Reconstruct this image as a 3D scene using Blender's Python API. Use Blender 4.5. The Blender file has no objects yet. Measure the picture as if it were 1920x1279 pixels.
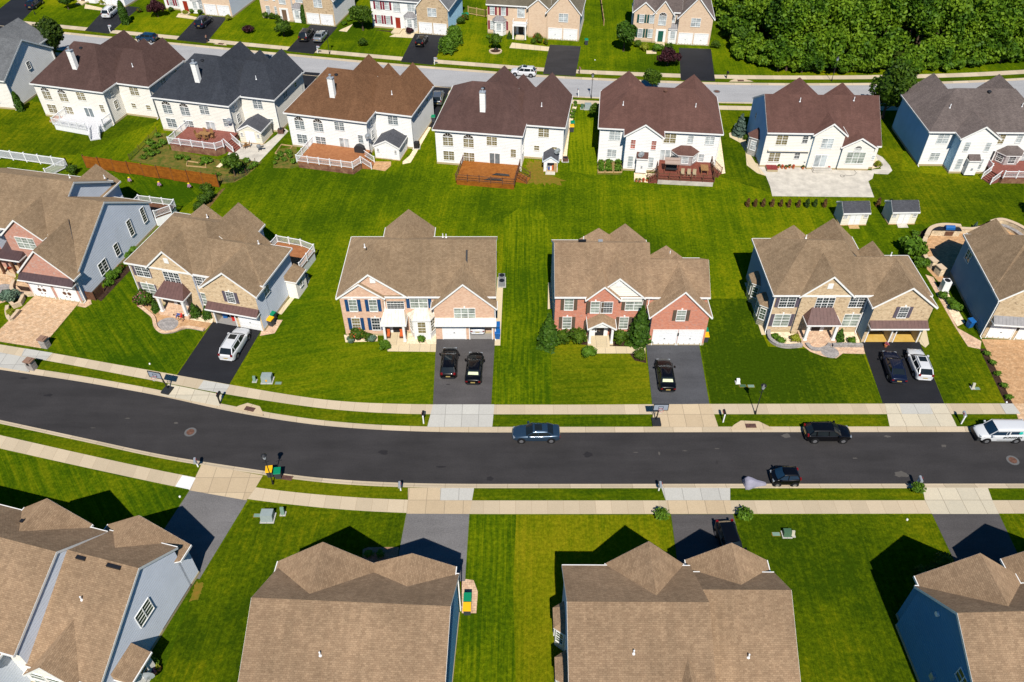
import bpy, bmesh, math, random
import numpy as np
from mathutils import Vector, Matrix
random.seed(7)
R = math.radians
S = bpy.context.scene
COL = S.collection
# ---------------------------------------------------------------- camera
CAMH, PITCH, LENS = 62.0, 42.6, 28.0
cd = bpy.data.cameras.new('camera'); cam = bpy.data.objects.new('camera', cd); COL.objects.link(cam)
cd.lens = LENS; cd.sensor_width = 36; cd.clip_start = 1; cd.clip_end = 3000
cam.location = (0, 0, CAMH); cam.rotation_euler = (R(90-PITCH), 0, 0)
S.camera = cam
# ---------------------------------------------------------------- light
SUN_EL, SUN_AZ = 49.5, 180.0     # sun stands behind the camera (shadows fall towards +Y)
w = bpy.data.worlds.new("World"); S.world = w; w.use_nodes = True
nt = w.node_tree; nt.nodes.clear()
wo = nt.nodes.new('ShaderNodeOutputWorld'); bg = nt.nodes.new('ShaderNodeBackground'); sk = nt.nodes.new('ShaderNodeTexSky')
sk.sky_type = 'NISHITA'; sk.sun_disc = False; sk.sun_elevation = R(SUN_EL); sk.sun_rotation = R(SUN_AZ)
sk.air_density = 1.0; sk.dust_density = 0.3; sk.ozone_density = 2.0
bg.inputs[1].default_value = 0.062
hs = nt.nodes.new('ShaderNodeHueSaturation'); hs.inputs['Saturation'].default_value = 1.6
nt.links.new(sk.outputs[0], hs.inputs['Color']); nt.links.new(hs.outputs[0], bg.inputs[0]); nt.links.new(bg.outputs[0], wo.inputs[0])
sl = bpy.data.lights.new('sun', 'SUN'); sl.energy = 4.6; sl.angle = R(0.5); sl.color = (1.0, 0.945, 0.86)
so = bpy.data.objects.new('sun', sl); COL.objects.link(so)
_d = Vector((-0.02, math.cos(R(SUN_EL)), -math.sin(R(SUN_EL))))
so.rotation_euler = _d.to_track_quat('-Z', 'Y').to_euler()
S.view_settings.view_transform = 'Standard'; S.view_settings.look = 'None'
S.view_settings.exposure = 0.27; S.view_settings.gamma = 1
S.render.engine = 'CYCLES'
S.cycles.max_bounces = 5; S.cycles.diffuse_bounces = 2; S.cycles.glossy_bounces = 2

# ---------------------------------------------------------------- pixel -> ground survey
_F = LENS/36*1920; _c, _s = math.cos(R(PITCH)), math.sin(R(PITCH))
def G(px, py, z=0.0):
    "world point at height z seen at photo pixel (px, py)"
    u = (px-960)/_F; v = (py-639.5)/_F
    d = (u, _c-v*_s, -_s-v*_c); t = (z-CAMH)/d[2]
    return Vector((d[0]*t, d[1]*t, z))

# ---------------------------------------------------------------- materials
MATS = {}
class NT:
    def __init__(s, name, rough=0.8, spec=0.3):
        s.m = bpy.data.materials.new(name); s.m.use_nodes = True
        s.t = s.m.node_tree; s.b = s.t.nodes['Principled BSDF']
        s.b.inputs['Roughness'].default_value = rough
        s.b.inputs['Specular IOR Level'].default_value = spec
        if rough >= .85 and 'Diffuse Roughness' in s.b.inputs: s.b.inputs['Diffuse Roughness'].default_value = .55
        MATS[name] = s.m
    def n(s, typ, ins=None, **kw):
        nd = s.t.nodes.new(typ)
        for k, v in kw.items(): setattr(nd, k, v)
        for k, v in (ins or {}).items(): s.set(nd, k, v)
        return nd
    def set(s, nd, k, v):
        i = nd.inputs[k]
        if isinstance(v, bpy.types.NodeSocket): s.t.links.new(v, i)
        elif isinstance(v, (tuple, list)): i.default_value = tuple(v) if len(v) != 3 or i.type != 'RGBA' else (*v, 1)
        else: i.default_value = v
    def coord(s, which='Object'): return s.n('ShaderNodeTexCoord').outputs[which]
    def mapping(s, vec, scale=(1, 1, 1), rot=(0, 0, 0), loc=(0, 0, 0)):
        return s.n('ShaderNodeMapping', {'Vector': vec, 'Scale': scale, 'Rotation': rot, 'Location': loc}).outputs[0]
    def noise(s, vec, scale, detail=3, rough=.55, out=0):
        return s.n('ShaderNodeTexNoise', {'Vector': vec, 'Scale': scale, 'Detail': detail, 'Roughness': rough}).outputs[out]
    def ramp(s, fac, stops):
        r = s.n('ShaderNodeValToRGB', {'Fac': fac}); e = r.color_ramp.elements
        while len(e) < len(stops): e.new(.5)
        for i, (p, c) in enumerate(stops):
            e[i].position = p; e[i].color = (*c, 1) if not isinstance(c, (int, float)) else (c, c, c, 1)
        return r.outputs[0]
    def mix(s, fac, a, b, mode='MIX'):
        m = s.n('ShaderNodeMix', data_type='RGBA', blend_type=mode)
        s.set(m, 0, fac); s.set(m, 6, a); s.set(m, 7, b); return m.outputs[2]
    def math(s, op, a, b=0.0, c=0.0):
        m = s.n('ShaderNodeMath', operation=op); s.set(m, 0, a); s.set(m, 1, b); s.set(m, 2, c); return m.outputs[0]
    def color(s, c): s.set(s.b, 'Base Color', c)
    def bump(s, h, strength=.4, dist=.02):
        s.set(s.b, 'Normal', s.n('ShaderNodeBump', {'Height': h, 'Strength': strength, 'Distance': dist}).outputs[0])

def grass(name, dark, mid, yel, ang=0.0, stripe=.25, wid=1.1, ysh=.5, seed=0):
    s = NT(name, .95, .0); v = s.mapping(s.coord(), loc=(seed*13.1, seed*7.7, 0))
    big = s.noise(v, .045, 3, .6); med = s.noise(v, .35, 4, .65)
    fine = s.noise(s.mapping(v, (1, 1, 1)), 3.2, 4, .75); vf = s.noise(v, 14., 2, .8)
    rot = s.mapping(v, rot=(0, 0, R(ang)))
    warp = s.math('MULTIPLY', s.noise(v, .08, 2), 2.2)
    sep = s.n('ShaderNodeSeparateXYZ', {'Vector': rot})
    x = s.math('ADD', sep.outputs[0], warp)
    st = s.math('SINE', s.math('MULTIPLY', x, math.pi/wid))
    str_n = s.noise(s.mapping(rot, (2.2, .05, 1)), 1.0, 3, .7)
    f = s.math('ADD', s.math('MULTIPLY', st, stripe*.18), s.math('MULTIPLY', s.math('SUBTRACT', str_n, .5), stripe*2.2))
    f = s.math('ADD', f, s.math('MULTIPLY_ADD', s.math('SUBTRACT', big, .5), 2.7, ysh))
    f = s.math('ADD', f, s.math('MULTIPLY', s.math('SUBTRACT', med, .5), 1.0))
    st2 = s.noise(s.mapping(rot, (6.5, .10, 1)), 1.0, 2, .6); f = s.math('ADD', f, s.math('MULTIPLY', s.math('SUBTRACT', st2, .5), .35+stripe*1.2))
    mot = s.noise(v, 1.6, 4, .75); f = s.math('ADD', f, s.math('MULTIPLY', s.math('SUBTRACT', mot, .5), 1.3))
    dark, mid, yel = [(c_[0]*.93, c_[1]*.86, c_[2]) for c_ in (dark, mid, yel)]; c = s.ramp(f, [(.05, dark), (.5, mid), (.98, yel)])
    g = s.math('MULTIPLY_ADD', fine, .75, s.math('MULTIPLY', vf, .75))
    c = s.mix(1.0, c, s.ramp(g, [(.45, .50), (.75, 1.0), (1.0, 1.55)]), 'MULTIPLY')
    s.color(c); s.bump(s.math('ADD', fine, vf), .6, .06); return s.m
GD, GM, GY = (.040, .082, .002), (.084, .136, .002), (.165, .192, .003)
grass('lawn_grass', GD, GM, GY, 4, .3, 1.1, .46, 0)

def noisy(name, c1, c2, scale=2., rough=.85, spec=.2, detail=4, bump=0., bs=8., c3=None):
    s = NT(name, rough, spec); v = s.coord()
    f = s.noise(v, scale, detail, .65)
    st = [(.35, c1), (.65, c2)] + ([(.85, c3)] if c3 else [])
    s.color(s.ramp(f, st))
    if bump: s.bump(s.noise(v, bs, 3, .7), bump, .03)
    return s.m
def asphalt(name, base, var=.25, rough=.8, tint=(1, 1, 1)):
    s = NT(name, rough, .25); v = s.coord()
    a = s.noise(v, .25, 4, .6); b = s.noise(s.mapping(v, (.25, 1.6, 1)), .5, 3, .6); f = s.noise(v, 9, 3, .8)
    g = s.noise(v, 30, 2, .8)
    m = s.math('ADD', s.math('MULTIPLY', a, .5), s.math('MULTIPLY', b, .5))
    lo = tuple(base*(1-var)*t for t in tint); hi = tuple(base*(1+var)*t for t in tint)
    c = s.ramp(m, [(.36, lo), (.64, hi)])
    c = s.mix(1., c, s.ramp(s.math('ADD', s.math('MULTIPLY', f, .5), s.math('MULTIPLY', g, .5)), [(.38, .72), (.62, 1.3)]), 'MULTIPLY')
    spots = s.ramp(s.noise(v, 2.3, 2, .5), [(.74, 0), (.80, 1)])
    c = s.mix(s.math('MULTIPLY', spots, .3), c, tuple(base*2.3*t for t in tint))
    dk = s.ramp(s.noise(s.mapping(v, loc=(31, 5, 0)), 1.1, 3, .6), [(.70, 0), (.76, 1)])
    c = s.mix(s.math('MULTIPLY', dk, .4), c, tuple(base*.4*t for t in tint))
    s.color(c); s.bump(g, .3, .01); return s.m
asphalt('street_asphalt', .038, .2, .8, (1, .92, .92))
asphalt('black_sealed_asphalt', .018, .2, .7, (.95, .97, 1.15))
asphalt('grey_driveway_asphalt', .075, .18, .85, (1., .93, .93))
asphalt('blue_grey_driveway_asphalt', .068, .2, .85, (.95, .97, 1.06))
asphalt('pale_driveway_asphalt', .15, .14, .85, (1, .96, .96))
asphalt('far_street_asphalt', .30, .08, .9, (1, 1, 1.02))

def slabs(name, c1, c2, joint, L=1.5, Wd=50., rough=.9):
    "UV u,v in metres; slabs L long with joints and a tone of their own"
    s = NT(name, rough, .2); uv = s.coord('UV')
    sep = s.n('ShaderNodeSeparateXYZ', {'Vector': uv})
    u = s.math('DIVIDE', sep.outputs[0], L); vv = s.math('DIVIDE', sep.outputs[1], Wd)
    cell = s.n('ShaderNodeCombineXYZ', {'X': s.math('FLOOR', u), 'Y': s.math('FLOOR', vv)}).outputs[0]
    wn = s.n('ShaderNodeTexWhiteNoise', {'Vector': cell}).outputs[0]
    ob = s.coord(); n = s.noise(ob, 1.3, 5, .7); n2 = s.noise(ob, 12, 3, .8)
    f = s.math('MULTIPLY_ADD', wn, .55, s.math('MULTIPLY', n, .45))
    c = s.ramp(f, [(.15, c1), (.8, c2)])
    c = s.mix(1., c, s.ramp(n2, [(.3, .86), (.7, 1.1)]), 'MULTIPLY')
    fr = s.math('FRACT', u); d = s.math('MINIMUM', fr, s.math('SUBTRACT', 1., fr)); d = s.math('MULTIPLY', d, L)
    fr2 = s.math('FRACT', vv); d2 = s.math('MULTIPLY', s.math('MINIMUM', fr2, s.math('SUBTRACT', 1., fr2)), Wd)
    if Wd < 20: d = s.math('MINIMUM', d, d2)
    c = s.mix(s.math('LESS_THAN', d, .025), c, joint)
    s.color(c); s.bump(n2, .2, .01); return s.m
slabs('sidewalk_concrete', (.43, .355, .25), (.53, .44, .315), (.40, .32, .22))
slabs('curb_concrete', (.41, .34, .24), (.52, .43, .31), (.3, .24, .16), 3.)
slabs('apron_concrete', (.46, .42, .33), (.6, .53, .40), (.28, .24, .18), 1.75, 1.75)
slabs('apron_concrete_tan', (.43, .335, .22), (.53, .425, .285), (.28, .22, .15), 1.75, 1.75)
slabs('apron_concrete_grey', (.40, .39, .36), (.48, .47, .43), (.25, .24, .22), 1.75, 1.75)
slabs('white_patch_concrete', (.62, .62, .62), (.7, .7, .7), (.4, .4, .4), 9)
slabs('walk_concrete', (.52, .43, .28), (.62, .51, .34), (.34, .28, .2), 1.2)
noisy('patio_concrete', (.40, .37, .32), (.55, .51, .44), .8, .9, c3=(.60, .55, .46))
def pavers(name, c1, c2, mortar, w=.35, h=.22, rough=.85):
    s = NT(name, rough, .2); uv = s.coord('UV')
    b = s.n('ShaderNodeTexBrick', {'Vector': uv, 'Color1': c1, 'Color2': c2, 'Mortar': mortar, 'Scale': 1., 'Mortar Size': .012, 'Brick Width': w, 'Row Height': h, 'Bias': 0.})
    n = s.noise(s.coord(), 2.2, 4, .7)
    s.color(s.mix(1., b.outputs[0], s.ramp(n, [(.3, .72), (.7, 1.25)]), 'MULTIPLY')); s.bump(b.outputs[1], -.3, .01); return s.m
pavers('tan_pavers', (.50, .325, .19), (.60, .43, .28), (.34, .22, .12))
pavers('orange_pavers', (.43, .25, .125), (.52, .33, .18), (.34, .19, .08))
pavers('pink_pavers', (.55, .36, .24), (.64, .47, .32), (.33, .22, .15))
pavers('border_pavers', (.30, .17, .10), (.38, .24, .15), (.2, .12, .08))
pavers('grey_pavers', (.27, .25, .24), (.36, .33, .31), (.15, .14, .13))
pavers('wall_blocks', (.58, .46, .30), (.70, .57, .40), (.3, .24, .16), .4, .18)
pavers('grey_wall_blocks', (.28, .25, .23), (.38, .34, .31), (.15, .14, .13), .4, .18)
def brick(name, c1, c2, c3, mortar, mix3=.25):
    s = NT(name, .9, .15); uv = s.coord('UV')
    b = s.n('ShaderNodeTexBrick', {'Vector': uv, 'Color1': c1, 'Color2': c2, 'Mortar': mortar, 'Scale': 1., 'Mortar Size': .009, 'Brick Width': .25, 'Row Height': .085, 'Bias': -.1})
    b2 = s.n('ShaderNodeTexBrick', {'Vector': uv, 'Color1': (0, 0, 0), 'Color2': (1, 1, 1), 'Mortar': (0, 0, 0), 'Scale': 1., 'Mortar Size': .0, 'Brick Width': .5, 'Row Height': .17}, offset=.3)
    n = s.noise(s.coord('UV'), 2.4, 3, .7)
    c = s.mix(s.math('MULTIPLY', s.ramp(n, [(.52, 0), (.6, 1)]), s.math('MULTIPLY', b2.outputs[0], mix3*2)), b.outputs[0], c3)
    s.color(c); s.bump(b.outputs[1], -.3, .01); return s.m
brick('red_brick', (.45, .135, .075), (.58, .215, .125), (.36, .27, .24), (.45, .32, .26))
brick('tan_brick', (.47, .335, .195), (.62, .485, .31), (.30, .215, .13), (.46, .37, .26), .5)
brick('pink_brick', (.50, .30, .20), (.66, .45, .32), (.55, .40, .28), (.60, .45, .33))
brick('beige_brick', (.62, .45, .31), (.72, .56, .40), (.5, .36, .25), (.6, .48, .36))
brick('rose_brick', (.40, .17, .12), (.52, .26, .18), (.42, .34, .30), (.42, .30, .25), .4)
def siding(name, c, lap=.18, rough=.65):
    lap *= 1.35
    s = NT(name, rough, .25); uv = s.coord('UV')
    sep = s.n('ShaderNodeSeparateXYZ', {'Vector': uv})
    fr = s.math('FRACT', s.math('DIVIDE', sep.outputs[1], lap))
    n = s.noise(s.coord(), .6, 3, .6)
    s.color(s.mix(1., c, s.ramp(n, [(.3, .95), (.7, 1.04)]), 'MULTIPLY'))
    s.bump(s.math('POWER', s.math('SUBTRACT', 1., fr), .6), 1., .12); return s.m
siding('cream_siding', (.69, .66, .59)); siding('white_siding', (.70, .69, .66)); siding('pale_blue_and_shade_siding', (.40, .64, .80)); siding('beige_siding', (.72, .66, .55))  # pale blue also paints the bluish shade onto rear-row west walls
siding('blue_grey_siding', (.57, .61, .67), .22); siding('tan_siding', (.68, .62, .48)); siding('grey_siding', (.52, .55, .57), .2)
siding('shed_siding', (.66, .62, .50), .25); siding('slate_shade_siding', (.24, .35, .42), .22); siding('deep_blue_shade_siding', (.09, .26, .40), .22)  # slate and deep blue hold the side walls' bluish shade in their colour
def shingle(name, c1, c2, c3, w=.26, h=.14):
    k = 1.14 if 'tan' in name else 1.; c1, c2, c3 = [tuple(x*k for x in c) for c in (c1, c2, c3)]
    mid = tuple((x+y)/2 for x, y in zip(c1, c2)); c1 = tuple(m+(x-m)*.62 for x, m in zip(c1, mid)); c2 = tuple(m+(x-m)*.62 for x, m in zip(c2, mid))
    s = NT(name, .92, .12); uv = s.coord('UV')
    b = s.n('ShaderNodeTexBrick', {'Vector': uv, 'Color1': c1, 'Color2': c2, 'Mortar': tuple(x*.72 for x in c1), 'Scale': 1., 'Mortar Size': .012, 'Mortar Smooth': .5, 'Brick Width': w, 'Row Height': h, 'Bias': 0.}, offset=.37)
    n = s.noise(uv, 1.1, 4, .7); n2 = s.noise(uv, 9, 3, .75); n3 = s.noise(s.coord(), .16, 3, .6); n4 = s.noise(uv, 22, 2, .8)
    streak = s.noise(s.mapping(uv, (2.2, .12, 1)), 1., 3, .6)
    c = s.mix(s.ramp(n2, [(.45, 0), (.62, .5)]), b.outputs[0], c3)
    for q, lo, hi in ((n, .9, 1.1), (n3, .86, 1.12), (n4, .74, 1.26), (streak, .92, 1.07)): c = s.mix(1., c, s.ramp(q, [(.32, lo), (.68, hi)]), 'MULTIPLY')
    s.color(c); s.bump(s.math('SUBTRACT', n2, s.math('MULTIPLY', b.outputs[1], .8)), .5, .02); return s.m
shingle('tan_shingles', (.168, .112, .066), (.290, .209, .131), (.230, .163, .100))
shingle('warm_tan_shingles', (.198, .128, .078), (.335, .234, .146), (.266, .180, .108))
shingle('dark_brown_shingles', (.068, .040, .035), (.112, .068, .058), (.085, .045, .038))
shingle('navy_shingles', (.028, .032, .042), (.055, .060, .072), (.04, .045, .055))
shingle('brown_shingles', (.115, .055, .028), (.20, .105, .055), (.16, .08, .04))
shingle('plum_shingles', (.080, .046, .040), (.122, .070, .060), (.10, .056, .048))
shingle('red_brown_shingles', (.105, .054, .044), (.155, .080, .064), (.128, .065, .052))
shingle('grey_brown_shingles', (.10, .080, .075), (.19, .155, .14), (.14, .11, .10))
shingle('slate_grey_shingles', (.10, .105, .11), (.19, .195, .20), (.14, .145, .15))
shingle('olive_grey_shingles', (.11, .095, .065), (.19, .165, .12), (.15, .13, .09))
shingle('shed_shingles', (.060, .062, .072), (.105, .108, .12), (.08, .08, .09))
def metal_roof(name, c):
    s = NT(name, .45, .5); uv = s.coord('UV'); sep = s.n('ShaderNodeSeparateXYZ', {'Vector': uv})
    fr = s.math('FRACT', s.math('DIVIDE', sep.outputs[0], .4))
    rib = s.math('LESS_THAN', fr, .1)
    s.color(s.mix(1., c, s.ramp(s.noise(s.coord(), 2, 3), [(.3, .85), (.7, 1.15)]), 'MULTIPLY')); s.bump(rib, 1., .04); return s.m
metal_roof('brown_metal', (.125, .065, .055)); metal_roof('cream_metal', (.78, .68, .55)); metal_roof('grey_metal', (.24, .23, .23))
metal_roof('bronze_metal', (.075, .045, .045))
def plain(name, c, rough=.6, spec=.4, metal=0., var=.06):
    s = NT(name, rough, spec); s.b.inputs['Metallic'].default_value = metal
    n = s.noise(s.coord(), 3., 3, .6)
    s.color(s.mix(1., c, s.ramp(n, [(.3, 1-var), (.7, 1+var)]), 'MULTIPLY')); return s.m
plain('white_trim', (.84, .83, .80), .5); plain('cream_trim', (.80, .74, .62), .5); plain('white_vinyl', (.86, .86, .86), .4)
plain('blue_white_trim', (.62, .68, .74), .5)
plain('white_door', (.85, .85, .84), .45); plain('dark_blue_shutter', (.012, .06, .16), .5); plain('purple_grey_shutter', (.11, .09, .115), .5)
plain('brown_shutter', (.115, .085, .06), .5); plain('red_shutter', (.22, .02, .04), .5); plain('green_shutter', (.02, .08, .07), .5)
plain('black_door', (.02, .02, .025), .4); plain('red_door', (.30, .03, .015), .4); plain('green_door', (.015, .10, .07), .4); plain('brown_door', (.16, .10, .06), .5)
plain('cellar_red', (.22, .025, .025), .6); plain('cellar_orange', (.42, .15, .05), .6)
plain('dark_plastic', (.025, .027, .03), .5); plain('black_metal', (.015, .015, .017), .4, .5); plain('grey_plastic', (.22, .23, .24), .6)
plain('bin_green', (.0, .20, .09), .5); plain('bin_yellow', (.82, .42, .005), .5); plain('bin_blue', (.01, .11, .35), .5); plain('bin_grey', (.05, .055, .065), .5)
plain('utility_green', (.18, .28, .22), .6); plain('utility_dark_green', (.06, .13, .07), .6); plain('utility_grey', (.28, .33, .32), .55); plain('utility_beige', (.5, .47, .36), .6)
plain('stone_cap', (.62, .47, .32), .8); plain('brown_stone', (.27, .16, .11), .8); plain('galvanized', (.42, .45, .48), .4, .5, .3)
plain('foundation_concrete', (.42, .34, .20), .9); plain('mulch', (.045, .026, .018), 1., .05, 0, .5); plain('rust', (.12, .062, .045), .9, .1, 0, .4)
plain('pale_gravel', (.70, .57, .40), 1., .1, 0, .3); plain('brown_soil', (.13, .085, .03), 1., .05, 0, .45)
noisy('garden_ground', (.05, .085, .01), (.17, .12, .03), 1.2, 1., .05, 5, .4, 8, (.10, .15, .01))
noisy('dry_grass', (.20, .12, .02), (.12, .12, .01), 2.2, 1., .05, 5)
noisy('garage_floor_yellow', (.52, .32, .06), (.62, .42, .12), 1., .7); plain('garage_wall', (.55, .47, .34), .8); plain('garage_dark', (.28, .27, .26), .8)
noisy('red_deck', (.20, .065, .05), (.27, .10, .075), 3., .8); noisy('orange_deck', (.30, .115, .045), (.38, .16, .065), 2., .8)
noisy('amber_deck', (.24, .078, .012), (.33, .118, .02), 2., .75); noisy('dark_red_deck', (.16, .045, .03), (.22, .07, .045), 2., .8)
noisy('brown_wood', (.10, .045, .025), (.17, .08, .045), 3., .8); noisy('fence_wood', (.21, .065, .006), (.34, .115, .01), 1.6, .8); noisy('raw_wood', (.38, .25, .11), (.50, .34, .17), 3., .85)
noisy('skirt_wood', (.13, .055, .035), (.27, .15, .09), 1.2, .85); noisy('teak', (.26, .13, .045), (.36, .20, .08), 3, .7); noisy('white_deck', (.56, .56, .57), (.64, .64, .65), 3., .7)
noisy('bark', (.07, .045, .03), (.13, .09, .06), 6., .95)
plain('wicker', (.40, .32, .20), .8); plain('collar_grey', (.11, .11, .11), .9); plain('canvas_taupe', (.36, .27, .22), .9); plain('grey_cover', (.28, .27, .34), .75); plain('black_cover', (.03, .03, .033), .6)
plain('terracotta', (.48, .15, .05), .8); plain('red_paint', (.6, .02, .01), .5); plain('skin', (.45, .26, .17), .6); plain('red_cloth', (.6, .03, .02), .9); plain('blue_cloth', (.05, .09, .28), .9)
plain('lamp_glass', (.35, .38, .42), .3); plain('orange_cushion', (.60, .13, .03), .8); plain('yellow_petal', (.75, .55, .02), .8); plain('pink_petal', (.6, .28, .55), .8); plain('red_petal', (.55, .03, .04), .8)
plain('flag_red', (.45, .05, .05), .8)
def glass(name, c, rough=.08, var=.3):
    s = NT(name, rough, .6); n = s.noise(s.coord(), 1.1, 3, .6)
    s.color(s.mix(1., c, s.ramp(n, [(.35, 1-var), (.65, 1+var)]), 'MULTIPLY')); return s.m
glass('dark_glass', (.035, .045, .05)); glass('green_glass', (.05, .085, .05)); glass('pale_glass', (.15, .18, .19), .25); glass('fan_glass', (.035, .025, .02), .2)
glass('curtain_glass', (.20, .165, .075), .3); glass('red_glass', (.4, .12, .09), .3)
glass('car_glass', (.012, .017, .020), .04, .1); glass('tinted_glass', (.01, .03, .06), .05, .1)
for _n in ('car_glass', 'tinted_glass'): MATS[_n].node_tree.nodes['Principled BSDF'].inputs['Specular IOR Level'].default_value = .4
def blinds(name, a, b):
    s = NT(name, .2, .6); uv = s.coord('UV'); sep = s.n('ShaderNodeSeparateXYZ', {'Vector': uv})
    f = s.math('FRACT', s.math('MULTIPLY', sep.outputs[1], 9.)); n = s.noise(s.coord(), .9, 2)
    c = s.mix(s.math('LESS_THAN', f, .5), a, b); s.color(s.mix(1., c, s.ramp(n, [(.35, .6), (.65, 1.25)]), 'MULTIPLY')); return s.m
blinds('blinds_glass', (.36, .40, .34), (.24, .28, .24)); blinds('white_blinds', (.5, .54, .54), (.36, .40, .41))
def paint(name, c, flake=0.):
    s = NT(name, .28, .5); s.b.inputs['Coat Weight'].default_value = 1.; s.b.inputs['Coat Roughness'].default_value = .04
    s.b.inputs['Metallic'].default_value = flake; s.color(c)
    if max(c) < .05: s.b.inputs['Coat Weight'].default_value = .45; s.b.inputs['Specular IOR Level'].default_value = .25
    return s.m
paint('white_paint', (.64, .65, .66)); paint('black_paint', (.003, .003, .004)); paint('charcoal_paint', (.02, .02, .025), .3); paint('navy_paint', (.008, .013, .035), .2)
paint('steel_blue_paint', (.03, .062, .105), .4); paint('silver_paint', (.42, .45, .47), .6); paint('dark_blue_paint', (.01, .04, .09), .2); paint('grey_paint', (.18, .19, .20), .5)
plain('tyre', (.012, .012, .013), .9, .1); plain('wheel_rim', (.5, .5, .52), .3, .5, .8)
plain('tail_lamp', (.20, .006, .008), .2, .6); plain('head_lamp', (.25, .28, .31), .1, .8); plain('plate', (.40, .30, .10), .5); plain('sunshade_silver', (.62, .66, .42), .4)
def leaves(name, c1, c2, c3):
    s = NT(name, .62, .25); ob = s.coord()
    n = s.noise(ob, .9, 2, .6)
    ri = s.n('ShaderNodeNewGeometry').outputs['Random Per Island']
    oi = s.n('ShaderNodeObjectInfo').outputs['Random']
    f = s.math('ADD', s.math('MULTIPLY', n, .55), s.math('MULTIPLY', ri, .35)); f = s.math('MULTIPLY_ADD', oi, .14, f)
    s.color(s.ramp(f, [(.25, c1), (.5, c2), (.8, c3)]))
    s.b.inputs['Subsurface Weight'].default_value = 0
    # thin leaves let some light through
    tr = s.n('ShaderNodeBsdfTranslucent', {'Color': s.ramp(f, [(.25, c1), (.8, c3)])})
    mx = s.n('ShaderNodeMixShader', {0: .25}); s.t.links.new(s.b.outputs[0], mx.inputs[1]); s.t.links.new(tr.outputs[0], mx.inputs[2])
    s.t.links.new(mx.outputs[0], s.t.nodes['Material Output'].inputs[0]); return s.m
leaves('oak_leaves', (.028, .065, .004), (.060, .120, .006), (.125, .20, .012)); leaves('bright_leaves', (.05, .11, .006), (.09, .19, .01), (.17, .29, .02))
leaves('dark_leaves', (.014, .036, .003), (.032, .066, .005), (.07, .11, .008)); leaves('purple_leaves', (.025, .007, .010), (.055, .015, .020), (.10, .03, .03))
leaves('cedar_leaves', (.024, .065, .005), (.050, .118, .007), (.095, .175, .012)); leaves('blue_spruce_leaves', (.045, .085, .065), (.08, .13, .10), (.14, .20, .16))
leaves('brown_leaves', (.06, .035, .012), (.13, .065, .02), (.20, .11, .035)); leaves('pale_leaves', (.09, .15, .10), (.14, .22, .15), (.22, .31, .2)); leaves('yellow_leaves', (.16, .19, .01), (.27, .30, .02), (.4, .4, .04))
leaves('maroon_grass', (.05, .012, .012), (.09, .02, .02), (.13, .04, .03)); leaves('pink_flowers', (.35, .06, .10), (.5, .14, .2), (.6, .3, .35)); leaves('red_flowers', (.45, .03, .02), (.6, .08, .04), (.6, .2, .03))

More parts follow.
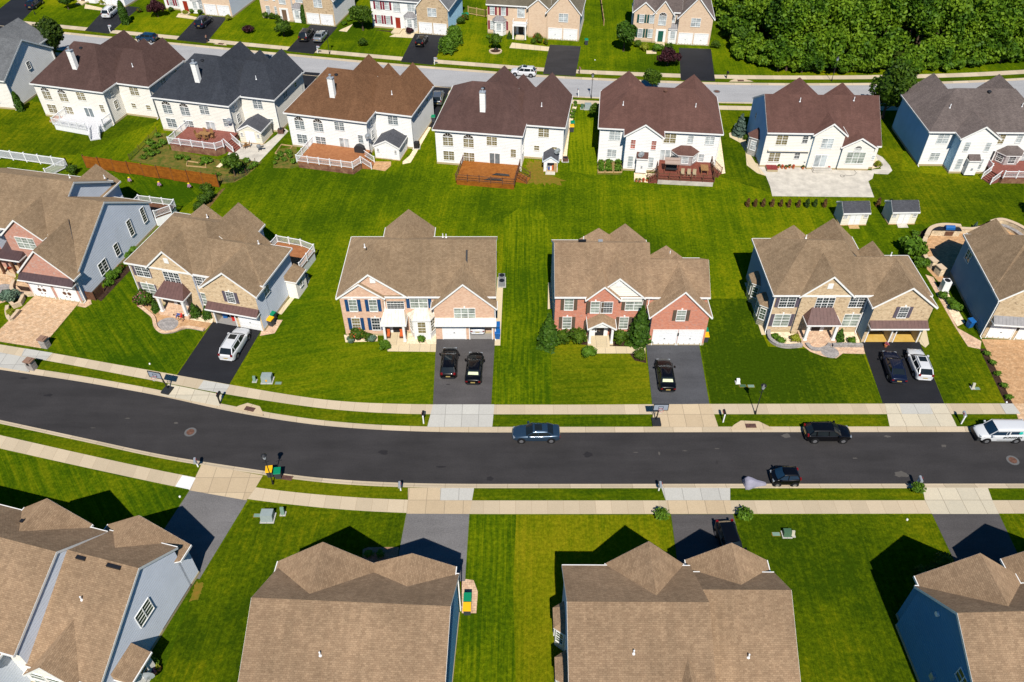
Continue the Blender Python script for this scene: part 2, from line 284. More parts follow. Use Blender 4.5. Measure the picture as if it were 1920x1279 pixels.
# ---------------------------------------------------------------- mesh builder
class MB:
    def __init__(s): s.v = []; s.f = []; s.m = []; s.sm = []
    def face(s, pts, mi=0):
        i = len(s.v); s.v += [tuple(p) for p in pts]; s.f.append(tuple(range(i, i+len(pts)))); s.m.append(mi)
    def box(s, x0, x1, y0, y1, z0, z1, mi=0, skip=''):
        a = [(x0, y0, z0), (x1, y0, z0), (x1, y1, z0), (x0, y1, z0), (x0, y0, z1), (x1, y0, z1), (x1, y1, z1), (x0, y1, z1)]
        F = {'b': (0, 3, 2, 1), 't': (4, 5, 6, 7), 's': (0, 1, 5, 4), 'e': (1, 2, 6, 5), 'n': (2, 3, 7, 6), 'w': (3, 0, 4, 7)}
        for k, q in F.items():
            if k not in skip: s.face([a[j] for j in q], mi)
    def bar(s, p, q, w, h=None, mi=0, up=(0, 0, 1)):
        "box beam from p to q"
        p, q = Vector(p), Vector(q); h = h or w; d = (q-p).normalized(); up = Vector(up)
        if abs(d.dot(up)) > .98: up = Vector((1, 0, 0))
        a = d.cross(up).normalized()*w/2; b = a.cross(d).normalized()*h/2
        c = [p-a-b, p+a-b, p+a+b, p-a+b, q-a-b, q+a-b, q+a+b, q-a+b]
        for f in ((0, 1, 2, 3), (7, 6, 5, 4), (0, 4, 5, 1), (1, 5, 6, 2), (2, 6, 7, 3), (3, 7, 4, 0)): s.face([c[j] for j in f], mi)
    def cyl(s, p, q, r, r2=None, n=10, mi=0, cap=True):
        p, q = Vector(p), Vector(q); r2 = r if r2 is None else r2; d = (q-p).normalized()
        a = d.orthogonal().normalized(); b = d.cross(a)
        P = [p+(a*math.cos(t)+b*math.sin(t))*r for t in [2*math.pi*i/n for i in range(n)]]
        Q = [q+(a*math.cos(t)+b*math.sin(t))*r2 for t in [2*math.pi*i/n for i in range(n)]]
        for i in range(n): s.face([P[i], P[(i+1) % n], Q[(i+1) % n], Q[i]], mi)
        if cap: s.face(P[::-1], mi); s.face(Q, mi)
    def ball(s, c, r, n=10, m=6, mi=0, sz=1.):
        c = Vector(c)
        def pt(i, j):
            th = math.pi*j/m; ph = 2*math.pi*i/n
            return c+Vector((r*math.sin(th)*math.cos(ph), r*math.sin(th)*math.sin(ph), r*sz*math.cos(th)))
        for j in range(m):
            for i in range(n):
                q = [pt(i, j), pt(i, j+1), pt(i+1, j+1), pt(i+1, j)]
                if j == 0: q = [q[0], q[1], q[2]]
                elif j == m-1: q = [q[0], q[1], q[3]]
                s.face(q, mi)
    def prism(s, poly, z0, z1, mi=0, mside=None):
        "polygon (list of xy, counter-clockwise) extruded"
        n = len(poly); mside = mi if mside is None else mside
        s.face([(p[0], p[1], z1) for p in poly], mi); s.face([(p[0], p[1], z0) for p in poly][::-1], mi)
        for i in range(n):
            a, b = poly[i], poly[(i+1) % n]; s.face([(a[0], a[1], z0), (b[0], b[1], z0), (b[0], b[1], z1), (a[0], a[1], z1)], mside)
    def build(s, name, mats, parent=None, merge=False, smooth=False, loc=None, rz=0, uvw=None):
        if not s.f: return None
        me = bpy.data.meshes.new(name); me.from_pydata(s.v, [], s.f)
        if isinstance(mats, str): mats = [mats]
        for m in mats: me.materials.append(MATS[m])
        me.polygons.foreach_set('material_index', s.m)
        uv = me.uv_layers.new(name='UVMap'); dat = np.empty(len(me.loops)*2, 'f')
        V = np.array(s.v); me.update(); k = 0
        for p in me.polygons:
            n = np.array(p.normal)
            if abs(n[2]) > .999: u = np.array((1., 0, 0)); v = np.array((0, 1., 0))
            else:
                u = np.array((-n[1], n[0], 0)); u /= np.linalg.norm(u)+1e-9; v = np.cross(n, u)
            for vi in p.vertices: dat[k] = V[vi] @ u; dat[k+1] = V[vi] @ v; k += 2
        if uvw is not None: dat = np.array(uvw, 'f').ravel()
        uv.data.foreach_set('uv', dat)
        if merge or smooth:
            bm = bmesh.new(); bm.from_mesh(me); bmesh.ops.remove_doubles(bm, verts=bm.verts, dist=.0008)
            bmesh.ops.recalc_face_normals(bm, faces=bm.faces)
            if smooth:
                for f in bm.faces: f.smooth = True
            bm.to_mesh(me); bm.free()
        o = bpy.data.objects.new(name, me); COL.objects.link(o)
        if parent is not None: o.parent = parent
        if loc is not None: o.location = loc
        o.rotation_euler.z = rz
        return o
def tag(o, label=None, cat=None, group=None, kind=None):
    if label: o['label'] = label
    if cat: o['category'] = cat
    if group: o['group'] = group
    if kind: o['kind'] = kind
    return o
def thing(name, label, cat, loc=(0, 0, 0), rz=0., group=None):
    o = bpy.data.objects.new(name, None); o.empty_display_size = .3; COL.objects.link(o)
    o.location = loc; o.rotation_euler.z = rz; return tag(o, label, cat, group)
def kids(o): return [c for c in COL.objects if c.parent == o]
CH = {}
def remember(root):
    "list of (object, parent) below a thing, for copying"
    L = []
    def rec(o):
        for c in bpy.data.objects:
            if c.parent == o: L.append((c, o)); rec(c)
    rec(root); CH[root.name] = L; return root
def dup(root, loc, rz=0., label=None, group=None, scale=None):
    n = root.copy(); COL.objects.link(n); n.location = loc; n.rotation_euler.z = rz; mp = {root: n}
    if scale: n.scale = scale if isinstance(scale, tuple) else (scale,)*3
    if label: n['label'] = label
    if group: n['group'] = group
    for c, p in CH[root.name]:
        d = c.copy(); COL.objects.link(d); d.parent = mp[p]; mp[c] = d
    return n
# ================================================================ GROUND AND ROADS
XS = np.concatenate([np.linspace(-420, -150, 28)[:-1], np.arange(-150, 150.1, 1.), np.linspace(150, 420, 28)[1:]])
def curve(pts, sm=7, flat=None):
    "surveyed edge line -> Y at every XS"
    w_ = [G(*p) for p in pts]; X = np.array([p.x for p in w_]); Y = np.array([p.y for p in w_])
    o = np.argsort(X); X, Y = X[o], Y[o]
    y = np.interp(XS, X, Y); sl0 = (Y[1]-Y[0])/(X[1]-X[0]); sl1 = (Y[-1]-Y[-2])/(X[-1]-X[-2])
    y = np.where(XS < X[0], Y[0]+(XS-X[0])*sl0, y); y = np.where(XS > X[-1], Y[-1]+(XS-X[-1])*sl1, y)
    k = np.ones(sm)/sm; core = slice(27, 27+301); yy = y.copy(); seg = np.convolve(np.pad(y[core], sm//2, mode='edge'), k, 'valid')
    yy[core] = seg; m = slice(27+sm, 27+301-sm); out = y.copy(); out[m] = yy[m]; return out
eA = curve([(0, 692), (150, 714), (300, 740.6), (431.6, 771), (560, 792), (646, 801), (762, 807.5), (879, 809.6), (1060, 809.6), (1360, 809), (1920, 808.6)])
eC = curve([(0, 682), (150, 704), (300, 731), (431.6, 761), (560, 783), (646, 793), (762, 799.5), (879, 800.4), (1060, 800.4), (1360, 800), (1920, 799.5)])
eS1 = curve([(0, 662), (99, 678), (315, 718.7), (420, 739), (560, 760.6), (640, 770), (740, 776), (809, 777), (1060, 777), (1360, 776.7), (1920, 776.5)])
eS2 = curve([(0, 646), (99, 662), (204, 681), (329.5, 702.7), (431.5, 721.6), (560, 743.5), (640, 753.7), (740, 757.5), (809, 758.7), (1060, 759), (1360, 757.5), (1899, 756.6)])
eB = curve([(0, 786.4), (186.6, 826.6), (291.5, 850), (379, 864.5), (560, 891.3), (640, 899), (751, 904.5), (860, 906.2), (1060, 906.2), (1920, 905.5)])
eD = curve([(0, 794.5), (186.6, 834.5), (291.5, 858), (379, 873), (560, 900.5), (640, 908.5), (751, 914), (860, 915.5), (1060, 915.5), (1920, 915.5)])
eT1 = curve([(0, 816), (143, 848.5), (262, 874.7), (367, 896), (501.6, 918), (560, 924), (640, 931.6), (765, 938), (891, 938.6), (1060, 938.6), (1920, 938.2)])
eT2 = curve([(0, 841), (143, 873), (291.5, 905), (356, 918.4), (466.5, 937), (560, 947.8), (640, 956), (762, 962.5), (880, 964), (1060, 964), (1920, 963)])
# far street: top edge of its far pavement, everything else lies parallel to it
g0 = curve([(-80, 27), (41, 39.4), (157.5, 51), (332.5, 67.5), (540, 87.5), (753.7, 107), (1019, 127.3), (1082, 131), (1274, 138.8), (1400, 141.6), (1560, 142), (1663, 140.8), (1780, 138.3), (1856, 134.8), (1920, 131)], 15)
dy = np.gradient(g0, XS); nrm = np.sqrt(1+dy*dy)
def off(d): return g0-d*nrm
def strip(name, ya, yb, z, mat, za=None, zb=None, x0=-420, x1=420, label=None):
    mb = MB(); uv = []; L = 0
    for i in range(len(XS)-1):
        if XS[i] < x0 or XS[i+1] > x1: continue
        dL = math.hypot(XS[i+1]-XS[i], yb[i+1]-yb[i])
        mb.face([(XS[i], ya[i], z if za is None else za), (XS[i+1], ya[i+1], z if za is None else za), (XS[i+1], yb[i+1], z if zb is None else zb), (XS[i], yb[i], z if zb is None else zb)])
        wd = abs(yb[i]-ya[i]); uv += [(L, 0), (L+dL, 0), (L+dL, wd), (L, wd)]; L += dL
    return tag(mb.build(name, mat, uvw=uv), kind='structure')
ZR = -.11
strip('street', eB, eA, ZR, 'street_asphalt')
strip('far_street', off(10.6), off(3.8), ZR, 'far_street_asphalt')
def ground_part(ya, yb): return ya, yb
mb = MB()
for ya, yb in ((np.full_like(XS, -60.), eD), (eC, off(11.25)), (off(3.15), np.full_like(XS, 700.))):
    for i in range(len(XS)-1):
        n = 5
        for k in range(n):
            a0 = ya[i]+(yb[i]-ya[i])*k/n; a1 = ya[i]+(yb[i]-ya[i])*(k+1)/n; b0 = ya[i+1]+(yb[i+1]-ya[i+1])*k/n; b1 = ya[i+1]+(yb[i+1]-ya[i+1])*(k+1)/n
            mb.face([(XS[i], a0, 0), (XS[i+1], b0, 0), (XS[i+1], b1, 0), (XS[i], a1, 0)])
tag(mb.build('ground', 'lawn_grass', merge=True), kind='structure')
def curb(name, inner, outer):
    "rolled concrete curb: gutter pan, sloping face, top"
    mb = MB(); uv = []; L = 0; prof = [(-.03, ZR-.05), (0, ZR+.006), (.40, ZR+.02), (.62, -.005), (.80, .022), (.97, .022), (1.0, -.05)]
    for i in range(len(XS)-1):
        dL = math.hypot(XS[i+1]-XS[i], inner[i+1]-inner[i])
        for (a, za), (b, zb) in zip(prof[:-1], prof[1:]):
            q = [(XS[i], inner[i]+(outer[i]-inner[i])*a, za), (XS[i+1], inner[i+1]+(outer[i+1]-inner[i+1])*a, za), (XS[i+1], inner[i+1]+(outer[i+1]-inner[i+1])*b, zb), (XS[i], inner[i]+(outer[i]-inner[i])*b, zb)]
            mb.face(q if outer[i] > inner[i] else q[::-1]); t = [(L, a), (L+dL, a), (L+dL, b), (L, b)]; uv += t if outer[i] > inner[i] else t[::-1]
        L += dL
    return tag(mb.build(name, 'curb_concrete', uvw=uv), kind='structure')
curb('curb', eA, eC); curb('curb', eB, eD); curb('curb', off(3.8), off(3.15)); curb('curb', off(10.6), off(11.25))
strip('sidewalk', eS1, eS2, .008, 'sidewalk_concrete'); strip('sidewalk', eT2, eT1, .008, 'sidewalk_concrete')
strip('sidewalk', off(1.6), off(0), .008, 'sidewalk_concrete'); strip('sidewalk', off(13.7), off(12.2), .008, 'sidewalk_concrete')

def sheet(name, px, z, mat, kind='structure', world=False, ang=0., label=None, cat=None):
    "flat surface; px = outline in photo pixels (or world points)"
    P_ = [Vector((*p, 0)) for p in px] if world else [G(*p) for p in px]
    a = 0
    for i in range(len(P_)): a += P_[i-1].x*P_[i].y-P_[i].x*P_[i-1].y
    if a < 0: P_ = P_[::-1]
    mb = MB(); mb.face([(p.x, p.y, z) for p in P_]); ca, sa = math.cos(R(ang)), math.sin(R(ang))
    uv = [((p.x-P_[0].x)*ca+(p.y-P_[0].y)*sa, -(p.x-P_[0].x)*sa+(p.y-P_[0].y)*ca) for p in P_]
    o = mb.build(name, mat, uvw=uv); bm = bmesh.new(); bm.from_mesh(o.data); bmesh.ops.triangulate(bm, faces=bm.faces); bm.to_mesh(o.data); bm.free()
    return tag(o, label, cat, kind=kind)
# mown lawns of the single lots (each mown in its own direction)
grass('lawn_striped', (0.039, 0.085, 0.002), (0.086, 0.140, 0.002), (0.152, 0.197, 0.003), 1, .6, .3, .5, 1)
grass('lawn_deep', (.032, .066, .002), (.070, .112, .002), (.145, .165, .003), 3, .25, .6, .42, 2)
grass('lawn_yellow', (0.084, 0.127, 0.002), (0.143, 0.170, 0.003), (0.206, 0.207, 0.005), 1, .4, .5, .5, 3)
grass('lawn_olive', (0.061, 0.104, 0.002), (0.108, 0.144, 0.003), (0.162, 0.175, 0.004), 86, .35, .5, .45, 4)
grass('lawn_fresh', (0.041, 0.090, 0.002), (0.078, 0.129, 0.002), (0.133, 0.170, 0.003), 75, .4, .7, .5, 5)
grass('lawn_slant', (0.033, 0.078, 0.002), (0.067, 0.119, 0.002), (0.128, 0.164, 0.003), -38, .6, .6, .42, 6)
grass('verge_grass', (0.036, 0.078, 0.002), (0.070, 0.114, 0.002), (0.123, 0.149, 0.003), 88, .3, .4, .45, 7)
for m, pts in (('lawn_striped', [(874, 965), (968, 965), (962, 1100), (968, 1300), (858, 1300), (868, 1080)]),
               ('lawn_yellow', [(968, 965), (1255, 965), (1268, 1040), (1268, 1100), (1060, 1140), (1040, 1300), (968, 1300), (962, 1100)]),
               ('lawn_deep', [(468, 940), (560, 950), (640, 958), (760, 964), (744, 1060), (500, 1110), (470, 1300), (290, 1300), (372, 1090)]),
               ('lawn_slant', [(0, 843), (143, 875), (290, 907), (352, 919), (300, 1010), (0, 1000)]),
               ('lawn_deep', [(1376, 966), (1745, 965), (1790, 1052), (1700, 1300), (1495, 1300), (1480, 1100), (1395, 1040)]),
               ('lawn_deep', [(1875, 965), (1960, 965), (1990, 1080), (1920, 1072)]),
               ('lawn_striped', [(927, 758), (1034, 758), (1034, 600), (1030, 415), (1012, 392), (975, 388), (945, 410), (937, 640), (930, 640)]),
               ('lawn_olive', [(1036, 758), (1222, 757), (1210, 645), (1100, 640), (1034, 640)]),
               ('lawn_deep', [(1333, 757), (1654, 756), (1617, 660), (1440, 650), (1400, 560), (1330, 560), (1312, 640)]),
               ('lawn_deep', [(1772, 756), (1890, 755), (1800, 600), (1760, 560), (1725, 645)]),
               ('lawn_fresh', [(432, 719), (560, 742), (640, 752), (740, 756.5), (811, 757), (820, 640), (650, 640), (590, 480), (500, 620)]),
               ('lawn_slant', [(84, 656), (204, 679), (330, 701), (398, 604), (280, 590), (262, 490), (160, 560)]),
               ('lawn_slant', [(0, 333), (150, 312), (400, 345), (330, 400), (240, 370), (200, 350), (100, 340), (0, 345)]),
               ('lawn_deep', [(0, 200), (60, 190), (300, 225), (140, 290), (0, 300)]),
               ('lawn_deep', [(1344, 203), (1700, 203), (1690, 320), (1920, 345), (1920, 420), (1700, 420), (1640, 370), (1440, 360), (1345, 330)]),
               ('lawn_striped', [(1078, 190), (1125, 190), (1120, 330), (1062, 320)])):
    sheet('lawn', pts, .004, m)
verge = [('verge_grass', eC, eS1), ('verge_grass', eT1, eD), ('verge_grass', off(3.15), off(1.6)), ('verge_grass', off(12.2), off(11.25))]
for m, a, b in verge: strip('verge', a, b, .004, m)
# driveways and their aprons
D = lambda m, *p, z=.014, a=0: sheet('driveway', list(p), z, m, ang=a)
A_ = lambda m, *p, z=.024, a=0: sheet('driveway_apron', list(p), z, m, ang=a)
D('black_sealed_asphalt', (401, 601), (492, 616), (430, 721), (332, 703.5))
D('grey_driveway_asphalt', (818, 635), (928, 636), (921, 758.5), (812, 758.5))
D('blue_grey_driveway_asphalt', (1211, 642), (1310, 642), (1330, 758), (1223, 758))
D('black_sealed_asphalt', (1615, 641), (1724, 641), (1770.6, 757), (1655.5, 757))
D('pale_driveway_asphalt', (356, 919), (464, 938), (374, 1086), (262, 1062))
D('pale_driveway_asphalt', (762, 963), (880, 964), (872, 1090), (738, 1090))
D('grey_driveway_asphalt', (1258.4, 964.5), (1374.6, 964.5), (1402, 1070), (1272, 1070))
D('grey_driveway_asphalt', (1747.7, 964), (1873, 964), (1930, 1085), (1805, 1085))
D('tan_pavers', (73, 547), (153, 562), (77, 653), (-5, 640), (-30, 640), (-5, 622), a=20)
D('orange_pavers', (1840, 636), (1990, 640), (2060, 790), (1930, 800), (1899, 757))
for q in ([(-10, 24), (30, -8), (82, -8), (72, 8), (40, 39.8), (10, 55), (-30, 52)], [(205, 8), (262, 14), (204, 63.5), (159, 58)], [(374, 28), (426, 33), (386, 81.5), (330, 75)], [(583, 46), (633, 51), (587.5, 101.5), (536.5, 96)],
          [(778, 63), (838, 66), (811, 122), (751, 116)], [(1031, 84), (1089, 87), (1079, 143), (1018, 139)], [(1273, 90), (1333, 92), (1341, 152.6), (1276.5, 150.6)]):
    D('black_sealed_asphalt' if q[0][0] != 1031 else 'street_asphalt', *q)
D('black_sealed_asphalt', (805, 162), (846, 163), (828, 200), (812, 240), (790, 235)); D('black_sealed_asphalt', (560, 134), (600, 137), (570, 175), (545, 190))
for m, q in (('apron_concrete', [(315, 720), (420, 741), (411, 762), (300, 741)]), ('apron_concrete_grey', [(812, 758.6), (927, 758.6), (923, 801), (801, 801)]),
             ('apron_concrete_tan', [(1224, 759), (1332, 757.5), (1347, 801), (1224, 801)]), ('apron_concrete', [(1659, 757), (1774, 757), (1794, 800), (1668, 800)]),
             ('tan_pavers', [(1899, 757), (2000, 757), (2040, 800), (1914, 800)]), ('apron_concrete_grey', [(-30, 655), (0, 661), (58, 672), (54, 698), (-30, 684)]),
             ('apron_concrete_tan', [(378, 871), (493, 892), (478, 917), (462, 938.5), (354, 919.5), (366, 896)]), ('apron_concrete_tan', [(765, 915), (889, 915), (885, 939), (880, 964), (762, 963.5), (765, 938)]),
             ('apron_concrete_tan', [(1248, 938.5), (1369, 938.5), (1373, 964.2), (1256, 964.2)]), ('apron_concrete_grey', [(1240, 915), (1369, 915), (1369, 938.5), (1248, 938.5)]),
             ('apron_concrete', [(1730, 915), (1852, 915), (1860, 937), (1873, 964), (1747, 964), (1734, 938)])):
    A_(m, *q)
A_('apron_concrete_grey', (826, 915.5), (889, 915.5), (885, 938.6), (825, 938.6), z=.028)
A_('white_patch_concrete', (342, 891.5), (367, 896.5), (356, 918.4), (328.5, 912.5), z=.028)
for q in ([(46, 653.5), (99, 662), (86, 676), (40, 668)], [(382, 713.5), (431, 722), (421, 739), (371, 729.5)], [(1686, 757.3), (1742, 757.2), (1750, 776.6), (1691, 776.6)], [(1874, 757), (1899, 757), (1914, 776.6), (1886, 776.6)]):
    sheet('pavement_slab', q, .027, 'apron_concrete_grey')
# storm drain hoods bulging into the verge
for cx, cy, wd, b in ((468, 769, 62, 1), (1408, 800.5, 78, 1), (1389, 152, 44, 1), (414, 83, 26, 1)):
    c = G(cx, cy); wW = abs((G(cx+wd/2, cy)-c).x); a = math.atan2(G(cx+20, cy+(4.2 if cx == 468 else .0 if cx > 1000 else 2)).y-c.y, G(cx+20, cy).x-c.x)
    pl = [(-wW*1.05, -.35), (wW*1.05, -.35), (wW*.85, .1), (wW*.45, .75), (-wW*.4, .85), (-wW*.8, .25)]
    sheet('drain_apron', [(c.x+x*math.cos(a)-y*math.sin(a), c.y+x*math.sin(a)+y*math.cos(a)) for x, y in pl], .030, 'apron_concrete_tan', world=True, ang=math.degrees(a))
    t = thing('storm_drain_grate', {468: 'rusty storm drain grate beside the brown mailbox at the curved street', 1408: 'rusty storm drain grate in front of the lamp on the street lawn strip', 1389: 'rusty storm drain grate on the far street near the wood', 414: 'rusty storm drain grate on the far street behind the navy roof'}[cx], 'drain grate', (c.x, c.y+.12, .036), a, 'storm drain grates')
    m = MB(); m.box(-.55, .55, -.28, .28, 0, .03); m.build('frame', 'rust', t); m = MB()
    for k in range(7): m.box(-.48+k*.15, -.42+k*.15, -.22, .22, .03, .045)
    m.build('grate', 'bronze_metal', t)
c = G(516, 896.5)
t = thing('storm_drain_grate', 'rusty storm drain grate at the curb right of the green and yellow bins', 'drain grate', G(537, 896, .03), R(-9), 'storm drain grates')
m = MB(); m.box(-.6, .6, -.25, .25, 0, .03); m.build('frame', 'rust', t)
m = MB(); [m.box(-.5+k*.15, -.44+k*.15, -.2, .2, .03, .045) for k in range(7)]; m.build('grate', 'bronze_metal', t)
for px, py, lab, z in ((357, 810, 'round manhole cover in the street at the left bend', ZR), (1899, 863, 'round manhole cover in the street near the right edge, below the white van', ZR), (1344, 171.5, 'round manhole cover in the far grey street', ZR)):
    t = thing('manhole_cover', lab, 'manhole cover', G(px, py, z+.006), 0, 'manhole covers')
    m = MB(); m.cyl((0, 0, -.02), (0, 0, .004), .62, .60, 20); m.build('collar', 'collar_grey', t)
    m = MB(); m.cyl((0, 0, 0), (0, 0, .018), .40, .39, 20); m.build('cover', 'rust', t)
# oil stains, chalk marks
def stain(px, py, rx, ry, mat, z=ZR+.005, n=14, s=0):
    rr = random.Random(px+s); c = G(px, py); sheet('stain', [(c.x+rx*math.cos(t)*rr.uniform(.6, 1.2), c.y+ry*math.sin(t)*rr.uniform(.6, 1.2)) for t in [2*math.pi*k/n for k in range(n)]], z, mat, world=True)
plain('oil_stain', (.021, .019, .020), .7, .3); plain('chalk', (.085, .078, .07), 1.)
for px, py, a, b in ((90, 740, .5, .25), (44, 708, .5, .2), (718, 847, .5, .35), (826, 874, .6, .15), (919, 896, .35, .3), (1103, 851, .5, .4), (840, 721, .3, .06)): stain(px, py, a, b, 'oil_stain', .02 if py == 721 else ZR+.005)
for px, py, a, b in ((238, 783, .3, .07), (174, 801, .3, .05), (329, 792, .25, .15), (1192, 847, .3, .05), (1285, 844, .3, .05), (1691, 888, .7, .4), (1345, 840, .3, .06), (1236, 849, .1, .25), (1475, 816, .5, .35), (1665, 817, .4, .15), (1770, 835, .3, .2), (1604, 858, .25, .08)): stain(px, py, a, b, 'chalk')
# ================================================================ HOUSES
def wing(x0, x1, y0, y1, ze, zr, ax='x', nt='', h0=0., h1=0., r=None, ze1=None, walls='SENW', oh=.32, holes=None, floor=0., rk=.22, m='SENW', base=0.):
    return dict(x=(x0, x1), y=(y0, y1), ze=ze, zr=zr, ax=ax, h=(h0, h1), r=r, ze1=ze if ze1 is None else ze1, walls=walls, oh=oh, holes=holes or {}, rk=rk, base=base, nt=nt)
def wing_geo(W, wall, roof, trim, wm):
    ax = W['ax']; (s0, s1), (t0, t1) = (W['x'], W['y']) if ax == 'x' else (W['y'], W['x'])
    r = (t0+t1)/2 if W['r'] is None else W['r']; ze, ze1, zr = W['ze'], W['ze1'], W['zr']; oh, rk = W['oh'], W['rk']; h0, h1 = W['h']; zb = W['base']
    X = (lambda s, t, z: (s, t, z)) if ax == 'x' else (lambda s, t, z: (t, s, z))
    cen = Vector(((W['x'][0]+W['x'][1])/2, (W['y'][0]+W['y'][1])/2, 3))
    class WF:
        @staticmethod
        def face(q, mi):
            q = [Vector(p) for p in q]; n_ = (q[1]-q[0]).cross(q[2]-q[1])
            if n_.dot(q[0]-Vector((cen.x, cen.y, q[0].z))) < 0: q = q[::-1]
            wall.face(q, mi)
    def wallface(side, pts, along):
        "pts: polygon (a, z) starting with the two bottom points; along: index-> 3D"
        if side not in W['walls']: return
        hs = W['holes'].get(side); mi = wm.get(side, 0)
        flip = (ax == 'y')
        if not hs:
            WF.face([along(a, z) for a, z in pts], mi); return
        hb = hs[0][2]; a0 = min(p[0] for p in pts); a1 = max(p[0] for p in pts)
        up = [(a0, hb), (a1, hb)]+[p for p in pts if p[1] > hb+.01]
        up = [(a0, hb), (a1, hb)]+sorted([p for p in pts if p[1] > hb+.01], key=lambda p: -p[0])
        WF.face([along(a, z) for a, z in up], mi); c = a0
        for (h_0, h_1, _) in sorted(hs):
            WF.face([along(c, zb), along(h_0, zb), along(h_0, hb), along(c, hb)], mi); c = h_1
        WF.face([along(c, zb), along(a1, zb), along(a1, hb), along(c, hb)], mi)
    # long walls (t0, t1)
    na, nb = ('S', 'N') if ax == 'x' else ('W', 'E')
    sj = W.get('tj', s1)
    wallface(na, [(s0, zb), (sj, zb), (sj, ze), (s0, ze)], lambda a, z: X(a, t0, z))
    wallface(nb, [(s0, zb), (sj, zb), (sj, ze1), (s0, ze1)], lambda a, z: X(a, t1, z))
    ea, eb = ('W', 'E') if ax == 'x' else ('S', 'N')
    def endp(h): return [(t0, zb), (t1, zb), (t1, ze1)]+([(r, zr)] if not h else [])+[(t0, ze)]
    wallface(ea, endp(h0), lambda a, z: X(s0, a, z)); wallface(eb, endp(h1), lambda a, z: X(s1, a, z))
    # roof
    ka = (zr-ze)/(r-t0); kb = (zr-ze1)/(t1-r); up = .07
    za = ze-ka*oh+up; zb_ = ze1-kb*oh+up; zt = zr+up
    e0 = s0-(oh if h0 else rk); e1 = s1+(oh if h1 else rk); r0 = s0+h0 if h0 else e0; r1 = s1-h1 if h1 else e1
    ej = W.get('tj', e1)
    A, B, C, D_ = X(e0, t0-oh, za), X(ej, t0-oh, za), X(ej, t1+oh, zb_), X(e0, t1+oh, zb_); P, Q = X(r0, r, zt), X(r1, r, zt)
    def slab(poly):
        v = [Vector(p) for p in poly]; n = (v[1]-v[0]).cross(v[2]-v[0])
        if n.z < 0: v = v[::-1]
        roof.face(v); roof.face([p-Vector((0, 0, .13)) for p in v][::-1], 1)
    slab([A, B, Q, P]); slab([D_, C, Q, P])
    if h0: slab([A, D_, P])
    if h1: slab([B, C, Q])
    def fascia(p, q, hgt=.2, wd=.07, rake=False):
        p, q = Vector(p), Vector(q); cx = Vector(X((e0+e1)/2, r, 0)); mid = (p+q)/2; d = (q-p).normalized(); o = d.cross(Vector((0, 0, 1))).normalized()
        if (mid-cx).dot(o) < 0: o = -o
        if rake: p = p-o*.05-Vector((0, 0, .03)); q = q-o*.05-Vector((0, 0, .03))
        o = o*wd; dn = Vector((0, 0, -hgt)); t = Vector((0, 0, .015))
        c = [p+t, q+t, q+t+o, p+t+o, p+dn, q+dn, q+dn+o, p+dn+o]
        for f in ((0, 1, 2, 3), (3, 2, 6, 7), (4, 7, 6, 5), (0, 3, 7, 4), (1, 5, 6, 2), (0, 4, 5, 1)): trim.face([c[j] for j in f])
    fascia(A, B); fascia(D_, C)
    if h0: fascia(A, D_)
    elif ea in W['walls'] and ea not in W.get('nt', ''): fascia(A, P, .24, .065, True); fascia(D_, P, .24, .065, True)
    if h1: fascia(B, C)
    elif eb in W['walls'] and eb not in W.get('nt', ''): fascia(B, Q, .24, .065, True); fascia(C, Q, .24, .065, True)

def jut(x0, x1, yf, yj, yb, ze, zr, **k):
    "gable jutting out of a lower slope: eaves stop at yj, ridge runs on to yb, so the valley is a true valley"
    W = wing(x0, x1, yf, yb, ze, zr, 'y', **k); W['tj'] = yj; W['walls'] = k.get('walls', 'SEW'); return W

FD = {'S': ((1, 0), (0, -1)), 'N': ((-1, 0), (0, 1)), 'E': ((0, 1), (1, 0)), 'W': ((0, -1), (-1, 0))}
def frame_at(face, plane, c):
    "origin and axes on a wall: face letter, wall plane coordinate, centre coordinate along the wall"
    if isinstance(face, tuple): return face          # (origin xy, u, n) given directly
    u, n = FD[face]; o = (c, plane) if face in 'SN' else (plane, c)
    return o, u, n
def on(fr):
    (ox, oy), u, n = fr
    return lambda a, z, d: (ox+u[0]*a+n[0]*d, oy+u[1]*a+n[1]*d, z)
def obox(mb, T, a0, a1, z0, z1, d0, d1, mi=0):
    c = [T(a0, z0, d0), T(a1, z0, d0), T(a1, z0, d1), T(a0, z0, d1), T(a0, z1, d0), T(a1, z1, d0), T(a1, z1, d1), T(a0, z1, d1)]
    for f in ((0, 1, 2, 3), (7, 6, 5, 4), (0, 4, 5, 1), (1, 5, 6, 2), (2, 6, 7, 3), (3, 7, 4, 0)): mb.face([c[j] for j in f], mi)
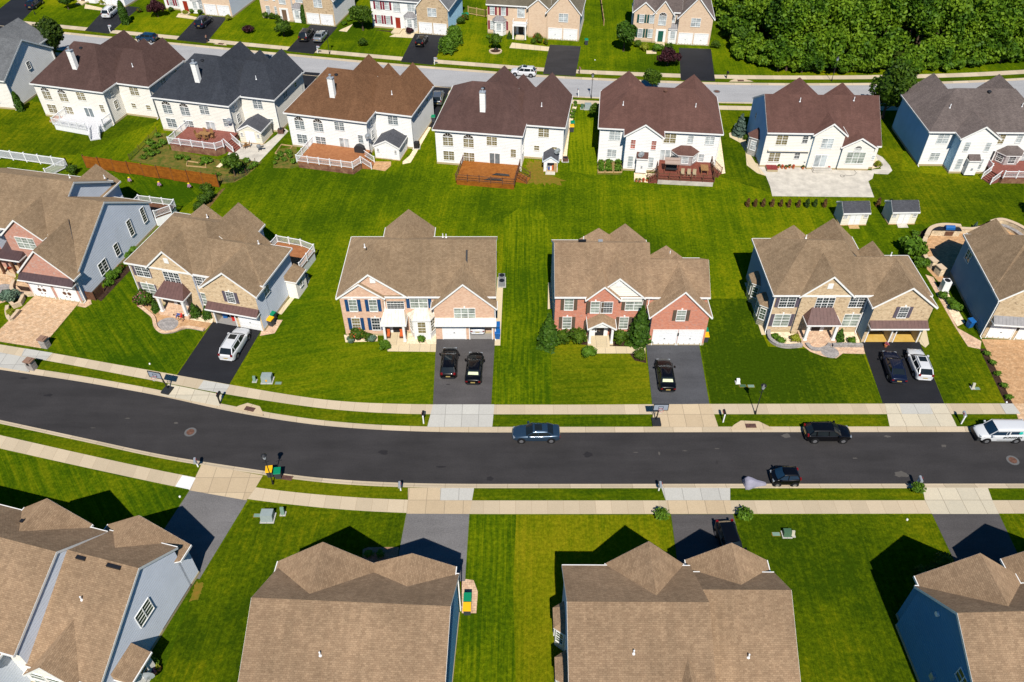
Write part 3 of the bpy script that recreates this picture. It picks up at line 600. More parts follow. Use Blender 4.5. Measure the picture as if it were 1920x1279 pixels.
def window(par, fr, z, w=.9, h=1.5, n=1, glass='dark_glass', grid=(2, 2), shutter=None, trim='white_trim', arch=False, fw=.055, lintel=None):
    T = on(fr); mb = MB(); pn = MB(); a0 = -w/2; a1 = w/2
    obox(mb, T, a0-fw, a1+fw, z-fw-.03, z, .0, .09); obox(mb, T, a0-fw, a1+fw, z+h, z+h+fw, 0, .07)
    obox(mb, T, a0-fw, a0, z, z+h, 0, .07); obox(mb, T, a1, a1+fw, z, z+h, 0, .07)
    cw = w/n
    for k in range(n):
        b0 = a0+cw*k; b1 = b0+cw
        if k: obox(mb, T, b0-.04, b0+.04, z, z+h, 0, .065)
        for j in range(1, grid[0]): x = b0+cw*j/grid[0]; obox(mb, T, x-.008, x+.008, z, z+h, .0, .045)
        if grid[1]:
            obox(mb, T, b0, b1, z+h/2-.03, z+h/2+.03, 0, .055)
            for q in (z, z+h/2):
                for j in range(1, grid[1]): zz = q+h/2*j/grid[1]; obox(mb, T, b0, b1, zz-.008, zz+.008, 0, .045)
    pn.face([T(a0, z, .02), T(a1, z, .02), T(a1, z+h, .02), T(a0, z+h, .02)])
    if arch:
        N = 10; rr = w/2; zz = z+h+.1
        pts = [T(rr*math.cos(t), zz+rr*.85*math.sin(t), .02) for t in [math.pi*k/N for k in range(N+1)]]; pn.face(pts, 1)
        for k in range(N):
            t, t2 = math.pi*k/N, math.pi*(k+1)/N
            q = [T(c*math.cos(a), zz+c*.85*math.sin(a), d) for c, a, d in ((rr, t, .07), (rr+.08, t, .07), (rr+.08, t2, .07), (rr, t2, .07))]; mb.face(q)
        for t in (math.pi/4, math.pi/2, 3*math.pi/4): mb.bar(T(.05*math.cos(t), zz, .04), T(rr*math.cos(t), zz+rr*.85*math.sin(t), .04), .035, .03)
        obox(mb, T, a0-fw, a1+fw, z+h, zz+.02, 0, .07)
    if lintel: obox(mb, T, -.09, .09, z+h+fw, z+h+fw+.24, 0, .06)
    o = mb.build('window', trim, par); p_ = pn.build('pane', [glass, 'fan_glass'], o)
    if shutter:
        for sx in (-1, 1):
            m = MB(); x = sx*(w/2+fw+.22); obox(m, T, x-.19, x+.19, z-.03, z+h+.03, 0, .05)
            obox(m, T, x-.15, x+.15, z+.1, z+h/2-.05, .05, .062); obox(m, T, x-.15, x+.15, z+h/2+.05, z+h-.08, .05, .062); m.build('shutter', shutter, par)
    return o
def door(par, fr, mat='black_door', w=.95, h=2.1, z=.15, side=True, trim='white_trim'):
    T = on(fr); m = MB(); sw = .45 if side else .1
    obox(m, T, -w/2-sw, -w/2, z, z+h+.15, 0, .06); obox(m, T, w/2, w/2+sw, z, z+h+.15, 0, .06); obox(m, T, -w/2-sw, w/2+sw, z+h, z+h+.3, 0, .08)
    f = m.build('door_frame', trim, par); m = MB(); obox(m, T, -w/2, w/2, z, z+h, 0, .04)
    for a in (-.22, .22):
        for q, hh in ((.2, .7), (1.05, .85)): obox(m, T, a-.15, a+.15, z+q, z+q+hh, .04, .055)
    d = m.build('door', mat, par); m = MB(); obox(m, T, w/2-.14, w/2-.08, z+1., z+1.12, .04, .1); m.build('handle', 'black_metal', d)
def garage_door(par, fr, w=2.75, h=2.2, z=.03, ornate=False, mat='white_door', trim='white_trim'):
    T = on(fr); m = MB(); obox(m, T, -w/2, w/2, z, z+h, -.1, .02)
    for r_ in range(4):
        for k in range(4):
            a = -w/2+.1+k*(w-.2)/4; q = z+.06+r_*(h/4); obox(m, T, a+.05, a+(w-.2)/4-.05, q+.05, q+h/4-.1, .02, .035)
    d = m.build('garage_door', mat, par)
    m = MB(); obox(m, T, -w/2-.12, -w/2, z, z+h+.1, -.02, .07); obox(m, T, w/2, w/2+.12, z, z+h+.1, -.02, .07); obox(m, T, -w/2-.12, w/2+.12, z+h, z+h+.14, -.02, .075); m.build('garage_frame', trim, par)
    m = MB()
    if ornate:
        (ox, oy), u, n = fr
        for a in (-.32, .32):
            m = MB(); m.cyl(T(a, z+1.2, .0), T(a, z+1.2, .06), .25, n=14); m.build('ornament', 'brown_wood', d)
            for q in (.66, 1.74): m = MB(); m.cyl(T(a*.75, z+q, 0), T(a*.75, z+q, .06), .09, n=8); m.build('ornament', 'brown_wood', d)
    else:
        obox(m, T, -.1, .1, z+.95, z+1.02, .03, .07); m.build('handle', 'black_metal', d)
    return d
def open_bay(par, fr, w, h, depth, floor='garage_dark', wall='garage_wall', partly=0.):
    T = on(fr); m = MB(); a0, a1 = -w/2, w/2; e = .04
    m.face([T(a0-e, 0.02, 0), T(a1+e, .02, 0), T(a1+e, .02, -depth), T(a0-e, .02, -depth)], 1)
    m.face([T(a0-e, 0, -depth), T(a1+e, 0, -depth), T(a1+e, h+.3, -depth), T(a0-e, h+.3, -depth)])
    m.face([T(a0-e, 0, 0), T(a0-e, 0, -depth), T(a0-e, h+.3, -depth), T(a0-e, h+.3, 0)]); m.face([T(a1+e, 0, 0), T(a1+e, h+.3, 0), T(a1+e, h+.3, -depth), T(a1+e, 0, -depth)])
    m.face([T(a0-e, h+.3, 0), T(a0-e, h+.3, -depth), T(a1+e, h+.3, -depth), T(a1+e, h+.3, 0)])
    m.build('garage_interior', [wall, floor], par)
    m = MB(); obox(m, T, -w/2-.12, -w/2, 0, h+.1, -.1, .07); obox(m, T, w/2, w/2+.12, 0, h+.1, -.1, .07); obox(m, T, -w/2-.12, w/2+.12, h, h+.14, -.1, .075); m.build('garage_frame', 'white_trim', par)
def canopy(par, fr, w, d, z0, z1, mat, hip=0., name='awning_roof', fz=.14, trim='white_trim', d0=0.):
    "lean-to roof on a wall: back edge z1 at the wall, front edge z0 at distance d; hip = inset of the back corners"
    T = on(fr); m = MB(); a0, a1 = -w/2, w/2
    B0, B1, F1, F0 = T(a0+hip, z1, d0), T(a1-hip, z1, d0), T(a1, z0, d), T(a0, z0, d)
    m.face([F0, F1, B1, B0]); L0, L1 = T(a0, z0, d0), T(a1, z0, d0)
    m.face([B0, L0, F0]); m.face([B1, F1, L1]); m.face([L0, L1, F1, F0], 1)
    o = m.build(name, [mat, trim], par); m = MB(); obox(m, T, a0-.03, a1+.03, z0-fz, z0+.01, d-.02, d+.06); obox(m, T, a0-.04, a0+.02, z0-fz, z0+.01, d0, d); obox(m, T, a1-.02, a1+.04, z0-fz, z0+.01, d0, d)
    m.build('gutter', trim, o); return o
def column(par, x, y, z0, z1, r=.13, mat='white_trim', base=None):
    m = MB(); m.box(x-r*1.3, x+r*1.3, y-r*1.3, y+r*1.3, z0, z0+.12); m.box(x-r*1.3, x+r*1.3, y-r*1.3, y+r*1.3, z1-.12, z1); m.box(x-r, x+r, y-r, y+r, z0+.12, z1-.12); m.build('column', mat, par)
def bay(par, fr, w, d, h, zr, wallm, roofm, glass='dark_glass', z0=0., ww=.85, wz=1.0, wh=1.4, cut=.55, front=True, trim='white_trim', oh=.18, splay=True, nfront=1):
    "bay window with splayed sides and its own little roof"
    T = on(fr); a, c = w/2, w/2-cut*d if splay else w/2; m = MB()
    P_ = [(-a, 0), (-c, d), (c, d), (a, 0)]
    for (p, q) in zip(P_[:-1], P_[1:]): m.face([T(p[0], z0, p[1]), T(q[0], z0, q[1]), T(q[0], h, q[1]), T(p[0], h, p[1])][::-1])
    m.face([T(*(p[0], z0, p[1])) for p in P_]); b = m.build('bay', wallm, par)
    m = MB(); k = 1+oh/d if splay else 1; e = [(-a-oh, 0), (-c-oh*.7, d+oh), (c+oh*.7, d+oh), (a+oh, 0)]
    top = (T(-c*.75, zr, 0), T(c*.75, zr, 0)); E = [T(p[0], h, p[1]) for p in e]
    m.face([E[0], E[1], top[0]]); m.face([E[1], E[2], top[1], top[0]]); m.face([E[2], E[3], top[1]]); m.face([T(p[0], h-.12, p[1]) for p in e], 1)
    for p, q in zip(e[:-1], e[1:]): m.face([T(p[0], h-.12, p[1]), T(q[0], h-.12, q[1]), T(q[0], h, q[1]), T(p[0], h, p[1])], 1)
    m.build('bay_roof', [roofm, trim], b)
    o, u, n = fr[0], fr[1], fr[2]
    for (p, q), nn in zip(zip(P_[:-1], P_[1:]), (1, nfront, 1)):
        A = Vector(T(p[0], 0, p[1])[:2]); B = Vector(T(q[0], 0, q[1])[:2]); mid = (A+B)/2; uu = (B-A).normalized(); L = (B-A).length
        nn2 = Vector((uu.y, -uu.x)); 
        if nn2.dot(Vector(n)) < 0 and abs(nn2.dot(Vector(n))) > .05: nn2 = -nn2
        elif abs(nn2.dot(Vector(n))) <= .05:
            cen = Vector(T(0, 0, d/2)[:2]); nn2 = nn2 if (mid-cen).dot(nn2) > 0 else -nn2
        if L > .75: window(b, ((mid.x, mid.y), (uu.x, uu.y), (nn2.x, nn2.y)), wz, min(ww*nn, L-.3), wh, nn, glass, (2, 2), trim='white_trim')
    return b
def vent_pipe(par, x, y, z, h=.45, mat='white_vinyl'):
    m = MB(); m.cyl((x, y, z-.1), (x, y, z+h), .06, n=8); m.cyl((x, y, z-.02), (x, y, z+.08), .13, .08, 8); m.build('vent_pipe', mat, par)
def ridge_vent(par, x, y, z, w=.9, mat='black_metal'):
    m = MB(); m.box(x-w/2, x+w/2, y-.14, y+.14, z-.05, z+.12); m.build('roof_vent', mat, par)
def turbine(par, x, y, z, mat='black_metal'):
    m = MB(); m.cyl((x, y, z-.15), (x, y, z+.2), .2, .2, 10); m.ball((x, y, z+.3), .32, 12, 6, sz=.6); m.build('attic_vent', mat, par)
def house(name, label, origin, rz, wings, roofm, wallm, wm, trim='white_trim', found=True, rooftrim=None):
    "wallm: list of wall materials; wm: face letter -> index"
    t = thing(name, label, 'house', (origin[0], origin[1], 0), R(rz)); wall, roof, tr = MB(), MB(), MB()
    for W in wings: wing_geo(W, wall, roof, tr, W.get('wm', wm))
    w_ = wall.build('wall', wallm, t, merge=False); r_ = roof.build('roof', [roofm, trim], t); tr.build('fascia', rooftrim or trim, r_)
    if found:
        f = MB()
        for W in wings:
            if W['base'] > 0 or W.get('nf'): continue
            (x0, x1), (y0, y1) = W['x'], W['y']; e = .03
            for s in W['walls']:
                if W['holes'].get(s): continue
                if s == 'S': f.box(x0-e, x1+e, y0-e, y0+e, 0, .3)
                if s == 'N': f.box(x0-e, x1+e, y1-e, y1+e, 0, .3)
                if s == 'W': f.box(x0-e-.004, x0+e, y0-e, y1+e, 0, .296)
                if s == 'E': f.box(x1-e, x1+e+.004, y0-e, y1+e, 0, .296)
        f.build('foundation', 'foundation_concrete', t)
    return t, r_
def downspout(par, x, y, z1, z0=.1, mat='white_trim'):
    m = MB(); m.box(x-.05, x+.05, y-.04, y+.04, z0, z1); m.bar((x, y, z0+.02), (x+.0, y-.4, z0-.02), .09, .08); m.build('downspout', mat, par)

# ---------------------------------------------------------------- house kinds of the near two rows
def pt2(v): return (v.x, v.y)
# M2: pink brick house with blue shutters
def fr(face, plane, c): return frame_at(face, plane, c)
W = [wing(0, 17.2, .0, 10.8, 5.9, 9.35, 'x', h0=4.0), wing(0, 4.75, -.35, 4, 5.9, 7.7, 'y', walls='SEW'), wing(.1, 7.3, -.18, 5.5, 5.95, 8.9, 'y', walls='S', base=5., r=3.55),
     jut(10.5, 17.2, -1.0, .1, 5, 5.0, 8.2, holes={'S': [(11.35, 13.85, 2.3), (14.4, 16.9, 2.3)]}), wing(3.9, 9.4, 6, 13.0, 5.9, 8.3, 'y', walls='ENW')]
H, Rf = house('brick_house', 'pink brick house with dark blue shutters, cream porch roof and one open garage bay', (-19.2, 68.75), 0, W, 'tan_shingles', ['pink_brick', 'cream_siding'], {'S': 0, 'E': 1, 'W': 1, 'N': 1})
for c in (1.5, 3.75):
    window(H, fr('S', -.35, c-.1), 3.7, .85, 1.65, 1, 'blinds_glass', (2, 2), 'dark_blue_shutter', lintel=1); window(H, fr('S', -.35, c-.1), .9, .9, 1.75, 1, 'curtain_glass' if c < 2 else 'dark_glass', (3, 2), 'dark_blue_shutter', lintel=1)
window(H, fr('S', 0, 6.1), 3.75, 1.9, 1.55, 1, 'dark_glass', (5, 3), arch=False); window(H, fr('S', 0, 8.75), 3.9, 1.9, 1.55, 2, 'blinds_glass', (2, 2), 'dark_blue_shutter')
window(H, fr('S', -1.0, 13.9), 3.15, 2.3, 1.5, 3, 'blinds_glass', (1, 2), lintel=1)
m = MB(); obox(m, on(fr('S', -.18, 3.95)), -.3, .3, 7.6, 8.25, 0, .05); m.build('gable_vent', 'white_trim', H)
garage_door(H, fr('S', -1.0, 12.6), 2.5, 2.3); open_bay(H, fr('S', -1.0, 15.65), 2.5, 2.3, 5.6, 'garage_dark', 'garage_wall')
canopy(H, fr('S', -1.0, 13.95), 6.9, .75, 2.72, 3.25, 'cream_metal', name='metal_canopy'); canopy(H, fr('S', 0, 5.85), 2.9, 1.75, 2.75, 3.75, 'cream_metal', .35, name='porch_roof')
for x in (4.75, 6.95): column(H, x, -1.55, .2, 2.65)
m = MB(); m.box(4.55, 7.15, -1.75, 0, 0, .2); m.box(4.75, 6.95, -2.1, -1.75, 0, .1); m.build('porch_floor', 'walk_concrete', H)
door(H, fr('S', 0, 5.95), 'black_door', 1.0, 2.1, .2)
bay(H, fr('S', 0, 8.95), 3.0, 1.05, 3.0, 3.75, 'white_trim', 'cream_metal', 'curtain_glass', ww=.85, wz=1.0, wh=1.65)
vent_pipe(Rf, 2.6, 4.5, 9.0); vent_pipe(Rf, 11.5, 8.0, 7.9); vent_pipe(Rf, 11.1, 8.2, 7.8)
m = MB(); m.box(13.8, 13.95, 1.9, 3.9, 0, 0); m = MB(); m.bar((14.1, 2.6, 7.65), (14.1, 4.3, 8.75), .22, .08); m.build('roof_patch', 'black_metal', Rf)
downspout(H, 4.9, -.08, 5.7); downspout(H, 10.3, -.08, 4.9); downspout(H, 17.3, -.9, 4.8)
# M3: red brick house
W = [wing(0, 10.6, 0, 10.2, 5.9, 9.2, 'x', nt='E', rk=.1), wing(10.6, 17.0, .05, 6.7, 5.85, 8.15, 'x', walls='SEN'), wing(10.7, 17.0, -1.9, 4.5, 4.6, 7.95, 'y', walls='SEW', holes={'S': []}),
     wing(4.15, 9.65, -.22, 5.2, 5.95, 8.45, 'y', walls='S', base=5.), wing(3.65, 6.95, -.5, 3, 5.9, 7.5, 'y', walls='SEW'), wing(6.2, 11.0, 5, 10.45, 5.9, 8.0, 'y', walls='NEW'), wing(3.4, 7.6, 5, 10.4, 5.9, 7.4, 'y', walls='NEW'), wing(11.2, 15.0, 3, 7.0, 5.8, 7.3, 'y', walls='NEW')]
W[3]['wm'] = {'S': 1}
H, Rf = house('brick_house', 'red brick house with brown shutters and two tall conical evergreens beside its porch', (4.85, 68.7), -.2, W, 'warm_tan_shingles', ['red_brick', 'cream_siding'], {'S': 0, 'E': 1, 'W': 1, 'N': 1})
for c in (1.55, 4.7-.05+.0):
    pass
for c in (1.55, 4.65): window(H, fr('S', 0 if c < 3 else -.5, c if c < 3 else 4.45), 3.65, .95, 1.6, 1, 'blinds_glass', (2, 2), 'brown_shutter', lintel=1)
for c in (1.45, 4.35-.0): window(H, fr('S', 0 if c < 3 else -.5, c), .85, .95, 1.7, 1, 'blinds_glass', (2, 2), 'brown_shutter', lintel=1)
window(H, fr('S', -.0, 7.95+.0), .85, .95, 1.7, 1, 'blinds_glass', (2, 2), 'brown_shutter', lintel=1)
window(H, fr('S', 0, 8.85), 3.65, 1.85, 1.6, 2, 'blinds_glass', (2, 2), 'brown_shutter'); window(H, fr('S', -.5, 5.75), 3.65, 1.25, 1.55, 1, 'dark_glass', (4, 3))
window(H, fr('S', -1.9, 13.85), 3.75, .95, 1.45, 1, 'blinds_glass', (2, 2), 'brown_shutter', lintel=1)
m = MB(); obox(m, on(fr('S', -.22, 6.9)), -.33, .33, 7.2, 7.9, 0, .05); m.build('gable_vent', 'white_trim', H)
for c in (12.45, 15.35): garage_door(H, fr('S', -1.9, c), 2.6, 2.2)
m = MB(); obox(m, on(fr('S', -1.9, 13.9)), -.08, .08, 1.5, 1.9, 0, .14); m.build('wall_lamp', 'black_metal', H)
W2 = MB(); rr = MB(); tt = MB(); wing_geo(wing(3.95, 6.55, -1.9, .0, 2.75, 3.55, 'y', walls='S', base=2.6, oh=.3), W2, rr, tt, {'S': 0}); o = rr.build('porch_roof', ['warm_tan_shingles', 'white_trim'], H); tt.build('fascia', 'white_trim', o); W2.build('porch_gable', 'white_trim', o)
for x in (4.0, 6.5): column(H, x, -1.75, .2, 2.7)
m = MB(); m.box(3.8, 6.7, -2.0, 0, 0, .2); m.box(4.2, 6.3, -2.35, -2.0, 0, .1); m.build('porch_floor', 'walk_concrete', H)
door(H, fr('S', -.5, 5.2), 'black_door', 1.0, 2.05, .2)
vent_pipe(Rf, 3.6, 9.0, 6.9); vent_pipe(Rf, 5.6, 9.6, 6.6); vent_pipe(Rf, 13.4, 6.0, 7.0); ridge_vent(Rf, 3.1, 5.6, 9.15)
ridge_vent(Rf, 5.2, 5.8, 9.0, .5, 'galvanized'); downspout(H, 10.45, -.08, 5.7)
# M4: tan brick, two open garage bays
def tan_house(origin, rz, label, open_l, open_r, glassf, lit, side='slate_shade_siding'):  # default side material has bluish wall shade in its colour
    hs = ([(11.05, 13.65, 2.25)] if open_l else [])+([(14.25, 16.85, 2.25)] if open_r else [])
    W = [wing(0, 10.9, 0, 10.2, 5.9, 9.3, 'x', h0=4.0, h1=2.7), wing(8.7, 17.1, .05, 6.9, 5.8, 8.2, 'x', walls='EN', h1=3.2), wing(10.6, 17.0, .06, 2, 5.7, 5.75, 'x', walls='S', oh=0, nt='EW'), jut(10.6, 17.12, -1.75, .1, 3.6, 5.55, 8.1, holes={'S': hs} if hs else {}),
         wing(2.9, 8.4, -.3, 5.2, 5.95, 8.5, 'y', walls='SEW'), wing(6.4, 11.6, 5, 10.8, 5.9, 8.3, 'y', walls='NEW'), wing(2.2, 6.4, 5, 10.4, 5.9, 7.6, 'y', walls='NEW'), wing(10.9, 14.6, 3, 7.3, 5.6, 7.5, 'y', walls='NEW')]
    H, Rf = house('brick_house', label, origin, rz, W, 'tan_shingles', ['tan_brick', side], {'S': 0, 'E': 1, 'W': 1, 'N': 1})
    for c in (1.55, 9.5-.05): window(H, fr('S', 0, c), 3.8, 1.75, 1.55, 2, glassf, (3, 2), 'purple_grey_shutter', lintel=1)
    window(H, fr('S', -.3, 5.65), 3.85, 2.0, 1.55, 3, glassf, (2, 2), lintel=1)
    window(H, fr('S', 0, 1.5), .95, 1.75, 1.75, 2, 'blinds_glass', (1, 2), 'purple_grey_shutter', lintel=1); window(H, fr('S', 0, 9.45), .95, 1.75, 1.75, 2, 'blinds_glass', (1, 2), 'purple_grey_shutter', lintel=1)
    window(H, fr('S', -1.75, 13.95), 3.75, .95, 1.5, 1, 'dark_glass', (3, 3), 'purple_grey_shutter', lintel=1)
    m = MB(); obox(m, on(fr('S', -.3, 5.65)), -.3, .3, 6.7, 7.4, 0, .05); m.build('gable_vent', 'white_trim', H)
    for c, op in ((12.35, open_l), (15.55, open_r)):
        if op: open_bay(H, fr('S', -1.75, c), 2.6, 2.25, 6.2, lit, 'garage_wall')
        else: garage_door(H, fr('S', -1.75, c), 2.6, 2.25)
    canopy(H, fr('S', -1.75, 13.9), 6.5, .85, 2.75, 3.3, 'brown_metal', name='metal_canopy')
    canopy(H, fr('S', -.3, 5.6), 3.9, 1.75, 2.8, 4.0, 'brown_metal', .75, name='porch_roof')
    for x in (4.0, 7.2): column(H, x, -1.8, .45, 2.7, .16)
    m = MB(); m.box(3.6, 7.6, -2.1, -.3, 0, .45); m.build('porch_floor', 'pink_pavers', H); door(H, fr('S', -.3, 5.6), 'black_door', 1.0, 2.1, .45)
    m = MB(); obox(m, on(fr('S', -1.75, 13.95)), -.09, .09, 1.5, 1.95, 0, .14); m.build('wall_lamp', 'black_metal', H)
    vent_pipe(Rf, 5.5, 9.0, 6.9); vent_pipe(Rf, 14.3, 5.4, 7.0); downspout(H, 10.45, -.08, 5.6); downspout(H, .0, -.06, 5.7)
    return H, Rf
H, Rf = tan_house((29.45, 69.0), .0, 'tan brick house with brown metal porch roof and both garage bays standing open', True, True, 'dark_glass', 'garage_floor_yellow')
for c in (2.2, 6.2):
    bay(H, fr('W', 0, c), 2.6, .75, 3.0, 3.75, 'tan_siding', 'tan_shingles', 'green_glass', z0=0., ww=.8, wz=1.0, wh=1.5, splay=True, cut=.75)
# M1: same kind of house, turned with the bend
H, Rf = tan_house((-45.0, 75.0), -14.2, 'tan brick house with a white estate car on its drive and one open garage bay', True, False, 'dark_glass', 'garage_dark', 'blue_grey_siding')
window(H, fr('E', 17.1, .6), 3.7, 1.1, 1.1, 2, 'green_glass', (2, 2))
m = MB(); m.box(17.13, 18.4, 4.7, 7.2, 0, 2.6); b = m.build('side_porch', 'cream_siding', H); canopy(b, fr('E', 17.1, 5.95), 2.7, 1.5, 2.6, 3.3, 'tan_shingles'); window(b, fr('E', 18.4, 5.9), 1.1, .6, .9, 1, 'dark_glass', (2, 1))
# M0: big house at the left edge
W = [wing(-9, 6.6, 0, 12.2, 5.9, 9.4, 'x'), wing(6.6, 12.0, -4.3, 11.4, 3.9, 8.6, 'x', walls='SEN', r=3.9, rk=.12), jut(5.1, 12.0, -5.3, -4.2, 1, 4.0, 7.4), wing(.6, 5.9, -1.2, 5, 5.9, 8.2, 'y', walls='SEW'), wing(-5.8, -.8, -1.3, 5, 5.9, 8.2, 'y', walls='SEW'), wing(1.5, 6.5, 8, 13.6, 5.2, 7.2, 'y', walls='NEW')]
H, Rf = house('brick_house', 'large brick house at the left edge with two ornate white garage doors', (-62.55, 81.9), -12.1, W, 'tan_shingles', ['rose_brick', 'blue_grey_siding'], {'S': 0, 'E': 1, 'W': 1, 'N': 1}, rooftrim='white_trim')
for c in (6.85, 10.25): garage_door(H, fr('S', -5.3, c), 2.75, 2.3, ornate=True)
canopy(H, fr('S', -5.3, 8.55), 7.3, .8, 3.05, 3.7, 'bronze_metal', name='metal_canopy')
window(H, fr('S', -1.2, 3.3), 3.9, 2.5, 1.6, 3, 'blinds_glass', (2, 2)); window(H, fr('S', 0, -.1), 3.9, 1.1, 1.6, 1, 'dark_glass', (3, 3)); window(H, fr('S', 0, 6.3), 4.2, .7, .9, 1, 'blinds_glass', (2, 2)); window(H, fr('S', -1.3, -3.3), .9, 2.2, 1.8, 2, 'blinds_glass', (2, 2))
canopy(H, fr('S', -.0, .4), 4.0, 2.6, 2.8, 3.7, 'bronze_metal', .4, name='porch_roof')
for x in (-.9, .9, 2.0): column(H, x, -2.4, .3, 2.7, .14, 'brown_wood')
m = MB(); m.box(-1.8, 2.9, -2.8, 0, 0, .3); m.box(-1.5, 4.6, -3.4, -2.8, 0, .2); m.box(-1.2, 4.8, -4.0, -3.4, 0, .1); m.build('porch_floor', 'tan_pavers', H); door(H, fr('S', 0, .6), 'black_door', 1., 2.1, .3)
window(H, fr('E', 12., -.2), .9, 1.5, 1.6, 2, 'dark_glass', (1, 2)); window(H, fr('E', 12., 3.0), 1.3, .8, 1.6, 1, 'dark_glass', (1, 2)); window(H, fr('E', 12., 6.6), 1.9, .75, 2.2, 1, 'dark_glass', (1, 3)); window(H, fr('E', 12., 9.7), 1.9, .75, 2.1, 1, 'dark_glass', (1, 3))
downspout(H, 12.1, -5.0, 3.7); vent_pipe(Rf, 3.2, 9.5, 7.6); vent_pipe(Rf, 6.0, 12.2, 6.3)
# M5: house at the right edge
W = [wing(-.2, 15, 2.0, 12.2, 5.9, 9.6, 'x', h0=3.9), jut(-.2, 6.6, .0, 2.1, 7, 5.9, 8.8), wing(.5, 5, 9, 13, 5.7, 7.7, 'y', walls='NEW')]
H, Rf = house('brick_house', 'tan brick house cut off by the right edge, in front of the curved stone patio', (54.4, 68.0), -6.0, W, 'tan_shingles', ['tan_brick', 'slate_shade_siding'], {'S': 0, 'E': 1, 'W': 1, 'N': 1})  # side walls: shade put into the siding colour
for c in (1.6, 4.75): garage_door(H, fr('S', 0, c), 2.6, 2.25)
canopy(H, fr('S', 0, 3.2), 6.6, .85, 2.75, 3.4, 'grey_metal', name='metal_canopy'); window(H, fr('S', 0, 3.6), 3.8, 1.0, 1.5, 1, 'blinds_glass', (2, 2)); window(H, fr('W', -.2, 9.9), 3.7, 1.3, 1.3, 2, 'green_glass', (1, 2)); downspout(H, -.3, 0.1, 5.2)
m = MB(); obox(m, on(fr('S', 0, 3.2)), -.09, .09, 1.5, 1.95, 0, .14); m.build('wall_lamp', 'black_metal', H)

# ---------------------------------------------------------------- nearest row, seen from behind (fronts face the street, local y runs towards the camera)
def back(h_label, origin, rz, W, roofm, wm, walls): return house('suburban_house', h_label, origin, rz, W, roofm, walls, wm)
# F3
W = [wing(7.0, 16.8, 0, 12, 5.9, 9.35, 'x', r=4.9, walls='SEN'), wing(.4, 7.2, .5, 11.9, 5.85, 8.15, 'x', r=3.2, walls='SWN', ze1=3.3), wing(.6, 6.6, -1.1, 4, 5.2, 7.45, 'y', walls='SEW'), wing(7.6, 13.2, -.35, 4.5, 5.9, 8.75, 'y', walls='SEW'), wing(6.4, 10.8, 6, 15, 4.9, 7.75, 'y', walls='NEW')]
H, Rf = back('tan shingle roof of the house at bottom centre right, with two plumbing vents', (21.0, 34.3), 179.7, W, 'warm_tan_shingles', {'S': 0, 'E': 1, 'W': 1, 'N': 1}, ['tan_brick', 'blue_grey_siding'])
for c in (2.7, 6.8): bay(H, fr('E', 16.8, c), 2.6, .75, 3.0, 3.8, 'white_siding', 'warm_tan_shingles', 'green_glass', z0=0, ww=.8, wz=1., wh=1.5, cut=.75)
vent_pipe(Rf, 12.4, 8.0, 7.88); vent_pipe(Rf, 3.8, 7.3, 5.95)
# F2
W = [wing(-1.5, 12.5, 0.2, 12, 5.9, 9.35, 'x', r=4.7), wing(-1.1, 5.0, -.5, 3.5, 5.9, 7.4, 'y', walls='SEW'), wing(5.0, 12.6, -.35, 4.6, 5.9, 8.7, 'y', walls='SEW')]
H, Rf = back('tan shingle roofed house at bottom centre left with green and yellow bins beside it', (-5.9, 33.9), 177.3, W, 'warm_tan_shingles', {'S': 0, 'E': 1, 'W': 1, 'N': 1}, ['pink_brick', 'deep_blue_shade_siding'])  # blue of the side walls is shade painted into the siding
vent_pipe(Rf, 7.2, 8.0, 7.85); downspout(H, -1.6, -.05, 5.6)
m = MB()
# F4
W = [wing(-8, 7.8, .6, 12, 5.9, 9.4, 'x', r=4.6), wing(.0, 7.4, -.35, 4.5, 5.9, 8.75, 'y', walls='SEW'), wing(-8, -.5, -2, 4, 5.4, 8.0, 'y', walls='SEW')]
H, Rf = back('house at the lower right corner with a deep blue gable end', (39.55, 33.4), 181.5, W, 'warm_tan_shingles', {'S': 0, 'E': 1, 'W': 1, 'N': 1}, ['tan_brick', 'deep_blue_shade_siding'])  # gable end coloured with the blue of its shade
window(H, fr('E', 7.8, 7.9), 5.6, 1.3, 1.0, 2, 'green_glass', (1, 1), trim='blue_white_trim')
m = MB(); T = on(fr('E', 7.8, 3.2)); m.cyl(T(0, 6.7, 0), T(0, 6.7, .15), .2, n=12); m.build('gable_vent', 'white_trim', H); m = MB(); obox(m, on(fr('E', 7.8, 6.0)), -.2, .2, 2.2, 2.8, 0, .2); m.build('meter_box', 'galvanized', H)
# F1
W = [wing(1.3, 20, 0, 10.4, 5.9, 9.2, 'x', r=4.0, rk=.06), wing(-4.9, 1.3, -.3, 10.2, 5.6, 8.25, 'x', r=3.2, ze1=3.9, walls='SWN', rk=.1), jut(-4.9, 2.4, -1.5, -.1, 4, 4.4, 6.95), wing(3.2, 9.2, -.4, 4.5, 5.9, 8.1, 'y', walls='SEW'),
     wing(-3.6, 1.2, 4, 10.8, 3.4, 5.8, 'y', walls='NEW', holes={}), wing(2.6, 8.2, 4, 12.0, 5.9, 8.4, 'y', walls='NEW')]
H, Rf = back('big house in the lower left corner with grey siding and a stepped roof', (-32.4, 37.25), 165.2, W, 'warm_tan_shingles', {'S': 0, 'E': 1, 'W': 1, 'N': 2}, ['tan_brick', 'blue_grey_siding', 'cream_siding'])
window(H, fr('W', -4.9, 4.6), 3.3, 1.7, 1.5, 2, 'green_glass', (1, 2)); vent_pipe(Rf, -1.3, 5.9, 6.6); ridge_vent(Rf, -.1, 3.5, 8.15, .8); ridge_vent(Rf, -3.0, 3.5, 8.15, 1.2); ridge_vent(Rf, 7.1, 1.5, 7.6, .3)
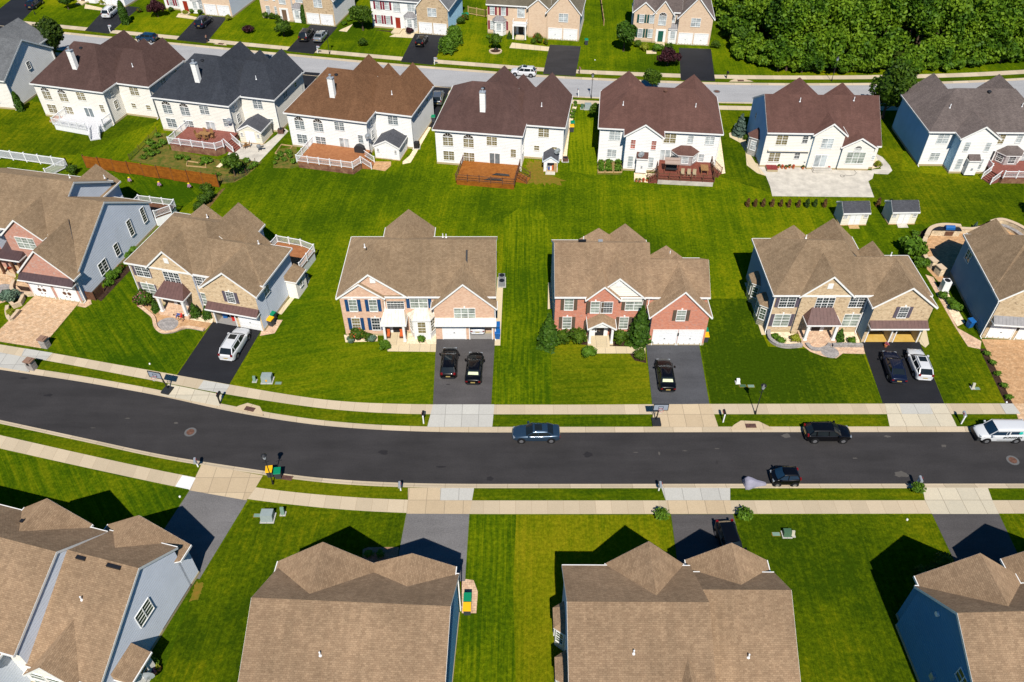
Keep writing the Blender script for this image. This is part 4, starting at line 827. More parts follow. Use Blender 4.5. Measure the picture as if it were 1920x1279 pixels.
for c in (-2.8, -1.2, .4): window(H, fr('N', 10.8, c), 2.6, 1.2, 1.0, 1, 'green_glass', (1, 1)); window(H, fr('N', 10.8, c), .7, 1.2, 1.6, 1, 'green_glass', (1, 2))
window(H, fr('N', 12.0, 5.4), 3.7, 2.2, 1.6, 2, 'green_glass', (1, 2))
m = MB(); m.box(-6.2, -4.93, 6.9, 9.2, 0, 2.5); b = m.build('side_porch', 'cream_siding', H); canopy(b, fr('W', -4.9, 8.05), 2.6, 1.5, 2.5, 3.3, 'warm_tan_shingles'); window(b, fr('W', -6.2, 7.9), 1.2, .6, .9, 1, 'dark_glass', (2, 1))
m = MB(); m.box(6.5, 12, 12.03, 17, 0, 2.8); b = m.build('sunroom', 'cream_siding', H); W2, rr, tt = MB(), MB(), MB(); wing_geo(wing(6.5, 12, 12.0, 17, 2.8, 4.4, 'y', walls=''), W2, rr, tt, {}); o = rr.build('sunroom_roof', ['warm_tan_shingles', 'white_trim'], b); tt.build('fascia', 'white_trim', o)

# ---------------------------------------------------------------- second street row: cream backs facing the camera
def chimney(par, x, y, z0, z1):
    m = MB(); m.box(x-.4, x+.4, y-.35, y+.35, z0, z1); c = m.build('chimney', 'white_siding', par)
    m = MB(); m.box(x-.45, x+.45, y-.4, y+.4, z1, z1+.12); m.cyl((x, y, z1+.12), (x, y, z1+.55), .13, n=8); m.cyl((x, y, z1+.5), (x, y, z1+.6), .2, n=8); m.build('chimney_cap', 'galvanized', c)
def rear_house(origin, rz, label, roofm, wallm, glass, extra=None, trim='white_trim'):
    W = [wing(.2, 13.0, 0, 14.2, 5.9, 10.15, 'x', h0=4.4, h1=4.6), wing(12.6, 18.8, 3.7, 13.4, 5.85, 9.2, 'x', h1=3.0, walls='SEN', h0=0), wing(12.7, 18.75, 8.7, 14.3, 5.8, 9.0, 'y', walls='NEW'),
         wing(4.6, 11.6, 8, 14.9, 5.9, 9.3, 'y', walls='NEW'), wing(9.2, 12.9, 11, 15.5, 5.9, 7.9, 'y', walls='NEW')]
    H, Rf = house('suburban_house', label, origin, rz, W, roofm, [wallm, 'white_siding'], {'S': 0, 'E': 0, 'W': 0, 'N': 0}, trim=trim)
    for c in (2.1, 5.2):
        window(H, fr('S', 0, c), 3.2, 1.5, 1.3, 2, glass, (2, 2), arch=True); window(H, fr('S', 0, c), .8, 1.6, 1.45, 2, glass, (2, 2))
    window(H, fr('S', 0, 8.7), 3.8, 1.5, 1.35, 2, glass, (2, 2)); window(H, fr('S', 0, 11.9), 2.15, .75, 1.25, 1, glass, (2, 2))
    T = on(fr('S', 0, 9.1)); m = MB(); obox(m, T, -.85, .85, .4, .48, 0, .1); obox(m, T, -.85, .85, 2.5, 2.6, 0, .08); [obox(m, T, a-.05, a+.05, .48, 2.5, 0, .08) for a in (-.8, 0, .8)]
    o = m.build('sliding_door', 'white_trim', H); m = MB(); m.face([T(-.8, .45, .03), T(.8, .45, .03), T(.8, 2.5, .03), T(-.8, 2.5, .03)]); m.build('pane', 'white_blinds' if glass != 'curtain_glass' else 'pale_glass', o)
    window(H, fr('S', 3.7, 15.9), 3.8, 1.55, 1.35, 2, glass, (2, 2)); window(H, fr('S', 3.7, 14.9), 1.5, .75, .75, 1, glass, (2, 1)); window(H, fr('S', 3.7, 17.6), 1.5, .75, .75, 1, glass, (2, 1))
    window(H, fr('E', 13.0, 2.0), 2.0, .8, 1.3, 1, glass, (2, 2)); window(H, fr('E', 13.0, 1.9), 4.2, .7, 1.0, 1, 'pale_glass', (2, 2))
    window(H, fr('E', 18.8, 7.5), 4.2, 1.3, .9, 2, 'green_glass', (2, 2)); window(H, fr('E', 18.8, 11.3), 4.3, .7, .7, 1, 'green_glass', (1, 1))
    chimney(Rf, 6.9, 3.0, 7.3, 10.5); turbine(Rf, 6.4, 6.1, 9.35); vent_pipe(Rf, 15.2, 6.0, 7.5, .6); downspout(H, 13.1, -.05, 5.6); downspout(H, 18.85, 3.66, 5.6)
    return H, Rf
rear_house((-77.5, 122.7), -14.3, 'cream house with dark brown roof and white deck, leftmost of the four chimney houses', 'dark_brown_shingles', 'cream_siding', 'curtain_glass')
rear_house((-56.4, 117.8), -13.6, 'cream house with a navy blue shingle roof and red deck with dining set', 'navy_shingles', 'cream_siding', 'pale_glass')
rear_house((-34.5, 112.6), -13.9, 'white house with a warm brown shingle roof and orange deck with white railing', 'brown_shingles', 'white_siding', 'pale_glass')
rear_house((-11.55, 107.3), -9.0, 'white house with a plum brown roof and amber wooden deck, beside the open toy shed', 'plum_shingles', 'white_siding', 'curtain_glass')
def rear_house_b(origin, rz, label, roofm, red=False):
    W = [wing(.1, 17.6, 0, 11.6, 5.9, 9.6, 'x', h0=4.4, h1=4.3), wing(3.9, 9.1, -2.1, 4.5, 5.9, 7.65, 'y', walls='SEW'), wing(.3, 7.6, 6, 12.2, 5.9, 9.0, 'y', walls='NEW'), wing(10.4, 17.5, 6, 12.0, 5.9, 9.0, 'y', walls='NEW')]
    H, Rf = house('suburban_house', label, origin, rz, W, roofm, ['white_siding', 'pale_blue_and_shade_siding'], {'S': 0, 'E': 0, 'W': 1, 'N': 0})  # west wall: blue shade painted in as its own siding colour
    window(H, fr('S', 0, 2.3), 3.8, 1.6, 1.5, 2, 'white_blinds', (2, 2)); window(H, fr('S', 0, 2.1), 1.0, 1.3, 1.2, 2, 'white_blinds', (2, 2))
    window(H, fr('S', 0, 10.4), 3.8, 1.7, 1.5, 2, 'curtain_glass', (2, 2)); window(H, fr('S', 0, 13.4), 4.0, .75, 1.2, 1, 'white_blinds', (2, 2)); window(H, fr('S', 0, 16.2), 3.9, 1.25, 1.2, 2, 'white_blinds', (2, 2)); window(H, fr('S', 0, 15.4), 1.0, .75, 1.2, 1, 'white_blinds', (2, 2))
    for c in (5.0, 8.0):
        window(H, fr('S', -2.1, c), 3.7, .65, 1.4, 1, 'red_glass' if red else 'white_blinds', (2, 2)); window(H, fr('S', -2.1, c-.1), .7, .7, 1.7, 1, 'white_blinds', (1, 2))
    m = MB(); m.box(5.75, 7.35, -3.0, -2.13, .25, 2.6); b = m.build('chimney_box', 'white_siding', H); canopy(b, fr('S', -2.1, 6.55), 1.7, 1.0, 2.6, 3.2, roofm); m = MB(); m.box(6.45, 6.7, -3.12, -3.0, 1.1, 1.4); m.build('flue_vent', 'galvanized', b)
    T = on(fr('S', 0, 10.0)); m = MB(); obox(m, T, -.85, .85, .5, .6, 0, .1); obox(m, T, -.85, .85, 2.6, 2.7, 0, .08); [obox(m, T, a-.05, a+.05, .6, 2.6, 0, .08) for a in (-.8, 0, .8)]
    o = m.build('sliding_door', 'white_trim', H); m = MB(); m.face([T(-.8, .6, .03), T(.8, .6, .03), T(.8, 2.6, .03), T(-.8, 2.6, .03)]); m.build('pane', 'white_blinds' if red else 'dark_glass', o)
    bay(H, fr('S', 0, 12.9), 3.9, 1.3, 2.6, 3.5, 'white_siding', roofm, 'white_blinds' if red else 'dark_glass', ww=.95, wz=1.3, wh=1.05, cut=.75)
    turbine(Rf, 9.3, 5.2, 9.15, 'rust' if red else 'black_metal'); vent_pipe(Rf, 3.2, 3.0, 7.9, .6); vent_pipe(Rf, 13.8, 3.3, 8.0, .6); downspout(H, .1, -.05, 5.6); downspout(H, 17.6, -.05, 5.6)
    return H, Rf
rear_house_b((12.95, 107.8), -6.2, 'white house with a red brown roof and a dark red deck with a canopy swing', 'red_brown_shingles', True)
rear_house_b((61.2, 106.6), -1.0, 'cream house with a grey brown roof and red deck at the right edge', 'grey_brown_shingles')
W = [wing(0, 10.8, 0, 10.8, 5.9, 9.0, 'x', nt='E', rk=.05), wing(10.8, 16.8, 0.02, 10.8, 4.1, 8.75, 'x', walls='SEN', r=6.0, ze1=5.9), wing(6.9, 11.2, -.5, 4, 5.9, 7.55, 'y', walls='SEW'), wing(11.4, 16.0, -.55, 3, 4.0, 5.35, 'y', walls='SEW'), wing(3.4, 10.2, 5, 12.0, 5.9, 8.6, 'y', walls='NEW'), wing(11, 16.6, 5, 12.6, 5.2, 7.6, 'y', walls='NEW')]
H, Rf = house('suburban_house', 'cream house with a red brown roof behind a large bare concrete patio', (37.3, 106.3), -2.0, W, 'red_brown_shingles', ['cream_siding', 'pale_blue_and_shade_siding'], {'W': 1})  # west wall's blue is painted shade, the rest is cream
window(H, fr('S', 0, 2.4), 3.75, 1.6, 1.5, 2, 'curtain_glass', (2, 2)); window(H, fr('S', 0, 1.9), .95, 1.6, 1.45, 2, 'curtain_glass', (2, 2)); window(H, fr('S', 0, 5.75), 4.1, .75, 1.1, 1, 'dark_glass', (2, 2)); window(H, fr('S', 0, 5.2), 1.5, .75, .95, 1, 'dark_glass', (2, 2))
window(H, fr('S', -.5, 8.9), 3.6, 1.6, 1.5, 2, 'white_blinds', (2, 2)); window(H, fr('S', -.55, 13.6), 1.2, 2.6, 1.8, 3, 'blinds_glass', (2, 2)); window(H, fr('S', -.55, 13.6), 3.25, 1.0, .25, 1, 'blinds_glass', (2, 1), arch=True); window(H, fr('S', 0, 11.1), 1.6, .6, .5, 1, 'white_blinds', (1, 1)); window(H, fr('S', 0, 16.3), 1.6, .6, .6, 1, 'white_blinds', (1, 1))
T = on(fr('S', -.5, 8.6)); m = MB(); obox(m, T, -.95, .95, .4, .5, 0, .1); obox(m, T, -.95, .95, 2.4, 2.5, 0, .08); [obox(m, T, a-.05, a+.05, .5, 2.4, 0, .08) for a in (-.9, 0, .9)]; o = m.build('sliding_door', 'white_trim', H); m = MB(); m.face([T(-.9, .5, .03), T(.9, .5, .03), T(.9, 2.4, .03), T(-.9, 2.4, .03)]); m.build('pane', 'white_blinds', o)
canopy(H, fr('S', 0, 3.7), 6.0, .35, 2.95, 3.1, 'cream_metal', name='folded_awning', trim='cream_trim'); bay(H, fr('W', 0, 4.2), 2.6, 1.2, 3.0, 4.1, 'white_siding', 'red_brown_shingles', 'white_blinds', cut=.7); vent_pipe(Rf, 5.0, 4.2, 8.5, .6); vent_pipe(Rf, 13.2, 5.2, 8.3, .6)
window(H, fr('W', 0, 7.4), 4.2, .5, .8, 1, 'green_glass', (1, 1)); window(H, fr('W', 0, 1.4), 3.3, .01, .01, 1, 'green_glass', (1, 1)) if 0 else None
W = [wing(-14, .2, 0, 13.2, 5.3, 9.1, 'x', walls='SEN', r=7.1), wing(-12.5, -3.5, 9, 17.8, 5.2, 8.1, 'y', walls='NEW')]
H, Rf = house('suburban_house', 'white house with slate grey roof cut off by the left edge behind the arborvitae', (-83.4, 124.9), -9.5, W, 'slate_grey_shingles', ['cream_siding', 'white_siding'], {'E': 1})
window(H, fr('S', 0, -3.0), 1.1, 1.3, 1.2, 2, 'pale_glass', (2, 2)); window(H, fr('S', 0, -3.3), 3.4, 1.0, 1.2, 1, 'dark_glass', (2, 2)); window(H, fr('E', .2, 6.5), 4.3, .8, 1.2, 1, 'dark_glass', (2, 2)); vent_pipe(Rf, -2.4, 6.5, 7.8); downspout(H, .3, 0, 4.7); downspout(H, .3, 13, 4.7)

# ---------------------------------------------------------------- far row beyond the second street, fronts facing the camera, cut by the top edge
def far_house(origin, rz, label, roofm, mainm, garm, side, shutter, doorm, base_x, gx, glass='white_blinds', portico=False, second=True, bayx=7.6, winx=(1.5, 3.4), wood_gable=True, dx=0., gable2=None):
    W = [wing(0, gx+.3, 1.2, 11, 5.9, 9.3, 'x'), wing(gx, gx+6.3, 0, 11, 5.4, 9.0, 'y', walls='SEW')]+([wing(0, 3.9, .6, 5, 5.9, 7.6, 'y', walls='SEW')] if wood_gable else [])+([wing(3.9, 7.2, .4, 5, 5.9, 8.0, 'y', walls='SEW')] if second else [])
    if gable2: W.append(wing(gable2[0], gable2[1], .5, 5, 5.9, 5.9+(gable2[1]-gable2[0])*.42, 'y', walls='SEW'))
    for w_ in W: w_['wm'] = {'S': 0, 'E': 2, 'W': 2, 'N': 2}
    W[1]['wm'] = {'S': 1, 'E': 2, 'W': 2, 'N': 2}
    H, Rf = house('suburban_house', label, origin, rz, W, roofm, [mainm, garm, side], {})
    yf = .6 if wood_gable else 1.2
    for x in winx:
        window(H, fr('S', yf, x), 3.7, .85, 1.5, 1, glass, (2, 2), shutter); window(H, fr('S', yf, x), .9, .85, 1.6, 1, glass, (2, 2), shutter)
    yc = .4 if second else 1.2
    window(H, fr('S', yc, 5.4+dx), 3.5, 1.4, 1.6, 1, glass, (4, 4), arch=True); door(H, fr('S', yc, 5.4+dx), doorm, 1.0, 2.1, .25)
    window(H, fr('S', 1.2, gx-1.4), 3.8, 1.5, 1.5, 2, glass, (2, 2)); bay(H, fr('S', 1.2, bayx), 2.6, .9, 2.8, 3.6, 'white_trim', 'grey_metal', glass, cut=.6)
    window(H, fr('S', 0, gx+3.15), 3.6, 1.7, 1.5, 2, glass, (2, 2))
    for c in (gx+1.65, gx+4.6): garage_door(H, fr('S', 0, c), 2.5, 2.15)
    m = MB(); m.box(4.6+dx, 6.3+dx, -1.2, yc, 0, .25); m.build('door_step', 'walk_concrete', H)
    if portico:
        m = MB(); m.box(4.1+dx, 6.8+dx, -1.4, .4, 2.7, 2.95); o = m.build('portico', 'white_trim', H); m = MB()
        for x in (4.15+dx, 6.75+dx): m.box(x-.05, x+.05, -1.4, .4, 3.5, 3.58)
        m.box(4.1+dx, 6.8+dx, -1.42, -1.34, 3.5, 3.58)
        for k in range(14): x = 4.15+dx+k*.2; m.box(x-.02, x+.02, -1.4, -1.36, 2.95, 3.5)
        m.build('balustrade', 'white_trim', o)
        for x in (4.25+dx, 6.65+dx): column(H, x, -1.3, .2, 2.7, .12)
    return H, Rf
far_house((23.2, 153.0), -6, 'pale brick house with green door and shutters beside the magnolia and the wood', 'grey_brown_shingles', 'beige_brick', 'beige_brick', 'white_siding', 'green_shutter', 'green_door', 0, 8.5, bayx=7.1+.6)
far_house((-5.0, 156.5), -9, 'pale brick house with a white portico balcony and half dark red shutters', 'olive_grey_shingles', 'beige_brick', 'beige_brick', 'white_siding', 'red_shutter', 'black_door', 0, 11.9, portico=True, bayx=2.4, winx=(1.0, 3.2), second=False, wood_gable=False, glass='white_blinds', dx=1.25, gable2=(8.2, 11.9))
far_house((-28.2, 159.6), -12, 'white fronted house with dark red shutters and a red door, brick garage wing', 'slate_grey_shingles', 'white_siding', 'tan_brick', 'pale_blue_and_shade_siding', 'red_shutter', 'red_door', 0, 9.8, wood_gable=False, second=False, bayx=8.1)
far_house((-51.5, 164.6), -12.5, 'beige house with brick garage wing behind the two arborvitae and a parked minivan', 'tan_shingles', 'beige_brick', 'tan_brick', 'white_siding', None, 'brown_door', 0, 10.1, bayx=8.2, wood_gable=False)
far_house((-73.0, 169.5), -13, 'house with red shutters behind the purple maple, white garage doors, black minivan on its drive', 'slate_grey_shingles', 'white_siding', 'beige_brick', 'blue_grey_siding', 'red_shutter', 'red_door', 0, 9.6, wood_gable=False)
far_house((-97.0, 175.5), -14, 'house at the top left with a white minivan on its drive', 'slate_grey_shingles', 'white_siding', 'white_siding', 'blue_grey_siding', None, 'brown_door', 0, 9.6, wood_gable=False)
# ================================================================ VEHICLES
KIND = {   # L, W, H, hood z, belt z, deck z, (windshield base, windshield top, roof end, rear glass base) as fractions of L from the rear
 'sedan': (4.85, 1.84, 1.45, .98, .98, 1.04, (.70, .56, .27, .13)),
 'suv':   (4.62, 1.86, 1.62, 1.06, 1.04, 1.08, (.725, .555, .13, .03)),
 'wagon': (5.05, 1.94, 1.74, 1.12, 1.08, 1.12, (.74, .59, .13, .035)),
 'minivan': (5.0, 1.96, 1.72, 1.08, 1.06, 1.1, (.80, .62, .10, .025)),
 'hatch': (4.20, 1.76, 1.50, 1.00, .98, 1.05, (.74, .60, .12, .03)),
 'mini':  (2.70, 1.58, 1.55, 1.02, .98, 1.05, (.82, .60, .14, .03)),
 'van':   (4.80, 1.84, 1.88, 1.12, 1.12, 1.15, (.79, .66, .03, .008)),
}
def car(name, label, cat, kind, paintm, loc, rz, group='parked cars', glassm='car_glass', sunroof=False, rails=False, z=0., plate=True, shade=None, k=1.):
    L, Wd, H, zh, zb, zd, fx = KIND[kind]; L *= k; hw = Wd/2
    t = thing(name, label, cat, (loc[0], loc[1], z), rz, group)
    X = lambda f: -L/2+f*L
    st = [(0.0, .80, .52, zd-.14), (.012, .90, .30, zd-.05), (.05, .96, .24, zd), (fx[3]+.02, .985, .22, zd+.0), (.22, 1., .20, max(zb, zd-.02)), (.38, 1., .20, zb), (.55, 1., .20, zb), (fx[0], .99, .20, zh), (.84, .97, .22, zh-.06), (.93, .90, .25, zh-.16), (.98, .78, .32, zh-.27), (1.0, .62, .45, zh-.40)]
    st = sorted(st); m = MB(); rings = []
    for f, wf, z0, zt in st:
        w = hw*wf; zm = (z0+zt)/2+.05; x = X(f)
        half = [(0, z0), (w*.86, z0), (w*.985, z0+.1), (w, zm), (w*.965, zt-.09), (w*.87, zt), (w*.45, zt+.035), (0, zt+.045)]
        rings.append([(x, y, q) for y, q in half]+[(x, -y, q) for y, q in half[-2:0:-1]])
    n = len(rings[0])
    for a, b in zip(rings[:-1], rings[1:]):
        for i in range(n): m.face([a[i], a[(i+1) % n], b[(i+1) % n], b[i]])
    m.face(rings[0][::-1]); m.face(rings[-1])
    b = m.build('body', paintm, t, smooth=True); sb = b.modifiers.new('s', 'SUBSURF'); sb.levels = 1; sb.render_levels = 2
    # cabin
    xa, xb, xc, xd = [X(f) for f in fx]; wb, wr = hw*.875, hw*(.70 if kind != 'van' else .80); zr = H-.06; zq = zb-.02; zbk = zd-.02
    zf = zh+.0
    A0, A1 = (xa, wb*.93, zf), (xa, -wb*.93, zf); B0, B1 = (xb, wr, zr), (xb, -wr, zr); C0, C1 = (xc, wr*.96, zr-.02), (xc, -wr*.96, zr-.02); D0, D1 = (xd, wb*.9, zbk), (xd, -wb*.9, zbk)
    def quad(name, q, mat, bulge=.05, ax=(1, 0, 0)):
        m = MB(); q = [Vector(p) for p in q]; N = 6; v = Vector(ax)
        def pt(i, j):
            a, c = i/N, j/N; p = (q[0]*(1-a)+q[1]*a)*(1-c)+(q[3]*(1-a)+q[2]*a)*c; return p+v*bulge*(1-(2*a-1)**2)
        for i in range(N):
            for j in range(2): m.face([pt(i, j/2*N), pt(i+1, j/2*N), pt(i+1, (j+1)/2*N), pt(i, (j+1)/2*N)])
        return m.build(name, mat, t, smooth=True)
    quad('windshield', (A0, A1, B1, B0), glassm, .10)
    quad('rear_window', (D1, D0, C0, C1), glassm if kind != 'van' else paintm, .05, (-1, 0, 0))
    if shade: m = MB(); a = [Vector(p) for p in (D0, D1, C1, C0)]; lo = [a[0].lerp(a[3], .2), a[1].lerp(a[2], .2), a[1].lerp(a[2], .75), a[0].lerp(a[3], .75)]; c = sum(lo, Vector())/4; m.face([c+(p-c)*.8+Vector((-.06, 0, .025)) for p in lo]); m.build('rear_shade', shade, t)
    for s_, (a, b_, c, d) in ((1, (A0, B0, C0, D0)), (-1, (A1, B1, C1, D1))):
        wbm = s_*(wb*.99); pts = [a, b_, c, d, ((xd*.6+xa*.4), wbm, zq), ((xa*.7+xd*.3), wbm, zq)]
        m = MB()
        if kind == 'van':
            xm = xb-(xb-xc)*.42
            lo = lambda x: (x, s_*wb*.985, zq+.02); hi = lambda x: (x, s_*(wr+.012), zr-.1)
            m.face([lo(xa-.02), lo(xm), hi(xm), hi(xb)]); m.build('side_window', glassm, t)
            m = MB(); m.face([lo(xm), lo(xc-.02), hi(xc), hi(xm)]); pn = m.build('side_panel', paintm, t)
            m = MB(); f = lambda x, a: (x, s_*(wb*.985*(1-a)+(wr+.012)*a+.012), (zq+.02)*(1-a)+(zr-.1)*a); m.face([f(xm-.12, .18), f(xm-.95, .18), f(xm-.95, .86), f(xm-.12, .86)]); m.build('side_window', glassm, t)
            m = MB(); m.bar(f(xb-.0, .95), f(xc, .98), .05, .14); m.build('roof_rail', paintm, t)
        else:
            m.face([a, (xa*.75+xd*.25, wbm, zq), (xa*.3+xd*.7, wbm, zq), d, c, b_]); m.build('side_window', glassm, t)
    # roof panel with crown, pillars
    m = MB(); N, M_ = 8, 6
    def rp(i, j):
        a, c = i/N, j/M_; x = xb+.04+(xc-.05-xb-.04)*a; w = (wr+.03)*(1-.04*a); y = w*(2*c-1); return (x, y, zr+.015+.055*(1-(2*c-1)**4)*(1-(2*a-1)**6)-.02*a)
    for i in range(N):
        for j in range(M_): m.face([rp(i, j), rp(i, j+1), rp(i+1, j+1), rp(i+1, j)])
    for i in range(N):
        for j in (0, M_): p, q = rp(i, j), rp(i+1, j); m.face([p, q, (q[0], q[1]*1.01, q[2]-.07), (p[0], p[1]*1.01, p[2]-.07)])
    r_ = m.build('car_roof', paintm, t, smooth=True)
    m = MB()
    for s_ in (-1, 1):
        for p, q, w in (((xa, s_*wb*.94, zf-.02), (xb, s_*(wr+.01), zr+.01), .07), ((xd, s_*wb*.91, zbk-.02), (xc, s_*(wr*.97), zr), .10 if kind != 'van' else .2), ((X(.46), s_*(wb+.008), zq-.02), (X(.45), s_*(wr+.02), zr), .07)): m.bar(p, q, w, .05)
        if kind in ('suv', 'wagon', 'minivan', 'hatch'): m.bar((X(.2), s_*(wb+.0), zq-.02), (X(.19), s_*(wr+.012), zr), .12, .05)
    m.build('pillars', paintm, t)
    if sunroof: m = MB(); x1 = xb-.15; m.box(x1-.75, x1, -wr*.62, wr*.62, zr+.05, zr+.075); m.build('sunroof', 'car_glass', r_)
    if rails:
        for s_ in (-1, 1): m = MB(); m.bar((xb-.1, s_*wr*.93, zr+.1), (xc+.1, s_*wr*.9, zr+.09), .05, .06); m.build('roof_rail', 'galvanized' if paintm != 'black_paint' else 'black_metal', r_)
    wrd = .34 if kind not in ('mini', 'hatch') else .30
    for fx_ in (.185, .805):
        for s_ in (-1, 1):
            x = X(fx_); y0 = s_*(hw-.22); y1 = s_*(hw+.012); m = MB(); m.cyl((x, s_*(hw-.12), wrd+.02), (x, s_*(hw+.004), wrd+.02), wrd+.085, n=20); m.build('wheel_arch', 'tyre', b)
            m = MB(); m.cyl((x, y0, wrd), (x, y1+s_*.008, wrd), wrd, n=20); wh = m.build('wheel', 'tyre', t); m = MB(); m.cyl((x, y1, wrd), (x, y1+s_*.018, wrd), wrd*.68, wrd*.55, n=14)
            m.build('wheel_rim', 'wheel_rim', wh)
    for s_ in (-1, 1):
        m = MB(); m.box(X(.955)-.12, X(.955)+.08, s_*hw*.66-.14, s_*hw*.66+.14, zh-.36, zh-.22); m.build('headlight', 'head_lamp', t)
        zt = zd-.16 if kind in ('sedan',) else zd+.0
        m = MB(); m.box(X(0)+.0, X(0)+.14, s_*hw*.74-.12, s_*hw*.74+.10, zt-.16, zt-(.02 if kind == 'sedan' else -.08)); m.build('taillight', 'tail_lamp', t)
        m = MB(); m.box(xa-.32, xa-.14, s_*(hw+.0), s_*(hw+.2), zq+.02, zq+.16); m.build('side_mirror', paintm, t)
    m = MB(); m.box(X(0)-.02, X(0)+.03, -.24, .24, .62, .75); m.build('license_plate', 'plate', t)
    m = MB(); m.box(X(0)-.03, X(0)+.12, -hw*.72, hw*.72, .40, .50); m.build('bumper', 'dark_plastic' if paintm != 'white_paint' else 'white_paint', t)
    return t
def span(rear, front, z=.7):
    a, b = G(*rear, z), G(*front, z); c = (a+b)/2; return (c.x, c.y), math.atan2(b.y-a.y, b.x-a.x)
def put(name, label, cat, kind, pm, rear, front, **kw):
    c, a = span(rear, front); return car(name, label, cat, kind, pm, c, a, z=kw.pop('zz', .016), **kw)
put('parked_car', 'white estate car with sunroof on the black drive of the bend house', 'car', 'wagon', 'white_paint', (425.5, 668), (455, 620), sunroof=True, rails=True)
put('parked_car', 'black off-roader, left of the two cars on the grey drive', 'car', 'suv', 'black_paint', (840, 706), (844.5, 652), sunroof=True)
put('parked_car', 'black saloon with yellow rear sunshade, right of the two on the grey drive', 'car', 'sedan', 'black_paint', (886.5, 717), (892.5, 660), shade='sunshade_silver')
put('parked_car', 'white saloon inside the open garage of the blue shutter house', 'car', 'sedan', 'white_paint', (895.5, 615), (897, 580), zz=.03)
put('parked_car', 'black saloon with pale rear shade parked alone on the red brick house drive', 'car', 'sedan', 'black_paint', (1252.5, 729), (1243.5, 674), shade='sunshade_silver')
put('parked_car', 'dark navy saloon beside the white crossover on the double garage drive', 'car', 'sedan', 'navy_paint', (1686, 714), (1667, 659))
put('parked_car', 'white crossover with sunroof beside the dark navy saloon', 'car', 'suv', 'white_paint', (1735, 709), (1712.5, 655), sunroof=True, rails=True)
c = G(1004.5, 817.5, 0); car('parked_car', 'steel blue saloon parked in the middle of the street curb', 'car', 'sedan', 'steel_blue_paint', c, R(180.5), z=ZR, sunroof=True)
c = G(1549, 817.5, 0); car('parked_car', 'black crossover parked at the street curb left of the white van', 'car', 'suv', 'black_paint', c, R(0), z=ZR)
c = G(1469, 900, 0); car('parked_car', 'tiny black two-seater behind the grey covered heap at the curb', 'car', 'mini', 'black_paint', c, R(180), z=ZR, glassm='tinted_glass')
put('parked_car', 'black car half hidden by the roof on the drive of the lower right middle house', 'car', 'suv', 'black_paint', (1362, 996), (1378, 1046))
put('parked_minivan', 'white minivan on the top left drive beside the tall narrow evergreen', 'minivan', 'minivan', 'white_paint', (197, 30), (217, 13), rails=True)
put('parked_minivan', 'dark navy minivan behind the purple bush lawn in the far row', 'minivan', 'minivan', 'navy_paint', (372, 49), (392, 31))
put('parked_car', 'dark car at the very top left drive beside the lamp post', 'car', 'suv', 'navy_paint', (53, 15), (76, -3))
put('parked_minivan', 'dark purple minivan left of the silver saloon', 'minivan', 'minivan', 'charcoal_paint', (567, 74), (581.5, 55))
put('parked_car', 'silver saloon right of the dark purple minivan', 'car', 'sedan', 'silver_paint', (594.5, 75), (608, 58))
put('parked_car', 'black hatchback on the drive beside the weeping trees', 'car', 'hatch', 'black_paint', (784.5, 85), (797, 66))
def road_ang(X):
    i = int(np.searchsorted(XS, X)); return math.atan2(g0[i+1]-g0[i-1], XS[i+1]-XS[i-1])
for px, py, lab, kd, pm, fl in ((276.5, 75, 'dark blue hatchback on the far street between two dark roofs', 'hatch', 'dark_blue_paint', 180), (981.5, 139.5, 'white crossover parked on the far street behind the plum roof', 'suv', 'white_paint', 180), (499, 117, 'blue car on the far street mostly behind the navy roof', 'sedan', 'dark_blue_paint', 0), (1668, 189, 'dark blue car on the far street glimpsed left of the big tree', 'sedan', 'dark_blue_paint', 0)):
    c = G(px, py, 0); car('parked_car', lab, 'car', kd, pm, c, road_ang(c.x)+R(fl), z=ZR, sunroof=(kd == 'suv'))
put('parked_car', 'silver grey car on the short drive right of the warm brown roof', 'car', 'suv', 'grey_paint', (819, 193), (823, 172))
# white van with its lettering
c = G(1868, 817.5, 0); V = car('white_van', 'white delivery van with blue-green round logo and dark lettering at the curb', 'van', 'van', 'white_paint', c, R(180), group=None, z=ZR, glassm='tinted_glass')
def text(par, s, size, loc, rot, mat, name='lettering', ext=.004, sx=1.):
    cu = bpy.data.curves.new(name, 'FONT'); cu.body = s; cu.size = size; cu.extrude = ext; cu.align_x = 'CENTER'; cu.align_y = 'CENTER'; cu.offset = size*.03
    o = bpy.data.objects.new(name, cu); COL.objects.link(o); dg = bpy.context.evaluated_depsgraph_get(); me = bpy.data.meshes.new_from_object(o.evaluated_get(dg)); bpy.data.objects.remove(o)
    o = bpy.data.objects.new(name, me); COL.objects.link(o); me.materials.append(MATS[mat]); o.parent = par; o.location = loc; o.rotation_euler = rot; o.scale = (sx, 1, 1); return o
plain('logo_teal', (.02, .52, .42), .5); plain('letter_dark', (.03, .04, .04), .5)
# the van's left side faces the camera (its local +y)
text(V, '#GREENIX', .36, (-.95, .924, .90), (R(90), 0, R(180)), 'letter_dark', sx=1.15)
m = MB(); m.cyl((-1.62, .70, 1.42), (-1.62, .812, 1.42), .19, n=20); m.build('logo', 'logo_teal', V)
m = MB(); m.box(-1.3, .55, .905, .925, .52, .57); m.build('side_stripe', 'dark_plastic', V)
m = MB(); m.box(2.0, 2.43, -.8, .8, .3, .72); m.build('front_bumper', 'dark_plastic', V)
